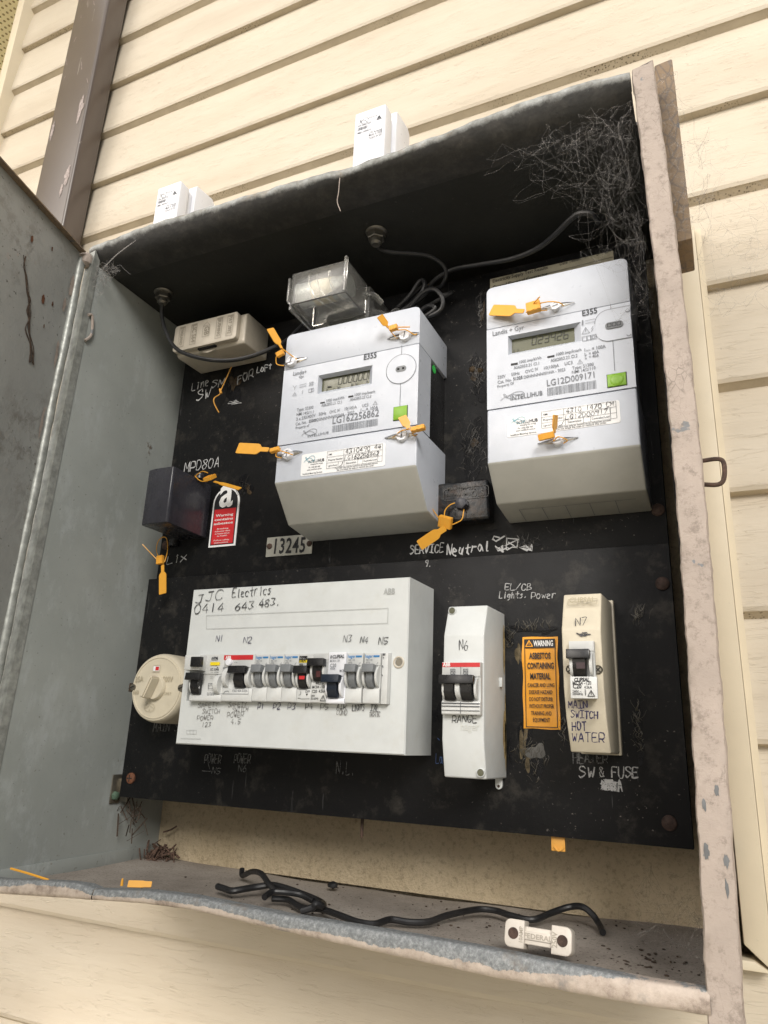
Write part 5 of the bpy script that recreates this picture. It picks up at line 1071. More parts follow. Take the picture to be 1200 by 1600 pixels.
for (y0, y1, z0, z1) in ((-.009, -.0015, 1.655, 1.700), (-.012, -.001, 1.585, 1.625), (-.006, -.001, 1.575, 1.640)):
    rr = random.Random(int(z0*1e4)); P = [(X1+.0003, lerp(y0, y1, .5)+(y1-y0)*.5*math.cos(t)*rr.uniform(.5, 1), lerp(z0, z1, .5)+(z1-z0)*.5*math.sin(t)) for t in [2*math.pi*i/18 for i in range(18)]]
    m.add(P, [tuple(range(18))])
m.build('glue_stain', plain('old_glue', (.40, .30, .14, 1), .3, var=.4, scale=200, bump=.6), n6, smooth=False)
YB6 = -.0700
hw(n6, 'black_ink', 'N6', (-0.1997, -0.0642, 1.6704), (-0.1923, -0.0642, 1.6710), .0075, .00060, .03, seed=2); hw(n6, 'black_ink', 'RANGE', (-0.2051, -0.0655, 1.6123), (-0.1844, -0.0655, 1.6131), .0054, .0006, .03, seed=3)
m = MB(); txt(m, 'hager', (-0.1825, -0.0657, 1.6064), (-0.1977, -0.0657, 1.6066), bold=.02, n=(0, -1, 0)) if 0 else txt(m, 'hager', (-0.1977, -0.0657, 1.6066), (-0.1822, -0.0657, 1.6068), bold=.02); m.build('embossed_mark', plain('embossed_white', (.58, .59, .56, 1), .5), n6, smooth=False)
# the two-pole breaker in it
bx0, bx1 = (-0.2126, -0.0705, 1.6417)[0], (-0.1794, -0.0705, 1.6420)[0]; bz0, bz1 = (-0.1964, -0.0705, 1.6184)[2], (-0.1959, -0.0705, 1.6600)[2]; zc = (-0.1981, -0.0705, 1.6404)[2]
t, tg = breaker('two-pole white breaker with red stripe and one wide black lever in the RANGE box', bx0, bx1, bz0, bz1, zc-.0005, 'black_plastic', poles=2, cap=(.02, .10), y=-.0715, yback=-.0560)
m = MB(); m.rect(bx0+.0004, bx1-.0004, bz1-.0040, bz1-.0005, -.0713); m.build('red_stripe', 'red_ink', t, smooth=False)
m = MB(); txt(m, 'ABB', (bx0+.001, -.0714, bz1-.0034), (bx0+.0075, -.0714, bz1-.0034), bold=.03); m.build('brand_print', 'white_ink', t, smooth=False)
m = MB(); mid = (bx0+bx1)/2; line(m, [(mid, -.0712, bz1-.004), (mid, -.0712, zc+.009)], .0004); line(m, [(mid, -.0716, zc-.012), (mid, -.0716, bz0+.001)], .0004)
for z_ in (bz0+.0032, bz0+.0065, bz0+.0088): line(m, [(bx0+.0005, -.0718, z_), (bx1-.0005, -.0718, z_)], .0007 if z_ > bz0+.004 else .0005)
for dx in (.0075, .0185):
    for dz, s_ in ((.0075, 'S272'), (.0100, 'C32'), (.0122, '400V')): txt(m, s_, (bx0+dx, -.0714, bz1-dz), (bx0+dx+.0045, -.0714, bz1-dz), bold=.02)
m.build('rating_print', 'grey_ink', t, smooth=False)
m = MB(); w_ = (bx1-bx0); cheek(m, mid-.0030, mid+.0010, zc-.0015, .0090, -.0697, -.0785); m.build('centre_guard', 'breaker_white', t)

# ------------------------------------------------------------------ HOT WATER box (N7)
X0, X1 = -.1127, -.0830
n7 = thing('breaker_enclosure', 'narrow cream breaker box marked N7 and MAIN SWITCH HOT WATER', 'enclosure', ((X0+X1)/2, 0, 1.5925))
m = MB(); m.box(X0-.0012, X1+.0014, -.0075, -.0003, 1.5918, 1.7180, .0008); m.build('base', 'cream_plastic', n7)
m = MB(); m.prism([(-.0078, 1.5930), (-.0560, 1.5935), (-.0690, 1.6180), (-.0745, 1.6400), (-.0752, 1.6840), (-.0615, 1.7138), (-.0078, 1.7160)], X0, X1, 'x', .0012, 3); m.build('cover', 'cream_plastic', n7)
m = MB(); a_, b_ = (-0.1082, -0.0648, 1.7041), (-0.0859, -0.0648, 1.7089); outline(m, [(a_[0], -.0690, a_[2]), (b_[0], -.0690, a_[2]), (b_[0], -.0655, b_[2]), (a_[0], -.0655, b_[2])], .0004, .0004)
txt(m, 'CLIPSAL', (a_[0]+.0012, -.0688, a_[2]+.0012), (b_[0]-.0012, -.0688, a_[2]+.0012), bold=.02, lift=.0010, n=(0, -1, .45)); m.build('embossed_mark', plain('embossed_cream', (.40, .35, .24, 1), .5), n7, smooth=False)
hw(n7, 'pen_ink', 'N7', (-0.1019, -0.0715, 1.6870), (-0.0937, -0.0715, 1.6872), .0064, .0006, .03, lift=.003, seed=4); m = MB(); scribble(m, (-0.0960, -0.0755, 1.6798), .0055, .0016, -.0755, .0007, 18); m.build('handwriting', 'pen_ink', n7, smooth=False)
m = MB()
for s_, a_, b_, h_, lf in (('MAIN', (-0.1093, -0.0745, 1.6251), (-0.0957, -0.0745, 1.6256), .0056, .0008), ('SWITCH', (-0.1079, -0.0735, 1.6183), (-0.0886, -0.0735, 1.6181), .0050, .0010), ('HOT', (-0.1078, -0.0715, 1.6095), (-0.0976, -0.0715, 1.6098), .0058, .0012), ('WATER', (-0.1086, -0.0690, 1.6015), (-0.0853, -0.0690, 1.6021), .0062, .0018)):
    hw(n7, 'navy_ink', s_, a_, b_, h_, .0009, .03, lift=lf, seed=ord(s_[0])+1, n=(0, -1, -.22))
for c_ in ((-0.1088, -0.0755, 1.6535), (-0.0855, -0.0755, 1.6533)):
    m = MB(); m.lathe((c_[0]+(.0018 if c_[0] < -.1 else -.0010), -.0750, c_[2]), [(.0034, -.001), (.0034, .0006), (.0030, .0012), (.0024, .0004), (.0001, .0004)], n=22); o = m.build('cover_screw', 'screw_metal', n7); m = MB(); x_ = c_[0]+(.0018 if c_[0] < -.1 else -.0010); line(m, [(x_-.0016, -.0755, c_[2]-.0016), (x_+.0016, -.0755, c_[2]+.0016)], .0006); line(m, [(x_-.0016, -.0755, c_[2]+.0016), (x_+.0016, -.0755, c_[2]-.0016)], .0006); m.build('screw_slot', 'dark_hole', o, smooth=False)
a_, b_ = (-0.1067, -0.0800, 1.6517), (-0.0879, -0.0800, 1.6741); bx0, bx1 = a_[0], b_[0]+.0002; bz1 = b_[2]; bz0 = (-0.0971, -0.0800, 1.6323)[2]; zc = (-0.0973, -0.0800, 1.6584)[2]
t, tg = breaker('single white breaker with black lever up in the HOT WATER box', bx0, bx1, bz0, bz1, zc-.0004, 'black_plastic', cap=(-.02, .12), y=-.0810, yback=-.0660)
m = MB(); m.box(bx0+.0006, bx1+.0012, -.0828, -.0800, bz0-.0006, zc-.0108, .0004); m.build('front_plate', 'breaker_white', t)
YP = -.0829
m = MB(); K_ = lambda fx_, fz_: (lerp(bx0+.0010, bx1+.0008, fx_), YP, lerp(bz0, zc-.0112, fz_))
txt(m, 'CLIPSAL', K_(.14, .78), K_(.74, .79), bold=.04, shear=.2); txt(m, 'MCB4 -120', K_(.08, .62), K_(.80, .63)); txt(m, 'C20', K_(.08, .44), K_(.42, .45), bold=.03); txt(m, '4.5kA', K_(.52, .44), K_(.82, .44)); txt(m, '240V ~', K_(.06, .24), K_(.40, .24)); txt(m, '50/60Hz', K_(.06, .12), K_(.46, .12)); tri_icon(m, K_(.78, .20), .0024, .0005); line(m, [K_(.56, .12), K_(.56, .40)], .0004)
m.build('rating_print', 'black_ink', t, smooth=False)
a_, b_ = (-0.1002, -0.0855, 1.6529), (-0.0939, -0.0855, 1.6585); m = MB(); m.rect(a_[0], b_[0], a_[2], b_[2]-.001, -.0877); m.build('lever_flag', plain('maroon_flag', (.03, .012, .016, 1), .4), tg, smooth=False)

# ------------------------------------------------------------------ round main switch
mc = Vector((((-0.5774, -0.0400, 1.6384)[0]+(-0.5061, -0.0400, 1.6390)[0])/2, 0, 1.6392)); R_ = ((-0.5061, -0.0400, 1.6390)[0]-(-0.5774, -0.0400, 1.6384)[0])/2
ms = thing('main_switch', 'round cream bakelite rotary main switch left of the white enclosure', 'main switch', (mc.x, 0, mc.z-R_))
m = MB(); m.lathe((mc.x, -.0003, mc.z), [(R_*1.00, 0), (R_*1.00, .030), (R_*.99, .034), (R_*.96, .0372), (R_*.93, .0385), (.0001, .0395)], n=48); m.build('case', 'cream_plastic', ms, sharp=40)
m = MB(); m.lathe((mc.x, -.0386, mc.z), [(R_*.885, 0), (R_*.885, .0010), (R_*.86, .0012), (R_*.85, .0004), (.0001, .0006)], n=48); m.build('cap_ring', 'cream_plastic', ms, sharp=30)
m = MB(); m.lathe((mc.x, -.039, mc.z), [(.0128, 0), (.0125, .0045), (.0118, .0055), (.0001, .0055)], n=32); kn = m.build('knob', 'cream_plastic', ms)
m = MB(); b = bmesh.new(); bmesh.ops.create_cube(b, size=1)
for v in b.verts: v.co = Vector((v.co.x*.0078*(1-.25*(v.co.y < 0)), v.co.y*.0125, v.co.z*.0235))
bmesh.ops.bevel(b, geom=b.edges[:], offset=.0014, segments=2, affect='EDGES'); bmesh.ops.rotate(b, matrix=Matrix.Rotation(.42, 3, 'Y'), verts=b.verts[:])
for v in b.verts: v.co += Vector((mc.x, -.0500, mc.z))
m.bm(b); m.build('grip', 'cream_plastic', kn)
for sx in (-1, 1):
    m = MB(); m.box(mc.x+sx*R_*.93-.0055, mc.x+sx*R_*.93+.0055, -.0388, -.030, mc.z-.0045, mc.z+.0045, .0006); o = m.build('fixing_notch', 'debris', ms)
    m = MB(); m.lathe((mc.x+sx*R_*.93-sx*.0010, -.0386, mc.z), [(.0038, 0), (.0034, .0014), (.0001, .0018)], n=16); s_ = m.build('fixing_screw', 'screw_metal', o); m = MB(); line(m, [(mc.x+sx*R_*.93-.003, -.0405, mc.z-.0012), (mc.x+sx*R_*.93+.003, -.0405, mc.z+.0012)], .0008); m.build('screw_slot', 'dark_hole', ms, smooth=False)
a_, b_ = (-0.5493, -0.0399, 1.6552), (-0.5399, -0.0399, 1.6622); m = MB(); boxi(m, a_, b_, .0006); m.build('window_frame', 'cream_plastic', ms, smooth=False); m = MB(); m.rect(a_[0]+.0006, b_[0]-.0006, a_[2]+.001, b_[2]-.001, -.0401); m.build('window', 'paper', ms, smooth=False)
m = MB(); m.rect(lerp(a_[0], b_[0], .40), b_[0]-.001, a_[2]+.0016, b_[2]-.0016, -.0403); m.build('red_indicator', 'red_ink', ms, smooth=False)
m = MB(); txt(m, '35A', (-0.5708, -0.0402, 1.6448), (-0.5600, -0.0402, 1.6455), bold=.01); txt(m, '500V', (-0.5336, -0.0402, 1.6450), (-0.5204, -0.0402, 1.6453), bold=.01); txt(m, '660', (-0.5716, -0.0402, 1.6324), (-0.5644, -0.0402, 1.6322)); txt(m, 'AC ONLY', (-0.5351, -0.0402, 1.6319), (-0.5203, -0.0402, 1.6321))
c_ = (-0.5469, -0.0402, 1.6191); line(m, [(c_[0]+.0068*math.cos(a), c_[1], c_[2]+.0042*math.sin(a)) for a in [2*math.pi*i/24 for i in range(25)]], .0004); line(m, [(c_[0]-.006, c_[1], c_[2]-.001), (c_[0], c_[1], c_[2]+.002), (c_[0]+.006, c_[1], c_[2]-.001)], .0004); txt(m, 'A', (c_[0]-.001, c_[1], c_[2]-.0035), (c_[0]+.001, c_[1], c_[2]-.0035))
m.build('embossed_mark', plain('embossed_bakelite', (.40, .35, .25, 1), .5), ms, smooth=False)

# ------------------------------------------------------------------ cream bakelite fuse box (upper left)
fx0, fx1 = -.5790, -.4775; YFb = -.0450
fb = thing('fuse_box', 'cream bakelite fuse box with raised maker lettering below the ceiling', 'fuse box', ((fx0+fx1)/2, .01, 2.034))
m = MB(); m.prism([(YFb+.009, 2.0345), (YFb+.007, 2.0375), (YFb+.007, 2.0725), (YFb+.011, 2.0765), (.0097, 2.0768), (.0097, 2.0358)], fx0+.001, fx1, 'x', .0022, 3); m.build('case', 'bakelite', fb)
# lid overhanging the front, with a thumb notch cut into its lower rim
P = rrect(fx0-.0005, fx1-.0075, 2.0385, 2.0745, .004, n=5)
m = MB(); m.prism(P, YFb, YFb+.0068, 'y', .0016, 3); lid = m.build('lid', 'bakelite', fb)
m = MB(); xs = [lerp(fx0+.034, fx0+.064, i/12) for i in range(13)]
m.prism([(x, 2.0375-.0050*math.sin(math.pi*i/12)) for i, x in enumerate(xs)]+[(xs[-1], 2.0390), (xs[0], 2.0390)], YFb+.0075, YFb+.0110, 'y', .0006); m.build('thumb_lip', 'bakelite', fb)
m = MB(); m.box(fx0+.036, fx0+.062, YFb+.0035, YFb+.0072, 2.0368, 2.0389); m.build('thumb_notch', 'dark_hole', fb)
m = MB(); fl = YFb-.0002
for i, (cx, s_) in enumerate(((.012, 'ENGLAND'), (.030, 'LIC 564'), (.068, 'BUSHING'), (.084, 'PAT 2032'))):
    x_ = fx0+cx
    outline(m, [(x_-.0042, fl, 2.0435), (x_+.0042, fl, 2.0435), (x_+.0042, fl, 2.0710), (x_-.0042, fl, 2.0710)], .0006)
    v, f, wd = glyphs(s_, .02); k_ = .0235/wd; m.add([(x_+.0022-b*k_*0.9 if 0 else x_-.0022+b*k_*1.2, fl-.0004, 2.0695-a*k_) for a, b in v], f); m.rect(x_-.0036, x_+.0036, 2.0722-.003, 2.0722-.0012, fl-.0003)
x_ = fx0+.049; outline(m, [(x_-.005, fl, 2.050), (x_+.005, fl, 2.050), (x_+.005, fl, 2.0645), (x_-.005, fl, 2.0645)], .0006); line(m, [(x_-.005, fl, 2.0645), (x_, fl, 2.0700), (x_+.005, fl, 2.0645)], .0006)
v, f, wd = glyphs('GB', .03); k_ = .0120/wd; m.add([(x_-.0025+b*k_*1.1, fl-.0004, 2.0635-a*k_) for a, b in v], f)
m.flat = 1; m.build('raised_lettering', plain('raised_bakelite', (.30, .265, .21, 1), .5), lid, smooth=False)

# ------------------------------------------------------------------ clear plastic fuse housing
cx0, cx1, cy, cz0, cz1 = -.3815, -.3150, -.0900, 2.0300, 2.0680
cf = thing('service_fuse', 'clear plastic service fuse housing holding a silver cartridge, above the wider meter', 'fuse', ((cx0+cx1)/2, .01, cz0))
def shell(m, x0, x1, y0, y1, z0, z1, t_):
    m.box(x0, x1, y0, y0+t_, z0, z1, .0007); m.box(x0, x0+t_, y0+t_, y1, z0, z1); m.box(x1-t_, x1, y0+t_, y1, z0, z1); m.box(x0+t_, x1-t_, y0+t_, y1, z1-t_, z1); m.box(x0+t_, x1-t_, y0+t_, y1, z0, z0+t_)
m = MB(); shell(m, cx0, cx1, cy, -.045, cz0, cz1, .0016); m.build('cover', 'clear', cf)
m = MB(); m.box(cx0-.0030, cx0-.0004, cy-.003, cy+.012, cz0+.003, cz1-.006, .0006); m.build('cover_rib', 'clear', cf); m = MB(); m.box(cx1-.0020, cx1+.0010, cy-.0035, cy-.0002, cz0-.001, cz1+.003, .0006); m.build('cover_rib', 'clear', cf); m = MB(); m.box(cx0-.0015, cx0+.002, cy, -.040, cz0-.0060, cz0-.0004, .0006); m.build('cover_rib', 'clear', cf)
m = MB(); shell(m, cx0+.004, cx1+.004, -.044, .0095, cz0-.006, cz1-.003, .0016); m.build('base', 'clear', cf)
m = MB(); m.lathe((cx0+.0035, cy+.0160, (cz0+cz1)/2), [(.0125, 0), (.0125, .0015), (.0118, .002), (.0118, .056), (.0125, .0565), (.0125, .0580)], (1, 0, 0), 28); fc = m.build('cartridge', plain('cartridge_body', (.50, .53, .52, 1), .3, metal=.25, var=.05), cf)
m = MB(); m.lathe((cx0+.0215, cy+.0160, (cz0+cz1)/2), [(.0121, 0), (.0122, .0005), (.0122, .0220), (.0121, .0225)], (1, 0, 0), 28); m.build('cartridge_label', plain('cream_label', (.66, .60, .42, 1), .5), fc)
m = MB()
for dx in (.020, .030, .044): m.tube([(cx0+dx, cy+.003, cz1-.006), (cx0+dx+.002, cy+.0015, (cz0+cz1)/2), (cx0+dx+.010, cy+.006, cz0+.004), (cx0+dx+.020, cy+.030, cz0+.002)], .0009, 6, 4)
m.build('inner_clip', 'clear', fc)
m = MB(); m.tube([(cx1-.002, -.05, cz0+.022), (cx1+.006, -.040, cz0+.026), (cx1+.012, -.030, cz0+.020)], .0030, 8, 5); m.tube([(cx1-.002, -.04, cz0+.008), (cx1+.010, -.020, cz0+.012), (cx1+.020, -.006, cz0+.008)], .0036, 8, 5); m.build('terminal_arm', 'clear', cf)
m = MB(); m.lathe((cx1+.021, -.012, cz0+.010), [(.0075, 0), (.0075, .010), (.0055, .0105), (.0055, .004)], (.35, -.6, -.1), 20); m.build('terminal_barrel', 'clear', cf)
m = MB(); m.tube([(cx1+.015, .004, cz0+.004), (cx1+.021, -.008, cz0+.006), (cx1+.024, -.016, cz0+.004)], .0026, 8, 4); m.build('terminal_wire', plain('red_wire', (.30, .05, .02, 1), .4), cf)

# ------------------------------------------------------------------ black fuse holder on the left
bf = thing('fuse_holder', 'black moulded fuse holder jutting out at the left edge beside the asbestos sign', 'fuse holder', (-.55, .01, 1.812))
xa, xb, xc = -.5770, -.5628, -.5385; y1_ = -.0600; 
m = MB(); m.prism([(xa, .0097), (xa, y1_+.004), (xa+.0015, y1_+.0015), (xb, y1_-.0012), (xc-.001, y1_-.0005), (xc+.0005, y1_+.0025), (xc-.0010, -.001), (xc-.0010, .0097)], 1.8140, 1.8790, 'z', .0009, 2); m.build('body', 'fuse_black', bf)
m = MB(); m.box(xa-.0003, xa+.0009, y1_+.006, y1_+.0075, 1.817, 1.876); m.build('parting_line', 'black_plastic', bf)
for x_, y_ in ((-0.5857, 0.0087, 1.8140)[:2], (-0.5676, 0.0172, 1.8140)[:2]):
    m = MB(); m.lathe((x_, y_, 1.8145), [(.0062, 0), (.0062, .0075), (.0050, .0080), (.0048, .003)], (0, 0, -1), 20); m.build('cable_spout', 'black_plastic', bf)
m = MB(); m.lathe(((-0.5376, -0.0163, 1.8790)[0], (-0.5376, -0.0163, 1.8790)[1], 1.8785), [(.0058, 0), (.0056, .0055), (.0040, .0065), (.0001, .0065)], (0, 0, 1), 18); m.build('seal_post', 'fuse_black', bf)
# ------------------------------------------------------------------ service neutral link
sv = thing('neutral_link_box', 'shabby glossy black bakelite link box between the two meters', 'link box', (-.222, .01, 1.803))
sA, sB, sC, sD = (-0.2480, 0.0020, 1.8469), (-0.1916, 0.0020, 1.8421), (-0.1898, 0.0020, 1.8015), (-0.2489, 0.0020, 1.8019)
m = MB(); m.prism([(sD[0], sC[2]-.001), (sC[0], sC[2]-.001), (sB[0], sB[2]-.0012), (sA[0], sB[2]-.0012)], -.010, .0097, 'y', .0022, 3); m.build('case', 'svc', sv)
yv = -.0103
m = MB(); a_, b_ = (-0.2357, -0.0103, 1.8219), (-0.1901, -0.0103, 1.8339); P = rrect(a_[0], b_[0], a_[2], b_[2], .003); outline(m, [(q[0], yv, q[1]) for q in P], .0005)
txt(m, '500V MAX AMPS', (-0.2332, -0.0105, 1.8265), (-0.2084, -0.0105, 1.8253)); txt(m, 'MAX TEMP 75C', (-0.2318, -0.0105, 1.8322), (-0.2028, -0.0105, 1.8309)); txt(m, 'OLS', (-0.1948, -0.0105, 1.8232), (-0.2071, -0.0105, 1.8238)) if 0 else txt(m, 'OLS', (-0.2069, -0.0105, 1.8234), (-0.1945, -0.0105, 1.8238), bold=.01)
m.build('raised_lettering', plain('worn_black_relief', (.07, .065, .06, 1), .4, var=.4), sv, smooth=False)
c_ = (-0.2158, -0.0120, 1.8160)
m = MB(); m.lathe((c_[0], -.0100, c_[2]), [(.0062, 0), (.0062, .006), (.0058, .0080), (.0040, .0085), (.0001, .0085)], n=6); m.build('seal_post', 'fuse_black', sv, sharp=20)

# ------------------------------------------------------------------ signs and number plate
rs = thing('asbestos_sign', 'arched red and black asbestos warning sticker with a big white letter a', 'sign', (-.50, .01, 1.795))
BLs, TLs, BRs, TRs = (-0.5347, 0.0090, 1.8018), (-0.5337, 0.0090, 1.8597), (-0.4966, 0.0090, 1.8016), (-0.4961, 0.0090, 1.8580); TOPs = (-0.5152, 0.0090, 1.8741)
sx0, sx1 = (BLs[0]+TLs[0])/2, (BRs[0]+TRs[0])/2; sz0 = (BLs[2]+BRs[2])/2; sz1 = TOPs[2]; w_ = sx1-sx0
def arch(i, k=12): 
    r = w_/2-i; cx = (sx0+sx1)/2; cz = sz1-w_/2
    return [(sx0+i, sz0+i), (sx1-i, sz0+i)]+[(cx+r*math.cos(math.pi*t/k), cz+r*math.sin(math.pi*t/k)) for t in range(k+1)]
m = MB(); m.prism(arch(0), .0088, .0098, 'y'); sb = m.build('backing', 'paper', rs)
m = MB(); m.add([(p[0], .0086, p[1]) for p in arch(.0022)], [tuple(range(15))]); m.flat = 1; m.build('black_field', 'black_ink', sb, smooth=False)
zr = (-0.5147, 0.0086, 1.8475)[2]
m = MB(); m.rect(sx0+.0035, sx1-.0035, sz0+.0032, zr, .0084); m.build('red_field', 'red_ink', sb, smooth=False)
m = MB(); U = lambda fx_, fz_: (lerp(sx0, sx1, fx_), .0082, lerp(sz0, sz1, fz_))
txt(m, 'a', U(.24, .675), U(.76, .675), bold=.02)
for s_, a_, b_, z_ in (('Warning', .17, .83, .505), ('contains', .15, .84, .435), ('asbestos', .13, .85, .368)): txt(m, s_, U(a_, z_), U(b_, z_), h=.0030, bold=.012)
for s_, a_, b_, z_ in (('Breathing', .28, .70, .285), ('asbestos dust', .20, .78, .245), ('is hazardous', .22, .76, .205), ('to health', .30, .68, .165), ('Follow safety', .20, .78, .095), ('instructions', .22, .74, .055)): txt(m, s_, U(a_, z_), U(b_, z_), h=.0017, bold=.002)
m.build('lettering', 'white_ink', sb, smooth=False)

ws = thing('asbestos_label', 'orange warning label about asbestos containing material between the two narrow boxes', 'label', (-.145, 0, 1.612))
oA, oB, oC, oD = (-0.1631, -0.0003, 1.6895), (-0.1317, -0.0003, 1.6885), (-0.1308, -0.0003, 1.6108), (-0.1624, -0.0003, 1.6102)
ox0, ox1, oz0, oz1 = (oA[0]+oD[0])/2, (oB[0]+oC[0])/2, (oC[2]+oD[2])/2, (oA[2]+oB[2])/2
m = MB(); nx, nz = 8, 16; R = random.Random(4)     # slightly rippled paper
for j in range(nz+1):
    for i in range(nx+1):
        x_, z_ = lerp(ox0, ox1, i/nx), lerp(oz0, oz1, j/nz); cr = .0012*((i == 0)+(i == nx))*(1+math.sin(j*1.1))*.5
        m.v.append((x_+.0004*math.sin(j*.9), -.0006-cr-.0002*math.sin(i+j*.6), z_+.0003*math.sin(i*.8)))
for j in range(nz):
    for i in range(nx): a = j*(nx+1)+i; m.f.append((a, a+1, a+nx+2, a+nx+1))
m.flat = 1; lb_ = m.build('sheet', 'orange_paper', ws)
U = lambda fx_, fz_: (lerp(ox0, ox1, fx_), -.0016, lerp(oz0, oz1, fz_))
m = MB(); outline(m, [U(.08, .02), U(.93, .02), U(.93, .97), U(.08, .97)], .0006); a_, b_ = U(.08, .875), U(.93, .97); m.rect(a_[0], b_[0], a_[2], b_[2], -.0017)
for s_, a_, b_, z_, bd in (('ASBESTOS', .20, .80, .755, .03), ('CONTAINING', .14, .88, .645, .03), ('MATERIAL', .22, .78, .530, .03), ('CANCER AND LUNG', .14, .88, .445, .015), ('DISEASE HAZARD', .18, .82, .370, .015), ('DO NOT DISTURB', .18, .82, .295, .015), ('WITHOUT PROPER', .17, .85, .220, .015), ('TRAINING AND', .22, .78, .145, .015), ('EQUIPMENT', .27, .73, .075, .015)):
    txt(m, s_, U(a_, z_), U(b_, z_), h=.0052 if bd > .02 else .0033, bold=bd)
m.build('lettering', 'black_ink', ws, smooth=False)
m = MB(); txt(m, 'WARNING', U(.33, .895), U(.88, .895), h=.0048, bold=.03, lift=.0004); m.build('lettering', 'white_ink', ws, smooth=False)
m = MB(); c_ = U(.21, .92); outline(m, [(c_[0]-.003, -.0019, c_[2]-.0022), (c_[0]+.003, -.0019, c_[2]-.0022), (c_[0], -.0019, c_[2]+.0030)], .0008); line(m, [(c_[0], -.0019, c_[2]+.0012), (c_[0], -.0019, c_[2]-.0008)], .0006); m.build('warning_triangle', 'orange_paper', ws, smooth=False)

np_ = thing('number_plate', 'small worn metal plate numbered 13245 under the wider meter', 'number plate', (-.41, .01, 1.79))
pA, pB, pC, pD = (-0.4527, 0.0088, 1.8083), (-0.3942, 0.0088, 1.8061), (-0.3932, 0.0088, 1.7843), (-0.4532, 0.0088, 1.7853)
m = MB(); m.box((pA[0]+pD[0])/2, (pB[0]+pC[0])/2, .0086, .0098, (pC[2]+pD[2])/2, (pA[2]+pB[2])/2, .0004); m.build('plate', 'plate_metal', np_)
m = MB(); txt(m, '13245', (-0.4421, 0.0085, 1.7882), (-0.4023, 0.0085, 1.7869), h=((-0.4234, 0.0085, 1.8038)[2]-(-0.4219, 0.0085, 1.7868)[2]), bold=.02, space=1.1); m.build('lettering', 'black_ink', np_, smooth=False)
for c_ in ((-0.4487, 0.0086, 1.7969), (-0.3972, 0.0086, 1.7961)):
    m = MB(); m.lathe((c_[0], .0087, c_[2]), [(.0034, 0), (.0030, .0014), (.0001, .0020)], n=18); m.build('rivet', 'rust_dark', np_)

# ------------------------------------------------------------------ scuffs, glue scars and writing on the boards
def blob(m, c, rx, rz, y, seed, n=26, rough=.45):
    r = random.Random(seed); ph = [r.uniform(0, 6.28) for _ in range(5)]; am = [r.uniform(.3, 1)*rough/(k+1) for k in range(5)]
    P = []
    for i in range(n):
        t = 2*math.pi*i/n; s_ = 1+sum(am[k]*math.sin((k+2)*t+ph[k]) for k in range(5)); P.append((c[0]+rx*s_*math.cos(t), y, c[2]+rz*s_*math.sin(t)))
    # fan, so that concave outlines stay valid
    o = len(m.v); m.v += [(c[0], y-.0003, c[2])]+P; m.f += [(o, o+1+i, o+1+(i+1) % n) for i in range(n)]; m.flat = 1
def hairs(m, c, rx, rz, y, n, seed, ln=.008, wd=.00035):
    r = random.Random(seed)
    for _ in range(n):
        x, z_ = c[0]+r.gauss(0, rx*.6), c[2]+r.gauss(0, rz*.6); a = r.gauss(1.57, .45); l = ln*r.uniform(.3, 1.2)
        pts = [(x+l*t*math.cos(a)+.0008*math.sin(t*5+a*7), y-.0006*math.sin(math.pi*t), z_+l*t*math.sin(a)) for t in (0, .25, .5, .75, 1)]; line(m, pts, wd*r.uniform(.5, 1.4))
PARTS = []
YL_, YU_ = -.0004, .0094
# lower board
PB, GS, TF = low, 'scar', plain('torn_fibre', (.055, .047, .032, 1), .4, var=.5)
for c_, rx, rz, sd in (((-0.1630, -0.0003, 1.5994), .0030, .016, 1), ((-0.1593, -0.0003, 1.5855), .0028, .008, 2), ((-0.1663, -0.0003, 1.6742), .0025, .010, 3)): m = MB(); blob(m, c_, rx, rz, YL_, sd, rough=.7); m.build('glue_scar', GS, PB, smooth=False)
for c_, rx, rz, sd in (((-0.0642, -0.0003, 1.7035), .0055, .0075, 5), ((-0.0679, -0.0003, 1.6120), .0050, .018, 6), ((-0.1609, -0.0003, 1.6967), .0100, .004, 7), ((-0.1422, -0.0003, 1.6946), .008, .004, 8), ((-0.1301, -0.0003, 1.6101), .003, .012, 9), ((-0.1584, -0.0003, 1.5929), .009, .018, 10), ((-0.1752, -0.0003, 1.6905), .004, .007, 12), ((-0.1766, -0.0003, 1.5921), .003, .012, 13), ((-0.2429, -0.0003, 1.6209), .004, .008, 14)): m = MB(); blob(m, c_, rx, rz, YL_+.0001, sd, rough=.6); m.build('gouge', 'scar_black', PB, smooth=False)
for c_, rx, rz, n_, sd in (((-0.1544, -0.0003, 1.6965), .014, .003, 26, 1), ((-0.1632, -0.0003, 1.5897), .008, .012, 30, 2), ((-0.1508, -0.0003, 1.5830), .008, .012, 24, 3), ((-0.0629, -0.0003, 1.7019), .004, .006, 26, 4), ((-0.1744, -0.0003, 1.6889), .003, .008, 22, 5), ((-0.0679, -0.0003, 1.6120), .003, .015, 40, 6), ((-0.1294, -0.0003, 1.6087), .002, .012, 20, 8)): m = MB(); hairs(m, c_, rx, rz, YL_-.0002, n_, sd); m.build('torn_fibre', TF, PB, smooth=False)
S4 = MB(); blob(S4, (-0.1525, -0.0003, 1.5917), .0070, .0068, YL_-.0004, 21, rough=.35)
S4.build('filler_patch', plain('filler_patch', (.10, .097, .09, 1), .7, var=.2), low, smooth=False)
PB, GS, TF = upp, 'scar_brown', plain('torn_fibre_dark', (.035, .031, .026, 1), .3, var=.6)
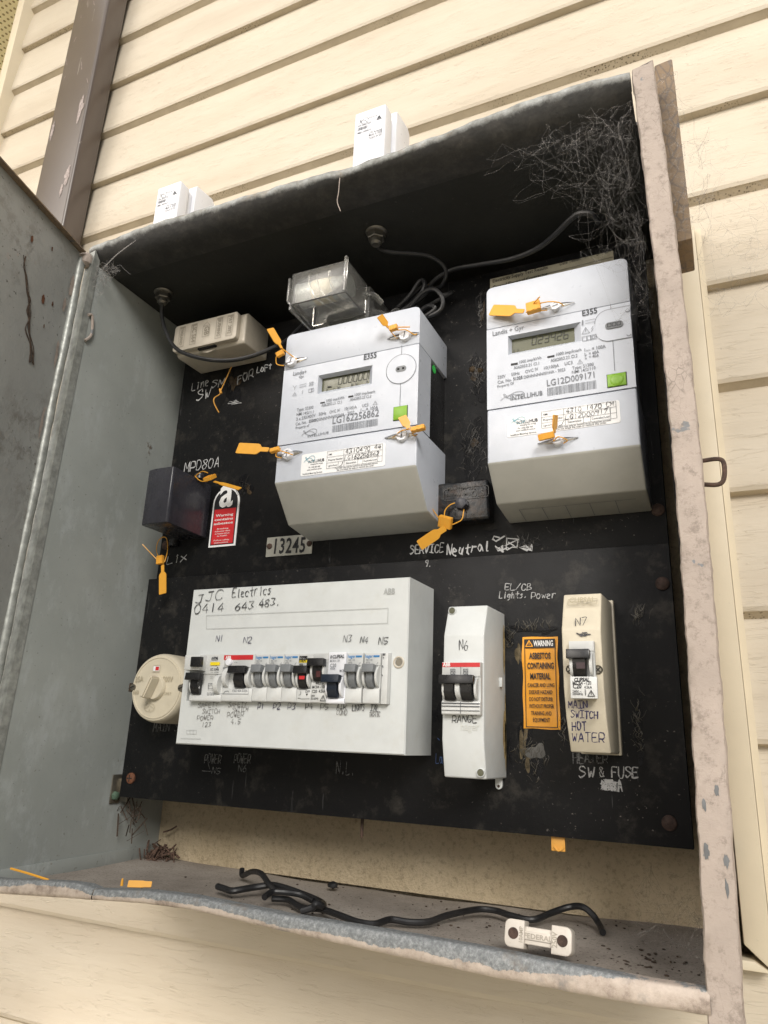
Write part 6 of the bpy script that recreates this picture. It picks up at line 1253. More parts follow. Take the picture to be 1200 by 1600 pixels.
for c_, rx, rz, sd in (((-0.2015, 0.0094, 2.0385), .0020, .012, 1), ((-0.2094, 0.0094, 1.9656), .0048, .0055, 2), ((-0.2108, 0.0094, 1.8896), .0030, .0040, 3), ((-0.5228, 0.0097, 2.0133), .006, .012, 4), ((-0.4858, 0.0097, 1.8683), .004, .004, 5)): m = MB(); blob(m, c_, rx, rz, YU_, sd, rough=.7); m.build('glue_scar', GS, PB, smooth=False)
for c_, rx, rz, sd in (((-0.2080, 0.0094, 1.9616), .008, .020, 5), ((-0.2128, 0.0094, 1.8793), .014, .022, 6), ((-0.2029, 0.0094, 2.0452), .005, .018, 7), ((-0.2108, 0.0094, 1.8896), .010, .007, 8), ((-0.5245, 0.0097, 2.0004), .010, .014, 9), ((-0.4904, 0.0097, 1.8756), .009, .009, 10), ((-0.1609, 0.0094, 1.7779), .012, .003, 11), ((-0.1920, 0.0094, 1.7899), .009, .005, 12)): m = MB(); blob(m, c_, rx, rz, YU_+.0002, sd, rough=.6); m.build('gouge', 'scar_black', PB, smooth=False)
for c_, rx, rz, n_, sd in (((-0.2080, 0.0094, 1.9616), .007, .018, 70, 1), ((-0.2128, 0.0094, 1.8793), .010, .022, 90, 2), ((-0.2036, 0.0094, 2.0414), .003, .016, 50, 3), ((-0.5256, 0.0097, 2.0094), .010, .012, 25, 4), ((-0.4948, 0.0097, 1.8693), .008, .008, 25, 5), ((-0.1609, 0.0094, 1.7779), .014, .004, 30, 6)): m = MB(); hairs(m, c_, rx, rz, YU_-.0002, n_, sd); m.build('torn_fibre', TF, PB, smooth=False)
S4 = MB(); blob(S4, (-0.2105, 0.0084, 1.8877), .0042, .0038, YU_-.0006, 31, rough=.3)
S4.build('plugged_hole', 'scar_brown', upp, smooth=False)
for c_, r_ in (((-0.2129, 0.0094, 1.9723), .0040), ((-0.2045, 0.0094, 1.9692), .0034)):
    m = MB(); m.lathe((c_[0], .0098, c_[2]), [(r_, 0), (r_*.8, .0015), (r_*.3, .0026), (.0001, .0028)], n=14); m.build('old_fixing', 'scar_brown', upp)
# writing
WF = MB(); WP = MB(); WU = MB()
for s_, a_, b_, h_, w_ in (('EL/CB', (-0.1780, -0.0003, 1.7326), (-0.1535, -0.0003, 1.7314), .0062, .00085), ('Lights,', (-0.1833, -0.0003, 1.7254), (-0.1574, -0.0003, 1.7243), .0056, .0009), ('Power', (-0.1537, -0.0003, 1.7236), (-0.1312, -0.0003, 1.7231), .0056, .0009), ('SW', (-0.1173, -0.0003, 1.5730), (-0.1049, -0.0003, 1.5737), .0082, .0011), ('&', (-0.1008, -0.0003, 1.5749), (-0.0962, -0.0003, 1.5751), .0075, .0010), ('FUSE', (-0.0913, -0.0003, 1.5745), (-0.0710, -0.0003, 1.5753), .0082, .0011), ('A', (-0.0869, -0.0003, 1.5647), (-0.0827, -0.0003, 1.5650), .0088, .0013)):
    hw(low, 'chalk', s_, a_, b_, h_, w_, .03, seed=ord(s_[0]))
m = MB(); scribble(m, (-0.0937, -0.0003, 1.5684), .0062, .0040, -.0003, .0026, 26, 5); m.build('crossed_out_writing', 'chalk', low, smooth=False)
for s_, a_, b_, h_ in (('HEATER', (-0.1217, -0.0003, 1.5844), (-0.0939, -0.0003, 1.5860), .0078), ('N.L.', (-0.3442, -0.0003, 1.5641), (-0.3247, -0.0003, 1.5645), .0110), ('POWER', (-0.4999, -0.0003, 1.5660), (-0.4791, -0.0003, 1.5666), .0085), ('N5', (-0.4891, -0.0003, 1.5564), (-0.4791, -0.0003, 1.5555), .0058), ('POWER', (-0.4626, -0.0003, 1.5678), (-0.4430, -0.0003, 1.5688), .0085), ('N6', (-0.4565, -0.0003, 1.5595), (-0.4469, -0.0003, 1.5600), .0062), ('MAIN S', (-0.5735, -0.0003, 1.5953), (-0.5395, -0.0003, 1.5959), .0095)):
    hw(low, 'chalk_faint', s_, a_, b_, h_, .0009, .05, seed=len(s_)*3)
line(WF, [(-0.5014, -0.0003, 1.5582), (-0.4908, -0.0003, 1.5582), (-0.4947, -0.0003, 1.5655)], .0008)
hw(low, 'chalk', '9.', (-0.2582, 0.0000, 1.7602), (-0.2515, 0.0000, 1.7597), .006, .0009, .03)
line(WP, [(-0.2404, 0.0000, 1.5981), (-0.2421, 0.0000, 1.5996)], .0006); hand(WP, 'La', (-0.2435, 0.0000, 1.5785), (-0.2371, 0.0000, 1.5788), .008, .0006, .03)
WF.build('chalk_line', 'chalk_faint', low, smooth=False); WP.build('pen_writing', plain('blue_pen', (.06, .12, .30, 1), .6), low, smooth=False)
hw(upp, 'white_pen', 'MPD80A', (-0.5850, 0.0097, 1.9019), (-0.5327, 0.0097, 1.9032), .0125, .0012, .05, seed=8); hw(upp, 'white_pen', 'SERVICE', (-0.2784, 0.0097, 1.7762), (-0.2426, 0.0097, 1.7763), .0088, .0012, .06, seed=3); hw(upp, 'white_pen', 'Neutral', (-0.2392, 0.0097, 1.7722), (-0.1954, 0.0097, 1.7729), .0100, .0013, .09, seed=5)
for c_, w_, h_, sd in (((-0.1840, 0.0097, 1.7753), .0060, .0042, 3), ((-0.1733, 0.0097, 1.7789), .0085, .0070, 4), ((-0.1587, 0.0097, 1.7734), .0075, .0050, 6)): m = MB(); scribble(m, c_, w_, h_, .0097, .0013, 11, sd); m.build('crossed_out_writing', 'white_pen', upp, smooth=False)
line(WU, [(-0.1915, 0.0097, 1.7848), (-0.1890, 0.0097, 1.7826), (-0.1807, 0.0097, 1.7871)], .0016); line(WU, [(-0.1922, 0.0097, 1.7848), (-0.1909, 0.0097, 1.7879), (-0.1858, 0.0097, 1.7862)], .0014)
hw(upp, 'white_pen', 'Lix', (-0.5930, 0.0097, 1.7851), (-0.5652, 0.0097, 1.7888), .0095, .0012, .08, seed=6)
for s_, a_, b_, h_ in (('Line', (-0.5895, 0.0097, 2.0134), (-0.5629, 0.0097, 2.0177), .0100), ('SM', (-0.5572, 0.0097, 2.0121), (-0.5391, 0.0097, 2.0133), .0100), ('FOR', (-0.5178, 0.0097, 2.0117), (-0.4951, 0.0097, 2.0155), .0105), ('LoFt', (-0.4901, 0.0097, 2.0205), (-0.4692, 0.0097, 2.0223), .0085)): hw(upp, 'white_pen' if s_ != 'FOR' else 'chalk', s_, a_, b_, h_, .0013, .09, seed=ord(s_[1]))
hw(upp, 'white_pen', 'SW', (-0.5788, 0.0097, 1.9980), (-0.5590, 0.0097, 2.0005), .0125, .0016, .09, seed=2); m = MB(); scribble(m, (-0.5179, 0.0097, 1.9861), .012, .0035, .0097, .0007, 12, 9); m.build('crossed_out_writing', 'chalk', upp, smooth=False)
WU.build('chalk_tick', 'white_pen', upp, smooth=False)

# ------------------------------------------------------------------ yellow numbered seals
def plate(a, b, w0, w1, nrm, t_=.0009, neck=True):
    """flat tag from a (free end) to b (neck end); nrm = the way its face looks"""
    a, b, nrm = Vector(a), Vector(b), Vector(nrm); d = (b-a); L = d.length; d.normalize(); s_ = d.cross(nrm).normalized(); nn = s_.cross(d).normalized()
    prof = [(0, w0*.9), (.04, w0), (.62, w0), (.68, w0*.90), (.76, w1), (.97, w1), (1.0, w1*.8)] if neck else [(0, w0*.86), (.04, w0), (.62, w0), (.72, w0*.85), (.82, w1), (1, w1)]
    v, f = [], []
    for t, w_ in prof:
        p = a+d*(L*t)
        for sg, tt in ((1, .5), (-1, .5), (-1, -.5), (1, -.5)): v.append(p+s_*(sg*w_/2)+nn*(tt*t_))
    for i in range(len(prof)-1):
        for k in range(4): f.append((i*4+k, i*4+(k+1) % 4, i*4+4+(k+1) % 4, i*4+4+k))
    f += [(3, 2, 1, 0), tuple((len(prof)-1)*4+k for k in range(4))]
    return MB().add(v, f)
def block(c, ax, w_, h_, d_, nrm=(0, -1, 0), rib=True):
    c, ax, nrm = Vector(c), Vector(ax).normalized(), Vector(nrm); s_ = ax.cross(nrm).normalized(); nn = s_.cross(ax).normalized(); m = MB()
    R3 = Matrix((ax, s_, nn)).transposed()
    def bx(o, a, b, e, r_):
        q = bmesh.new(); bmesh.ops.create_cube(q, size=1)
        for v in q.verts: v.co = Vector((v.co.x*a, v.co.y*b, v.co.z*e))
        bmesh.ops.bevel(q, geom=q.edges[:], offset=r_, segments=2, affect='EDGES')
        for v in q.verts: v.co = R3 @ (v.co+Vector(o))+c
        m.bm(q)
    bx((0, 0, 0), w_, h_, d_, .0004)
    if rib:
        for k in (-.35, 0, .35): bx((w_*k, 0, d_*.5), w_*.14, h_*.92, .0007, .0002)
    return m
def seal(label, tagp, blk, strap, bsize=(.0085, .0055, .0045), nrm=(0, -1, 0), wires=(), tw=(.0085, .0030), pin=None, neck=True, mt='yellow_tag', bax=(1, 0, .1), marks=True):
    c = Vector(blk); t = thing('security_seal', label, 'seal', tuple(c), 'orange yellow plastic security seals')
    if tagp:
        tg = plate(tagp[0], tagp[1], tw[0], tw[1], nrm, neck=neck).build('tag', mt, t, sharp=20)
    block(c, bax, bsize[0], bsize[1], bsize[2], nrm).build('lock', mt, t)
    for s_ in strap: MB().tube(s_, .00055, 6, 5).build('strap', mt, t)
    for s_ in wires: MB().tube(s_, .0005, 6, 5).build('wire', 'bright_metal', t)
    if pin: MB().tube(pin, .0006, 6, 1).build('pin', mt, t)
    return t
y1 = m1y
seal('yellow seal with raised tag at the upper left screw of the wider meter', ((-0.4071, -0.0860, 2.0099), (-0.3956, -0.0780, 1.9882)), (-0.3970, -0.0775, 1.9821),
     [[(-0.3963, -0.0770, 1.9889), (-0.3888, -0.0745, 1.9826), (-0.3790, -0.0705, 1.9746)], [(-0.4023, -0.0770, 1.9799), (-0.4027, -0.0740, 1.9728), (-0.3951, -0.0712, 1.9708)]], wires=[[(-0.3967, -0.0690, 1.9734), (-0.3847, -0.0760, 1.9709), (-0.3693, -0.0690, 1.9759)]], nrm=(.75, -.62, .1), tw=(.0085, .0028), neck=False, bax=(1, 0, .35))
seal('yellow seal leaning up and left at the upper right screw of the wider meter', ((-0.2772, -0.0860, 1.9952), (-0.2712, -0.0780, 1.9851)), (-0.2658, -0.0770, 1.9841),
     [[(-0.2726, -0.0770, 1.9869), (-0.2679, -0.0745, 1.9796), (-0.2646, -0.0700, 1.9761)], [(-0.2620, -0.0755, 1.9816), (-0.2524, -0.0765, 1.9792), (-0.2462, -0.0715, 1.9756), (-0.2437, -0.0690, 1.9774)]], wires=[[(-0.2755, -0.0690, 1.9782), (-0.2634, -0.0720, 1.9766), (-0.2419, -0.0690, 1.9774)]], nrm=(.70, -.66, .1), tw=(.0080, .0026), pin=((-0.2607, -0.0765, 1.9842), (-0.2485, -0.0765, 1.9816)), neck=False)
seal('yellow seal with long tag pointing left at the wider meter lower left screw', ((-0.4434, -0.0730, 1.8826), (-0.4037, -0.0730, 1.8753)), (-0.3941, -0.0755, 1.8726),
     [[(-0.3974, -0.0760, 1.8742), (-0.3845, -0.0780, 1.8692), (-0.3719, -0.0765, 1.8641)], [(-0.3933, -0.0740, 1.8707), (-0.3939, -0.0730, 1.8665), (-0.3885, -0.0710, 1.8650)]], wires=[[(-0.3931, -0.0690, 1.8679), (-0.3769, -0.0770, 1.8673), (-0.3659, -0.0690, 1.8691)]], nrm=(.1, -1, .15), bsize=(.011, .0045, .0045), tw=(.0125, .0050))
seal('yellow seal with tag pointing up left beside the green button of the wider meter', ((-0.2523, -0.0800, 1.8853), (-0.2461, -0.0775, 1.8733)), (-0.2367, -0.0775, 1.8715),
     [[(-0.2446, -0.0770, 1.8724), (-0.2543, -0.0765, 1.8723), (-0.2658, -0.0700, 1.8697)], [(-0.2432, -0.0760, 1.8709), (-0.2427, -0.0730, 1.8672), (-0.2405, -0.0700, 1.8692)]], wires=[[(-0.2738, -0.0690, 1.8709), (-0.2527, -0.0760, 1.8706), (-0.2409, -0.0690, 1.8696)]], nrm=(.45, -.85, .2), bsize=(.0135, .0048, .0048), tw=(.0085, .0045), neck=False)
seal('yellow seal with wide tag lying left of the top screw on the narrower meter', ((-0.1695, -0.0665, 1.9878), (-0.1366, -0.0735, 1.9746)), (-0.1277, -0.0740, 1.9763),
     [[(-0.1220, -0.0755, 1.9780), (-0.1128, -0.0770, 1.9767), (-0.1042, -0.0765, 1.9740), (-0.1016, -0.0700, 1.9740)], [(-0.1350, -0.0735, 1.9729), (-0.1253, -0.0725, 1.9726), (-0.1163, -0.0690, 1.9737)]], wires=[[(-0.1249, -0.0632, 1.9781), (-0.1112, -0.0700, 1.9756), (-0.0928, -0.0632, 1.9794)], [(-0.1222, -0.0700, 1.9758), (-0.1124, -0.0720, 1.9746)]], nrm=(0, -1, .12), bsize=(.0128, .0105, .0055), tw=(.0122, .0045), pin=((-0.1266, -0.0770, 1.9787), (-0.1200, -0.0820, 1.9804)))
seal('yellow seal with thin tag standing upright over the sticker of the narrower meter', ((-0.1105, -0.0790, 1.8644), (-0.1131, -0.0740, 1.8503)), (-0.1197, -0.0740, 1.8483),
     [[(-0.1144, -0.0735, 1.8499), (-0.1143, -0.0715, 1.8440), (-0.1100, -0.0735, 1.8467), (-0.1033, -0.0700, 1.8439), (-0.1071, -0.0660, 1.8432)]], wires=[[(-0.1289, -0.0632, 1.8469), (-0.1125, -0.0690, 1.8451), (-0.0954, -0.0632, 1.8483)]], nrm=(.96, -.28, 0), bsize=(.0135, .0055, .0060), tw=(.0080, .0040), neck=False)
seal('yellow seal with tag hanging down left from the shabby black link box', ((-0.2541, -0.0260, 1.7744), (-0.2312, -0.0170, 1.7926)), (-0.2314, -0.0165, 1.7984),
     [[(-0.2367, -0.0170, 1.8009), (-0.2414, -0.0240, 1.8095), (-0.2441, -0.0300, 1.8150)], [(-0.2331, -0.0150, 1.8044), (-0.2321, -0.0150, 1.8113), (-0.2263, -0.0160, 1.8159), (-0.2200, -0.0140, 1.8180)], [(-0.2254, -0.0150, 1.7956), (-0.2157, -0.0150, 1.7996), (-0.2138, -0.0145, 1.8075), (-0.2140, -0.0130, 1.8112)]], nrm=(.35, -.75, -.6), bsize=(.0135, .0115, .0050), tw=(.0105, .0060), bax=(1, 0, -.35))
seal('yellow seal on top of the black fuse holder, tag reaching right to the asbestos sign', ((-0.4810, -0.0120, 1.8615), (-0.5114, -0.0220, 1.8706)), (-0.5146, -0.0260, 1.8740),
     [[(-0.5172, -0.0260, 1.8699), (-0.5295, -0.0240, 1.8727), (-0.5401, -0.0220, 1.8807)], [(-0.5388, -0.0220, 1.8812), (-0.5285, -0.0240, 1.8842), (-0.5186, -0.0260, 1.8805)]], nrm=(.1, -.55, .8), bsize=(.0105, .0125, .0045), tw=(.0085, .0040), neck=False)
seal('yellow seal hanging straight down below the black fuse holder, tag lowest', ((-0.5674, -0.0200, 1.7432), (-0.5730, -0.0200, 1.7771)), (-0.5763, -0.0215, 1.7827),
     [[(-0.5699, -0.0210, 1.7799), (-0.5714, -0.0170, 1.7937), (-0.5827, -0.0080, 1.8111), (-0.5933, -0.0040, 1.8159), (-0.5961, -0.0080, 1.8088), (-0.5896, -0.0150, 1.7955), (-0.5805, -0.0200, 1.7872)]], nrm=(0, -1, 0), bsize=(.0085, .0100, .0045), tw=(.0100, .0040), pin=((-0.5806, -0.0215, 1.7830), (-0.5981, -0.0300, 1.8007)))
# broken strap under the cream fuse box
t = thing('broken_seal_strap', 'snapped yellow seal strap dangling under the cream bakelite fuse box', 'seal strap', (-0.5334, -0.0020, 1.9994))
m = MB(); m.tube([(-0.5195, -0.0040, 2.0283), (-0.5250, -0.0040, 2.0144), (-0.5320, -0.0030, 2.0001), (-0.5336, -0.0030, 1.9938), (-0.5403, -0.0040, 1.9892), (-0.5389, -0.0050, 1.9815), (-0.5308, -0.0040, 1.9681)], .0007, 6, 6); m.build('strap', 'yellow_dirty', t)
block((-0.5328, -0.0030, 1.9976), (.4, 0, -1), .0075, .0024, .0026, rib=False).build('catch', 'yellow_dirty', t)
# seal bits
t = thing('seal_tag', 'orange yellow seal tag poking out below the lower board', 'seal tag', (-0.1373, 0.0060, 1.5198))
m = MB(); a_, b_ = (-0.1432, 0.0060, 1.5140), (-0.1318, 0.0060, 1.5261); m.box(a_[0], b_[0], .0045, .0065, a_[2]+.001, b_[2]+.004, .0005); m.build('tag', 'yellow_dirty', t); m = MB(); c_ = (-0.1370, 0.0040, 1.5162); m.tube([(c_[0]-.004, .0045, c_[2]+.002), (c_[0], .0030, c_[2]-.0005), (c_[0]+.004, .0045, c_[2]+.002)], .0009, 6, 4); m.build('strap', 'yellow_dirty', t)
t = thing('hanging_screw', 'dark screw hanging below the lower board edge', 'screw', (-0.3204, 0.0120, 1.5171))
m = MB(); a_ = (-0.3221, 0.0150, 1.5222); m.lathe((a_[0], .015, a_[2]+.004), [(.0016, 0), (.0016, .016), (.0008, .018)], (0, 0, -1), 8); m.build('shank', 'rust_dark', t)
fz = ZF+.0006
for lb_, a_, b_, w_ in (('flat yellow seal tag lying on the box floor near the lip', (-0.4987, -0.0916, 1.4660), (-0.4805, -0.0816, 1.4660), .0055), ):
    a2 = Vector(a_); b2 = Vector(b_); m = MB(); d = (b2-a2); m = plate(a2, b2, .0058, .0050, (.0, -.9, .45), t_=.0010); tag(m.build('loose_seal_tag', 'yellow_tag'), lb_, 'seal tag')
m = MB(); m.tube([(-0.5972, -0.1344, 1.4740), (-0.5728, -0.1354, 1.4725), (-0.5481, -0.1352, 1.4700)], .0010, 6, 3); tag(m.build('loose_strap', 'yellow_tag'), 'thin yellow seal strap lying across the floor lip at the far left', 'seal strap')
c_ = (-0.5046, -0.0928, 1.4640); m = MB(); m.lathe(c_, [(.0013, 0), (.0011, .004), (.0006, .006)], (0, 0, 1), 8); tag(m.build('seal_pin', 'yellow_tag'), 'tiny yellow pin standing beside the flat seal tag on the floor', 'pin')

# ------------------------------------------------------------------ antennas on the box top, cable glands and cables
def antenna(x0, x1, yf, z0, z1f, z1b, label):
    t = thing('antenna', label, 'antenna', ((x0+x1)/2, yf+.03, z0), 'white antenna boxes on the meter box')
    m = MB(); m.box(x0, x1, yf, yf+.017, z0+.002, z1f, .0022, 3); m.build('front_cover', 'fresh_white', t)
    m = MB(); m.box(x0-.0012, x1-.004, yf+.0172, yf+.027, z0+.003, z1f+.001, .0012); m.build('seam_band', 'fresh_white', t)
    m = MB(); m.prism([(yf+.0275, z0), (yf+.0275, z1b-.003), (yf+.030, z1b), (yf+.060, z1b+.0035), (yf+.066, z1b-.002), (yf+.066, z0)], x0-.002, x1+.0005, 'x', .0016, 3); m.build('back_case', 'fresh_white', t)
    w_, h_ = x1-x0, z1f-z0; U = lambda a, b: (x0+a*w_, yf-.0002, z1f-b*w_)
    m = MB(); outline(m, [U(.10, .13), U(.90, .13), U(.90, 1.05), U(.10, 1.05)], .00025); loops_logo(m, (U(.13, .50)[0], yf-.0002, U(.13, .50)[2]), (U(.45, .50)[0], yf, U(.13, .24)[2]), .0004)
    txt(m, 'INTELLIHUB', U(.46, .36), U(.74, .36)); barcode(m, U(.13, 0)[0], U(.45, 0)[0], U(0, .68)[2], U(0, .58)[2], yf-.0003, 4)
    for a, b, s_ in ((.13, .55, 'S/N 00417265'), (.13, .80, 'IMEI 3500418'), (.50, .93, 'LTE Antenna'), (.50, 1.01, 'Made in 2022'), (.50, 1.12, 'Output 3V DC')): txt(m, s_, U(a, b), U(a+.42, b))
    tri_icon(m, U(.80, .45), .0028, .0006); tri_icon(m, U(.80, .45), .0015, .0006)
    m.build('print', 'grey_ink', t, smooth=False); return t
antenna(-.6086, -.5703, -.080, 2.1195, 2.2645, 2.280, 'smaller-looking white antenna box above the left end of the meter box')
antenna(-.3228, -.2840, -.080, 2.1195, 2.2710, 2.288, 'white antenna box standing behind the middle of the top edge')
def gland(x, y, label):
    t = thing('cable_gland', label, 'cable gland', (x, y, ZC), 'metal cable glands through the box ceiling')
    m = MB(); m.lathe((x, y, ZC-.0005), [(.0118, 0), (.0112, .0012), (.0106, .0016)], (0, 0, -1), 24); m.build('washer', 'gland_metal', t)
    m = MB(); m.lathe((x, y, ZC-.0018), [(.0092, 0), (.0096, .001), (.0096, .0070), (.0090, .0080)], (0, 0, -1), 6); m.build('hex_nut', 'gland_metal', t, sharp=20)
    m = MB(); m.lathe((x, y, ZC-.0098), [(.0062, 0), (.0062, .0040), (.0052, .0050), (.0042, .0066)], (0, 0, -1), 20); m.build('collar', 'gland_metal', t)
g1 = (-0.5878, -0.0643, 2.1080); g2 = (-0.2951, -0.0667, 2.1080)
gland(g1[0], g1[1], 'metal cable gland in the ceiling corner above the cream fuse box'); gland(g2[0], g2[1], 'metal cable gland in the middle of the dark ceiling')
m = MB(); m.tube([(g1[0], g1[1], ZC-.012), (-0.5913, -0.0580, 2.0836), (-0.5755, -0.0600, 2.0521), (-0.5512, -0.0630, 2.0254), (-0.5083, -0.0660, 2.0042), (-0.4731, -0.0640, 1.9965), (-0.4474, -0.0580, 2.0002), (-0.4282, -0.0500, 2.0102), (-0.4181, -0.0350, 2.0277), (-0.4105, -0.0100, 2.0657)], .0024, 10, 8)
tag(m.build('antenna_cable', 'cable_black'), 'black cable looping from the corner gland across the cream fuse box to the wider meter', 'cable')
m = MB(); m.tube([(g2[0], g2[1], ZC-.012), (-0.2958, -0.0580, 2.0990), (-0.2833, -0.0550, 2.0928), (-0.2640, -0.0480, 2.0906), (-0.2451, -0.0400, 2.0877), (-0.2328, -0.0300, 2.0800), (-0.2321, -0.0220, 2.0724), (-0.2400, -0.0140, 2.0669), (-0.2520, -0.0060, 2.0702)], .0021, 10, 8)
tag(m.build('antenna_cable', 'cable_black'), 'black cable curving from the middle gland down into the coiled bundle', 'cable')
m = MB(); m.tube([(-0.0691, -0.0500, 2.0684), (-0.0737, -0.0600, 2.0716), (-0.0853, -0.0600, 2.0759), (-0.0964, -0.0550, 2.0745), (-0.1108, -0.0450, 2.0716), (-0.1318, -0.0300, 2.0720), (-0.1607, -0.0200, 2.0749), (-0.1975, -0.0120, 2.0834), (-0.2241, -0.0080, 2.0885), (-0.2411, -0.0060, 2.0870), (-0.2545, -0.0060, 2.0790), (-0.2632, -0.0080, 2.0636), (-0.2788, -0.0100, 2.0532), (-0.2946, -0.0120, 2.0444)], .0027, 10, 8)
tag(m.build('coax_cable', 'cable_black'), 'long black cable sweeping right from the bundle towards the cobwebbed corner', 'cable')
m = MB()
m.tube([(-0.2934, -0.0120, 2.0522), (-0.2766, -0.0160, 2.0619), (-0.2647, -0.0180, 2.0755), (-0.2579, -0.0200, 2.0724), (-0.2598, -0.0200, 2.0608), (-0.2753, -0.0180, 2.0475), (-0.2976, -0.0100, 2.0382)], .0024, 8, 6)
m.tube([(-0.2744, -0.0200, 2.0444), (-0.2581, -0.0240, 2.0555), (-0.2449, -0.0240, 2.0569), (-0.2360, -0.0220, 2.0457), (-0.2373, -0.0200, 2.0340), (-0.2482, -0.0180, 2.0299), (-0.2612, -0.0150, 2.0324)], .0024, 8, 6)
m.tube([(-0.2687, -0.0150, 2.0365), (-0.2535, -0.0200, 2.0410), (-0.2446, -0.0200, 2.0357), (-0.2562, -0.0180, 2.0303)], .0023, 8, 6)
m.tube([(-0.2830, -0.0080, 2.0620), (-0.2620, -0.0060, 2.0777), (-0.2441, -0.0030, 2.0636), (-0.2326, -0.0020, 2.0638), (-0.2436, -0.0040, 2.0580), (-0.2689, -0.0060, 2.0468)], .0022, 8, 6)
tag(m.build('cable_bundle', 'cable_black'), 'coiled black cable bundle behind the top of the wider meter', 'cable')
# thin wires at the right of the coax, running over the ceiling's back edge
# ------------------------------------------------------------------ things lying on the floor
def fl(x, y, h=0): return QZ
m = MB(); zf = ZF
m.tube([(-0.4421, -0.0366, 1.4620), (-0.4297, -0.0416, 1.4620), (-0.4202, -0.0450, 1.4620), (-0.4140, -0.0402, 1.4630), (-0.4063, -0.0273, 1.4640), (-0.3936, -0.0207, 1.4660), (-0.3728, -0.0265, 1.4660), (-0.3492, -0.0326, 1.4640), (-0.3316, -0.0384, 1.4620), (-0.3186, -0.0586, 1.4640), (-0.3207, -0.0668, 1.4670), (-0.3236, -0.0677, 1.4640), (-0.3316, -0.0721, 1.4610)], .0028, 10, 7)
m.tube([(-0.4616, 0.0283, 1.4660), (-0.4612, 0.0297, 1.4600), (-0.4394, 0.0127, 1.4680), (-0.4135, -0.0097, 1.4720), (-0.3931, -0.0269, 1.4680), (-0.3832, -0.0311, 1.4640)], .0026, 10, 7)
m.tube([(-0.3709, -0.0671, 1.4660), (-0.3713, -0.0550, 1.4680), (-0.3624, -0.0486, 1.4680), (-0.3512, -0.0404, 1.4660), (-0.3370, -0.0424, 1.4630)], .0026, 10, 7)
m.tube([(-0.3765, -0.0460, 1.4610), (-0.3625, -0.0422, 1.4610), (-0.3469, -0.0519, 1.4600), (-0.3352, -0.0578, 1.4600), (-0.3232, -0.0553, 1.4610), (-0.2996, -0.0657, 1.4610), (-0.2765, -0.0772, 1.4610), (-0.2636, -0.0755, 1.4610), (-0.2591, -0.0555, 1.4610), (-0.2448, -0.0501, 1.4600), (-0.2327, -0.0394, 1.4600), (-0.2256, -0.0144, 1.4610), (-0.2118, 0.0199, 1.4610), (-0.1964, 0.0250, 1.4610), (-0.1797, 0.0147, 1.4610), (-0.1617, 0.0114, 1.4610), (-0.1503, 0.0316, 1.4640), (-0.1375, 0.0425, 1.4680), (-0.1262, 0.0386, 1.4700), (-0.1183, 0.0370, 1.4660), (-0.1127, 0.0323, 1.4610), (-0.1068, 0.0160, 1.4580)], .0026, 10, 7)
tag(m.build('offcut_wire', 'cable_black'), 'twisted black insulated wire offcut lying along the dusty floor', 'wire')
# porcelain fuse carrier leaning on the lip
fu = thing('fuse_carrier', 'off-white porcelain rewirable fuse carrier leaning on the floor', 'fuse carrier', (-.135, -.07, ZF))
cA, cB, cC, cD = Vector((-0.1557, -0.0780, 1.4792)), Vector((-0.1108, -0.0780, 1.4777)), Vector((-0.1094, -0.0820, 1.4618)), Vector((-0.1568, -0.0820, 1.4614))
ux = ((cB-cA)+(cC-cD)); Wc = ux.length/2; ux.normalize(); uz = ((cA-cD)+(cB-cC)); Hc = uz.length/2; uz.normalize(); uz = (uz-ux*uz.dot(ux)).normalized(); un = ux.cross(uz); oc = (cA+cB+cC+cD)/4
def carr(poly, d0, d1, r_):
    m = MB(); m.prism(poly, d0, d1, 'y', r_, 3); m.v = [tuple(oc+ux*v[0]+uz*v[2]+un*(-v[1])*1.0) for v in m.v]; return m
W2, H2_ = Wc/2, Hc/2
def endp(sg):
    P = rrect(W2*.40, W2, -H2_, H2_, .004, 4, only='tr br'); return [(sg*p[0], p[1]) for p in P][::sg]
# un points away from or towards the camera? make +d face the viewer
fs = 1 if un.y < 0 else -1
def D_(a): return -a*fs
m = carr([(-W2*.62, -H2_*.62), (W2*.62, -H2_*.62), (W2*.62, H2_*.62), (-W2*.62, H2_*.62)], D_(0), D_(.0085), .0006); core = m.build('bridge', 'porcelain', fu)
for sg in (-1, 1): m = carr(endp(sg), D_(-.002), D_(.0115), .0012); m.build('end_block', 'porcelain', fu)
m = carr([(-W2*.5, -H2_*.30), (W2*.5, -H2_*.30), (W2*.5, H2_*.30), (-W2*.5, H2_*.30)], D_(.008), D_(.0098), .0005); m.build('name_bar', 'porcelain', fu)
for sg in (-1, 1):
    p = oc+ux*(sg*W2*.73)+un*(fs*.0117); m = MB(); m.lathe(p-un*fs*.0004, [(.0036, 0), (.0036, .0006), (.0030, .0006), (.0001, .0002)], tuple(un*fs), 18); m.build('screw_hole', 'rust_dark', fu)
m = MB()
def ct(s_, a, b, z_, h_=None, d=.0100, rot=False):
    L = oc+ux*a+uz*z_+un*(fs*d); R_2 = oc+ux*b+uz*z_+un*(fs*d); txt(m, s_, L, R_2, h=h_, bold=.02, n=tuple(un*fs), lift=.0002)
ct('FEDERAL', -W2*.42, W2*.42, -H2_*.18, .0030)
def ctv(s_, x_, z0, z1, d=.0118):
    L = oc+ux*x_+uz*z0+un*(fs*d); v, f, wd = glyphs(s_, .02); k_ = (z1-z0)/wd; m.add([L+uz*(a*k_)-ux*(b*k_*1.1) for a, b in v], f)
ctv('10AMP', -W2*.44, -H2_*.55, H2_*.55); ctv('250V', W2*.58, -H2_*.55, H2_*.55)
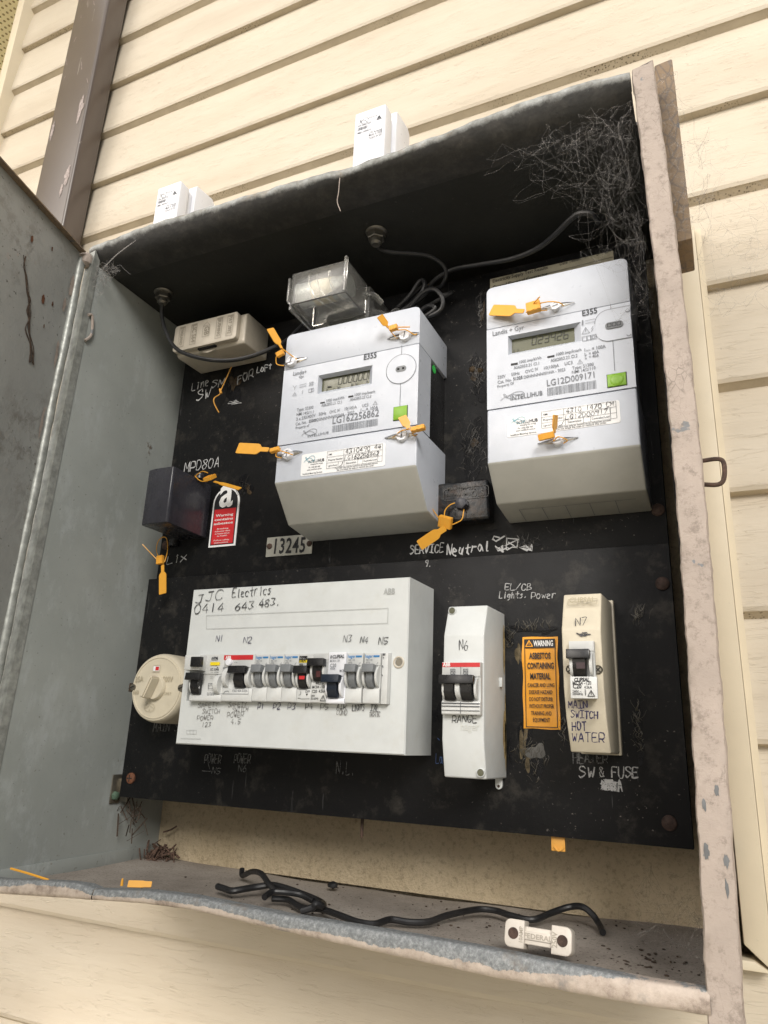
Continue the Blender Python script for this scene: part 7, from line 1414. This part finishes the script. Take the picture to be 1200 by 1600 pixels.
m.flat = 1; m.build('raised_lettering', plain('raised_porcelain', (.36, .32, .26, 1), .5), core, smooth=False)
# bits of debris
m = MB(); R = random.Random(11)
def bit(c, s_):
    q = bmesh.new(); bmesh.ops.create_icosphere(q, subdivisions=1, radius=s_)
    for v in q.verts: v.co = Vector((v.co.x*R.uniform(.6, 1.5), v.co.y*R.uniform(.6, 1.4), v.co.z*R.uniform(.3, .7)))+Vector(c)
    m.bm(q)
for _ in range(230):
    x_ = lerp(-.60, -.03, R.random()**.55); y_ = R.uniform(-.09, .08); bit((x_, y_, floorz(x_, y_)+.0004), R.choice((.0003, .0004, .0005, .0007, .0012)))
for _ in range(60):
    x_, y_ = min(-.03, R.gauss(-.075, .020)), max(-.09, R.gauss(-.045, .020)); bit((x_, y_, floorz(x_, y_)+.0004), R.choice((.0004, .0007, .0010, .0016)))
tag(m.build('debris', 'debris'), 'dark crumbs, dead leaves and dirt scattered over the box floor', 'debris', kind='stuff')
m = MB(); q = bmesh.new(); bmesh.ops.create_icosphere(q, subdivisions=2, radius=.0045); c_ = Vector((-0.3697, 0.0526, 1.4550))
for v in q.verts: v.co = Vector((v.co.x*1.2, v.co.y, v.co.z*.75))*R.uniform(.85, 1.12)+c_+Vector((0, 0, .003))
m.bm(q); tag(m.build('pebble', 'cable_black'), 'small dark pebble alone on the floor behind the wire', 'pebble')
# dried nest in the back left corner
m = MB(); R = random.Random(5)
for _ in range(90):
    c_ = Vector((-.617+abs(R.gauss(0, .012)), .078-abs(R.gauss(0, .010)), 1.4525+abs(R.gauss(0, .010)))); d = Vector((R.gauss(0, 1), R.gauss(0, .6), R.gauss(0, .7))).normalized()*R.uniform(.004, .010)
    m.tube([c_-d, c_+Vector((0, 0, R.uniform(-.002, .002))), c_+d], R.uniform(.0003, .0014), 5, 3)
tag(m.build('nest', plain('nest_brown', (.085, .05, .035, 1), .9, var=.6, scale=300)), 'brown dried insect nest in the back left corner of the floor', 'nest')
m = MB()
for _ in range(34):
    c_ = Vector((-0.6076, 0.0200, 1.5054))+Vector((R.gauss(0, .008), R.gauss(0, .004), R.gauss(0, .011))); d = Vector((R.gauss(0, .5), R.gauss(0, .4), R.gauss(0, 1))).normalized()*R.uniform(.004, .012); m.tube([c_-d, c_, c_+d], R.uniform(.0002, .0009), 5, 3)
tag(m.build('old_web', 'debris'), 'clotted dark web and debris hanging under the lower left panel corner', 'web', kind='stuff')

# ------------------------------------------------------------------ cobwebs
def webs(name, label, P, n, seed, r_=.00010, near=.03, longs=0, sag=.15, k0=2):
    """P(R) samples points of the web volume; each point is joined to a few near ones by slack crooked threads"""
    R = random.Random(seed); pts = [Vector(P(R)) for _ in range(n)]; m = MB()
    def strand(a, b, rr):
        L = (b-a).length; k = 4; off = Vector((R.gauss(0, 1), R.gauss(0, 1), R.gauss(0, 1)))*L*.07; q = []
        for j in range(k+1):
            t = j/k; s_ = math.sin(math.pi*t); q.append(a.lerp(b, t)+off*s_+Vector((R.gauss(0, 1), R.gauss(0, 1), R.gauss(0, 1)))*L*.022*s_-Vector((0, 0, sag*L*s_*R.random())))
        m.tube(q, rr, 3, 2)
    for i, a in enumerate(pts):
        c = sorted(((b-a).length, j) for j, b in enumerate(pts[max(0, i-220):i+220], max(0, i-220)) if j != i)
        for d, j in R.sample(c[:7], min(k0, len(c[:7]))):
            if d < near: strand(a, pts[j], r_*R.choice((.5, .7, 1, 1, 1.3)))
    for _ in range(longs):
        a, b = R.choice(pts), R.choice(pts)
        if (a-b).length < near*4: strand(a, b, r_*R.choice((.5, .7, .9)))
    return tag(m.build(name, 'web', smooth=False), label, 'cobweb', kind='stuff')
def corner_web(R):
    u = R.random()
    if u < .40:
        t = abs(R.gauss(0, .048)); return (-.026-t, -.138+abs(R.gauss(0, .015)), 2.118-abs(R.gauss(0, .030)))
    if u < .75:
        t = abs(R.gauss(0, .5)); x = -.025-abs(R.gauss(0, .034)); return (x, R.uniform(-.138, -.03), 2.112-abs(R.gauss(0, .055)))
    return (-.025-abs(R.gauss(0, .018)), R.uniform(-.13, -.02), R.uniform(1.93, 2.10))
webs('cobweb', 'tangled grey cobweb in the upper right corner of the box', corner_web, 560, 3, .00006, .045, 110)
def packer_web(R):
    return (R.uniform(-.008, .010), -.1165-R.random()*.006, R.uniform(1.985, 2.145)) if R.random() < .75 else (R.uniform(.008, .030), R.uniform(-.11, -.05), R.uniform(2.0, 2.13))
webs('cobweb', 'thin cobweb threads over the brown packer at the top right', packer_web, 200, 8, .00009, .025, 14)
webs('cobweb', 'faint stray cobweb threads over the siding right of the box', lambda R: (R.uniform(.012, .085), R.uniform(.044, .052), R.uniform(2.00, 2.10) if R.random() < .6 else R.uniform(2.0, 2.22)), 150, 12, .00007, .035, 20)
webs('cobweb', 'small dirty cobweb in the upper left corner by the hinge', lambda R: (-.622+abs(R.gauss(0, .012)), R.uniform(-.143, -.125), 2.111-abs(R.gauss(0, .014))), 170, 5, .00014, .02, 12)
m = MB(); a_ = Vector((-.612, -.140, 2.100)); b_ = Vector((-0.5584, -0.1460, 2.1220)); 
for k in range(3): m.tube([a_+Vector((0, 0, k*.001)), a_.lerp(b_, .5)+Vector((0, -.002, .001*k)), b_], .00025, 4, 3)
tag(m.build('web_strand', 'web', smooth=False), 'bright twisted web strand reaching right from the upper left corner', 'cobweb')
webs('cobweb', 'sparse cobweb threads low in the right end of the box', lambda R: (-.0225-abs(R.gauss(0, .035)), R.uniform(-.06, .08), 1.458+abs(R.gauss(0, .020))), 100, 6, .00005, .03, 6)
m = MB(); m.tube([(-0.2981, -0.1450, 2.1194), (-0.2981, -0.1455, 2.1023), (-0.2991, -0.1450, 2.0917), (-0.2954, -0.1440, 2.0802)], .00045, 5, 5); tag(m.build('hanging_fibre', 'peel'), 'thin pale fibre dangling from the middle of the rolled top edge', 'fibre')
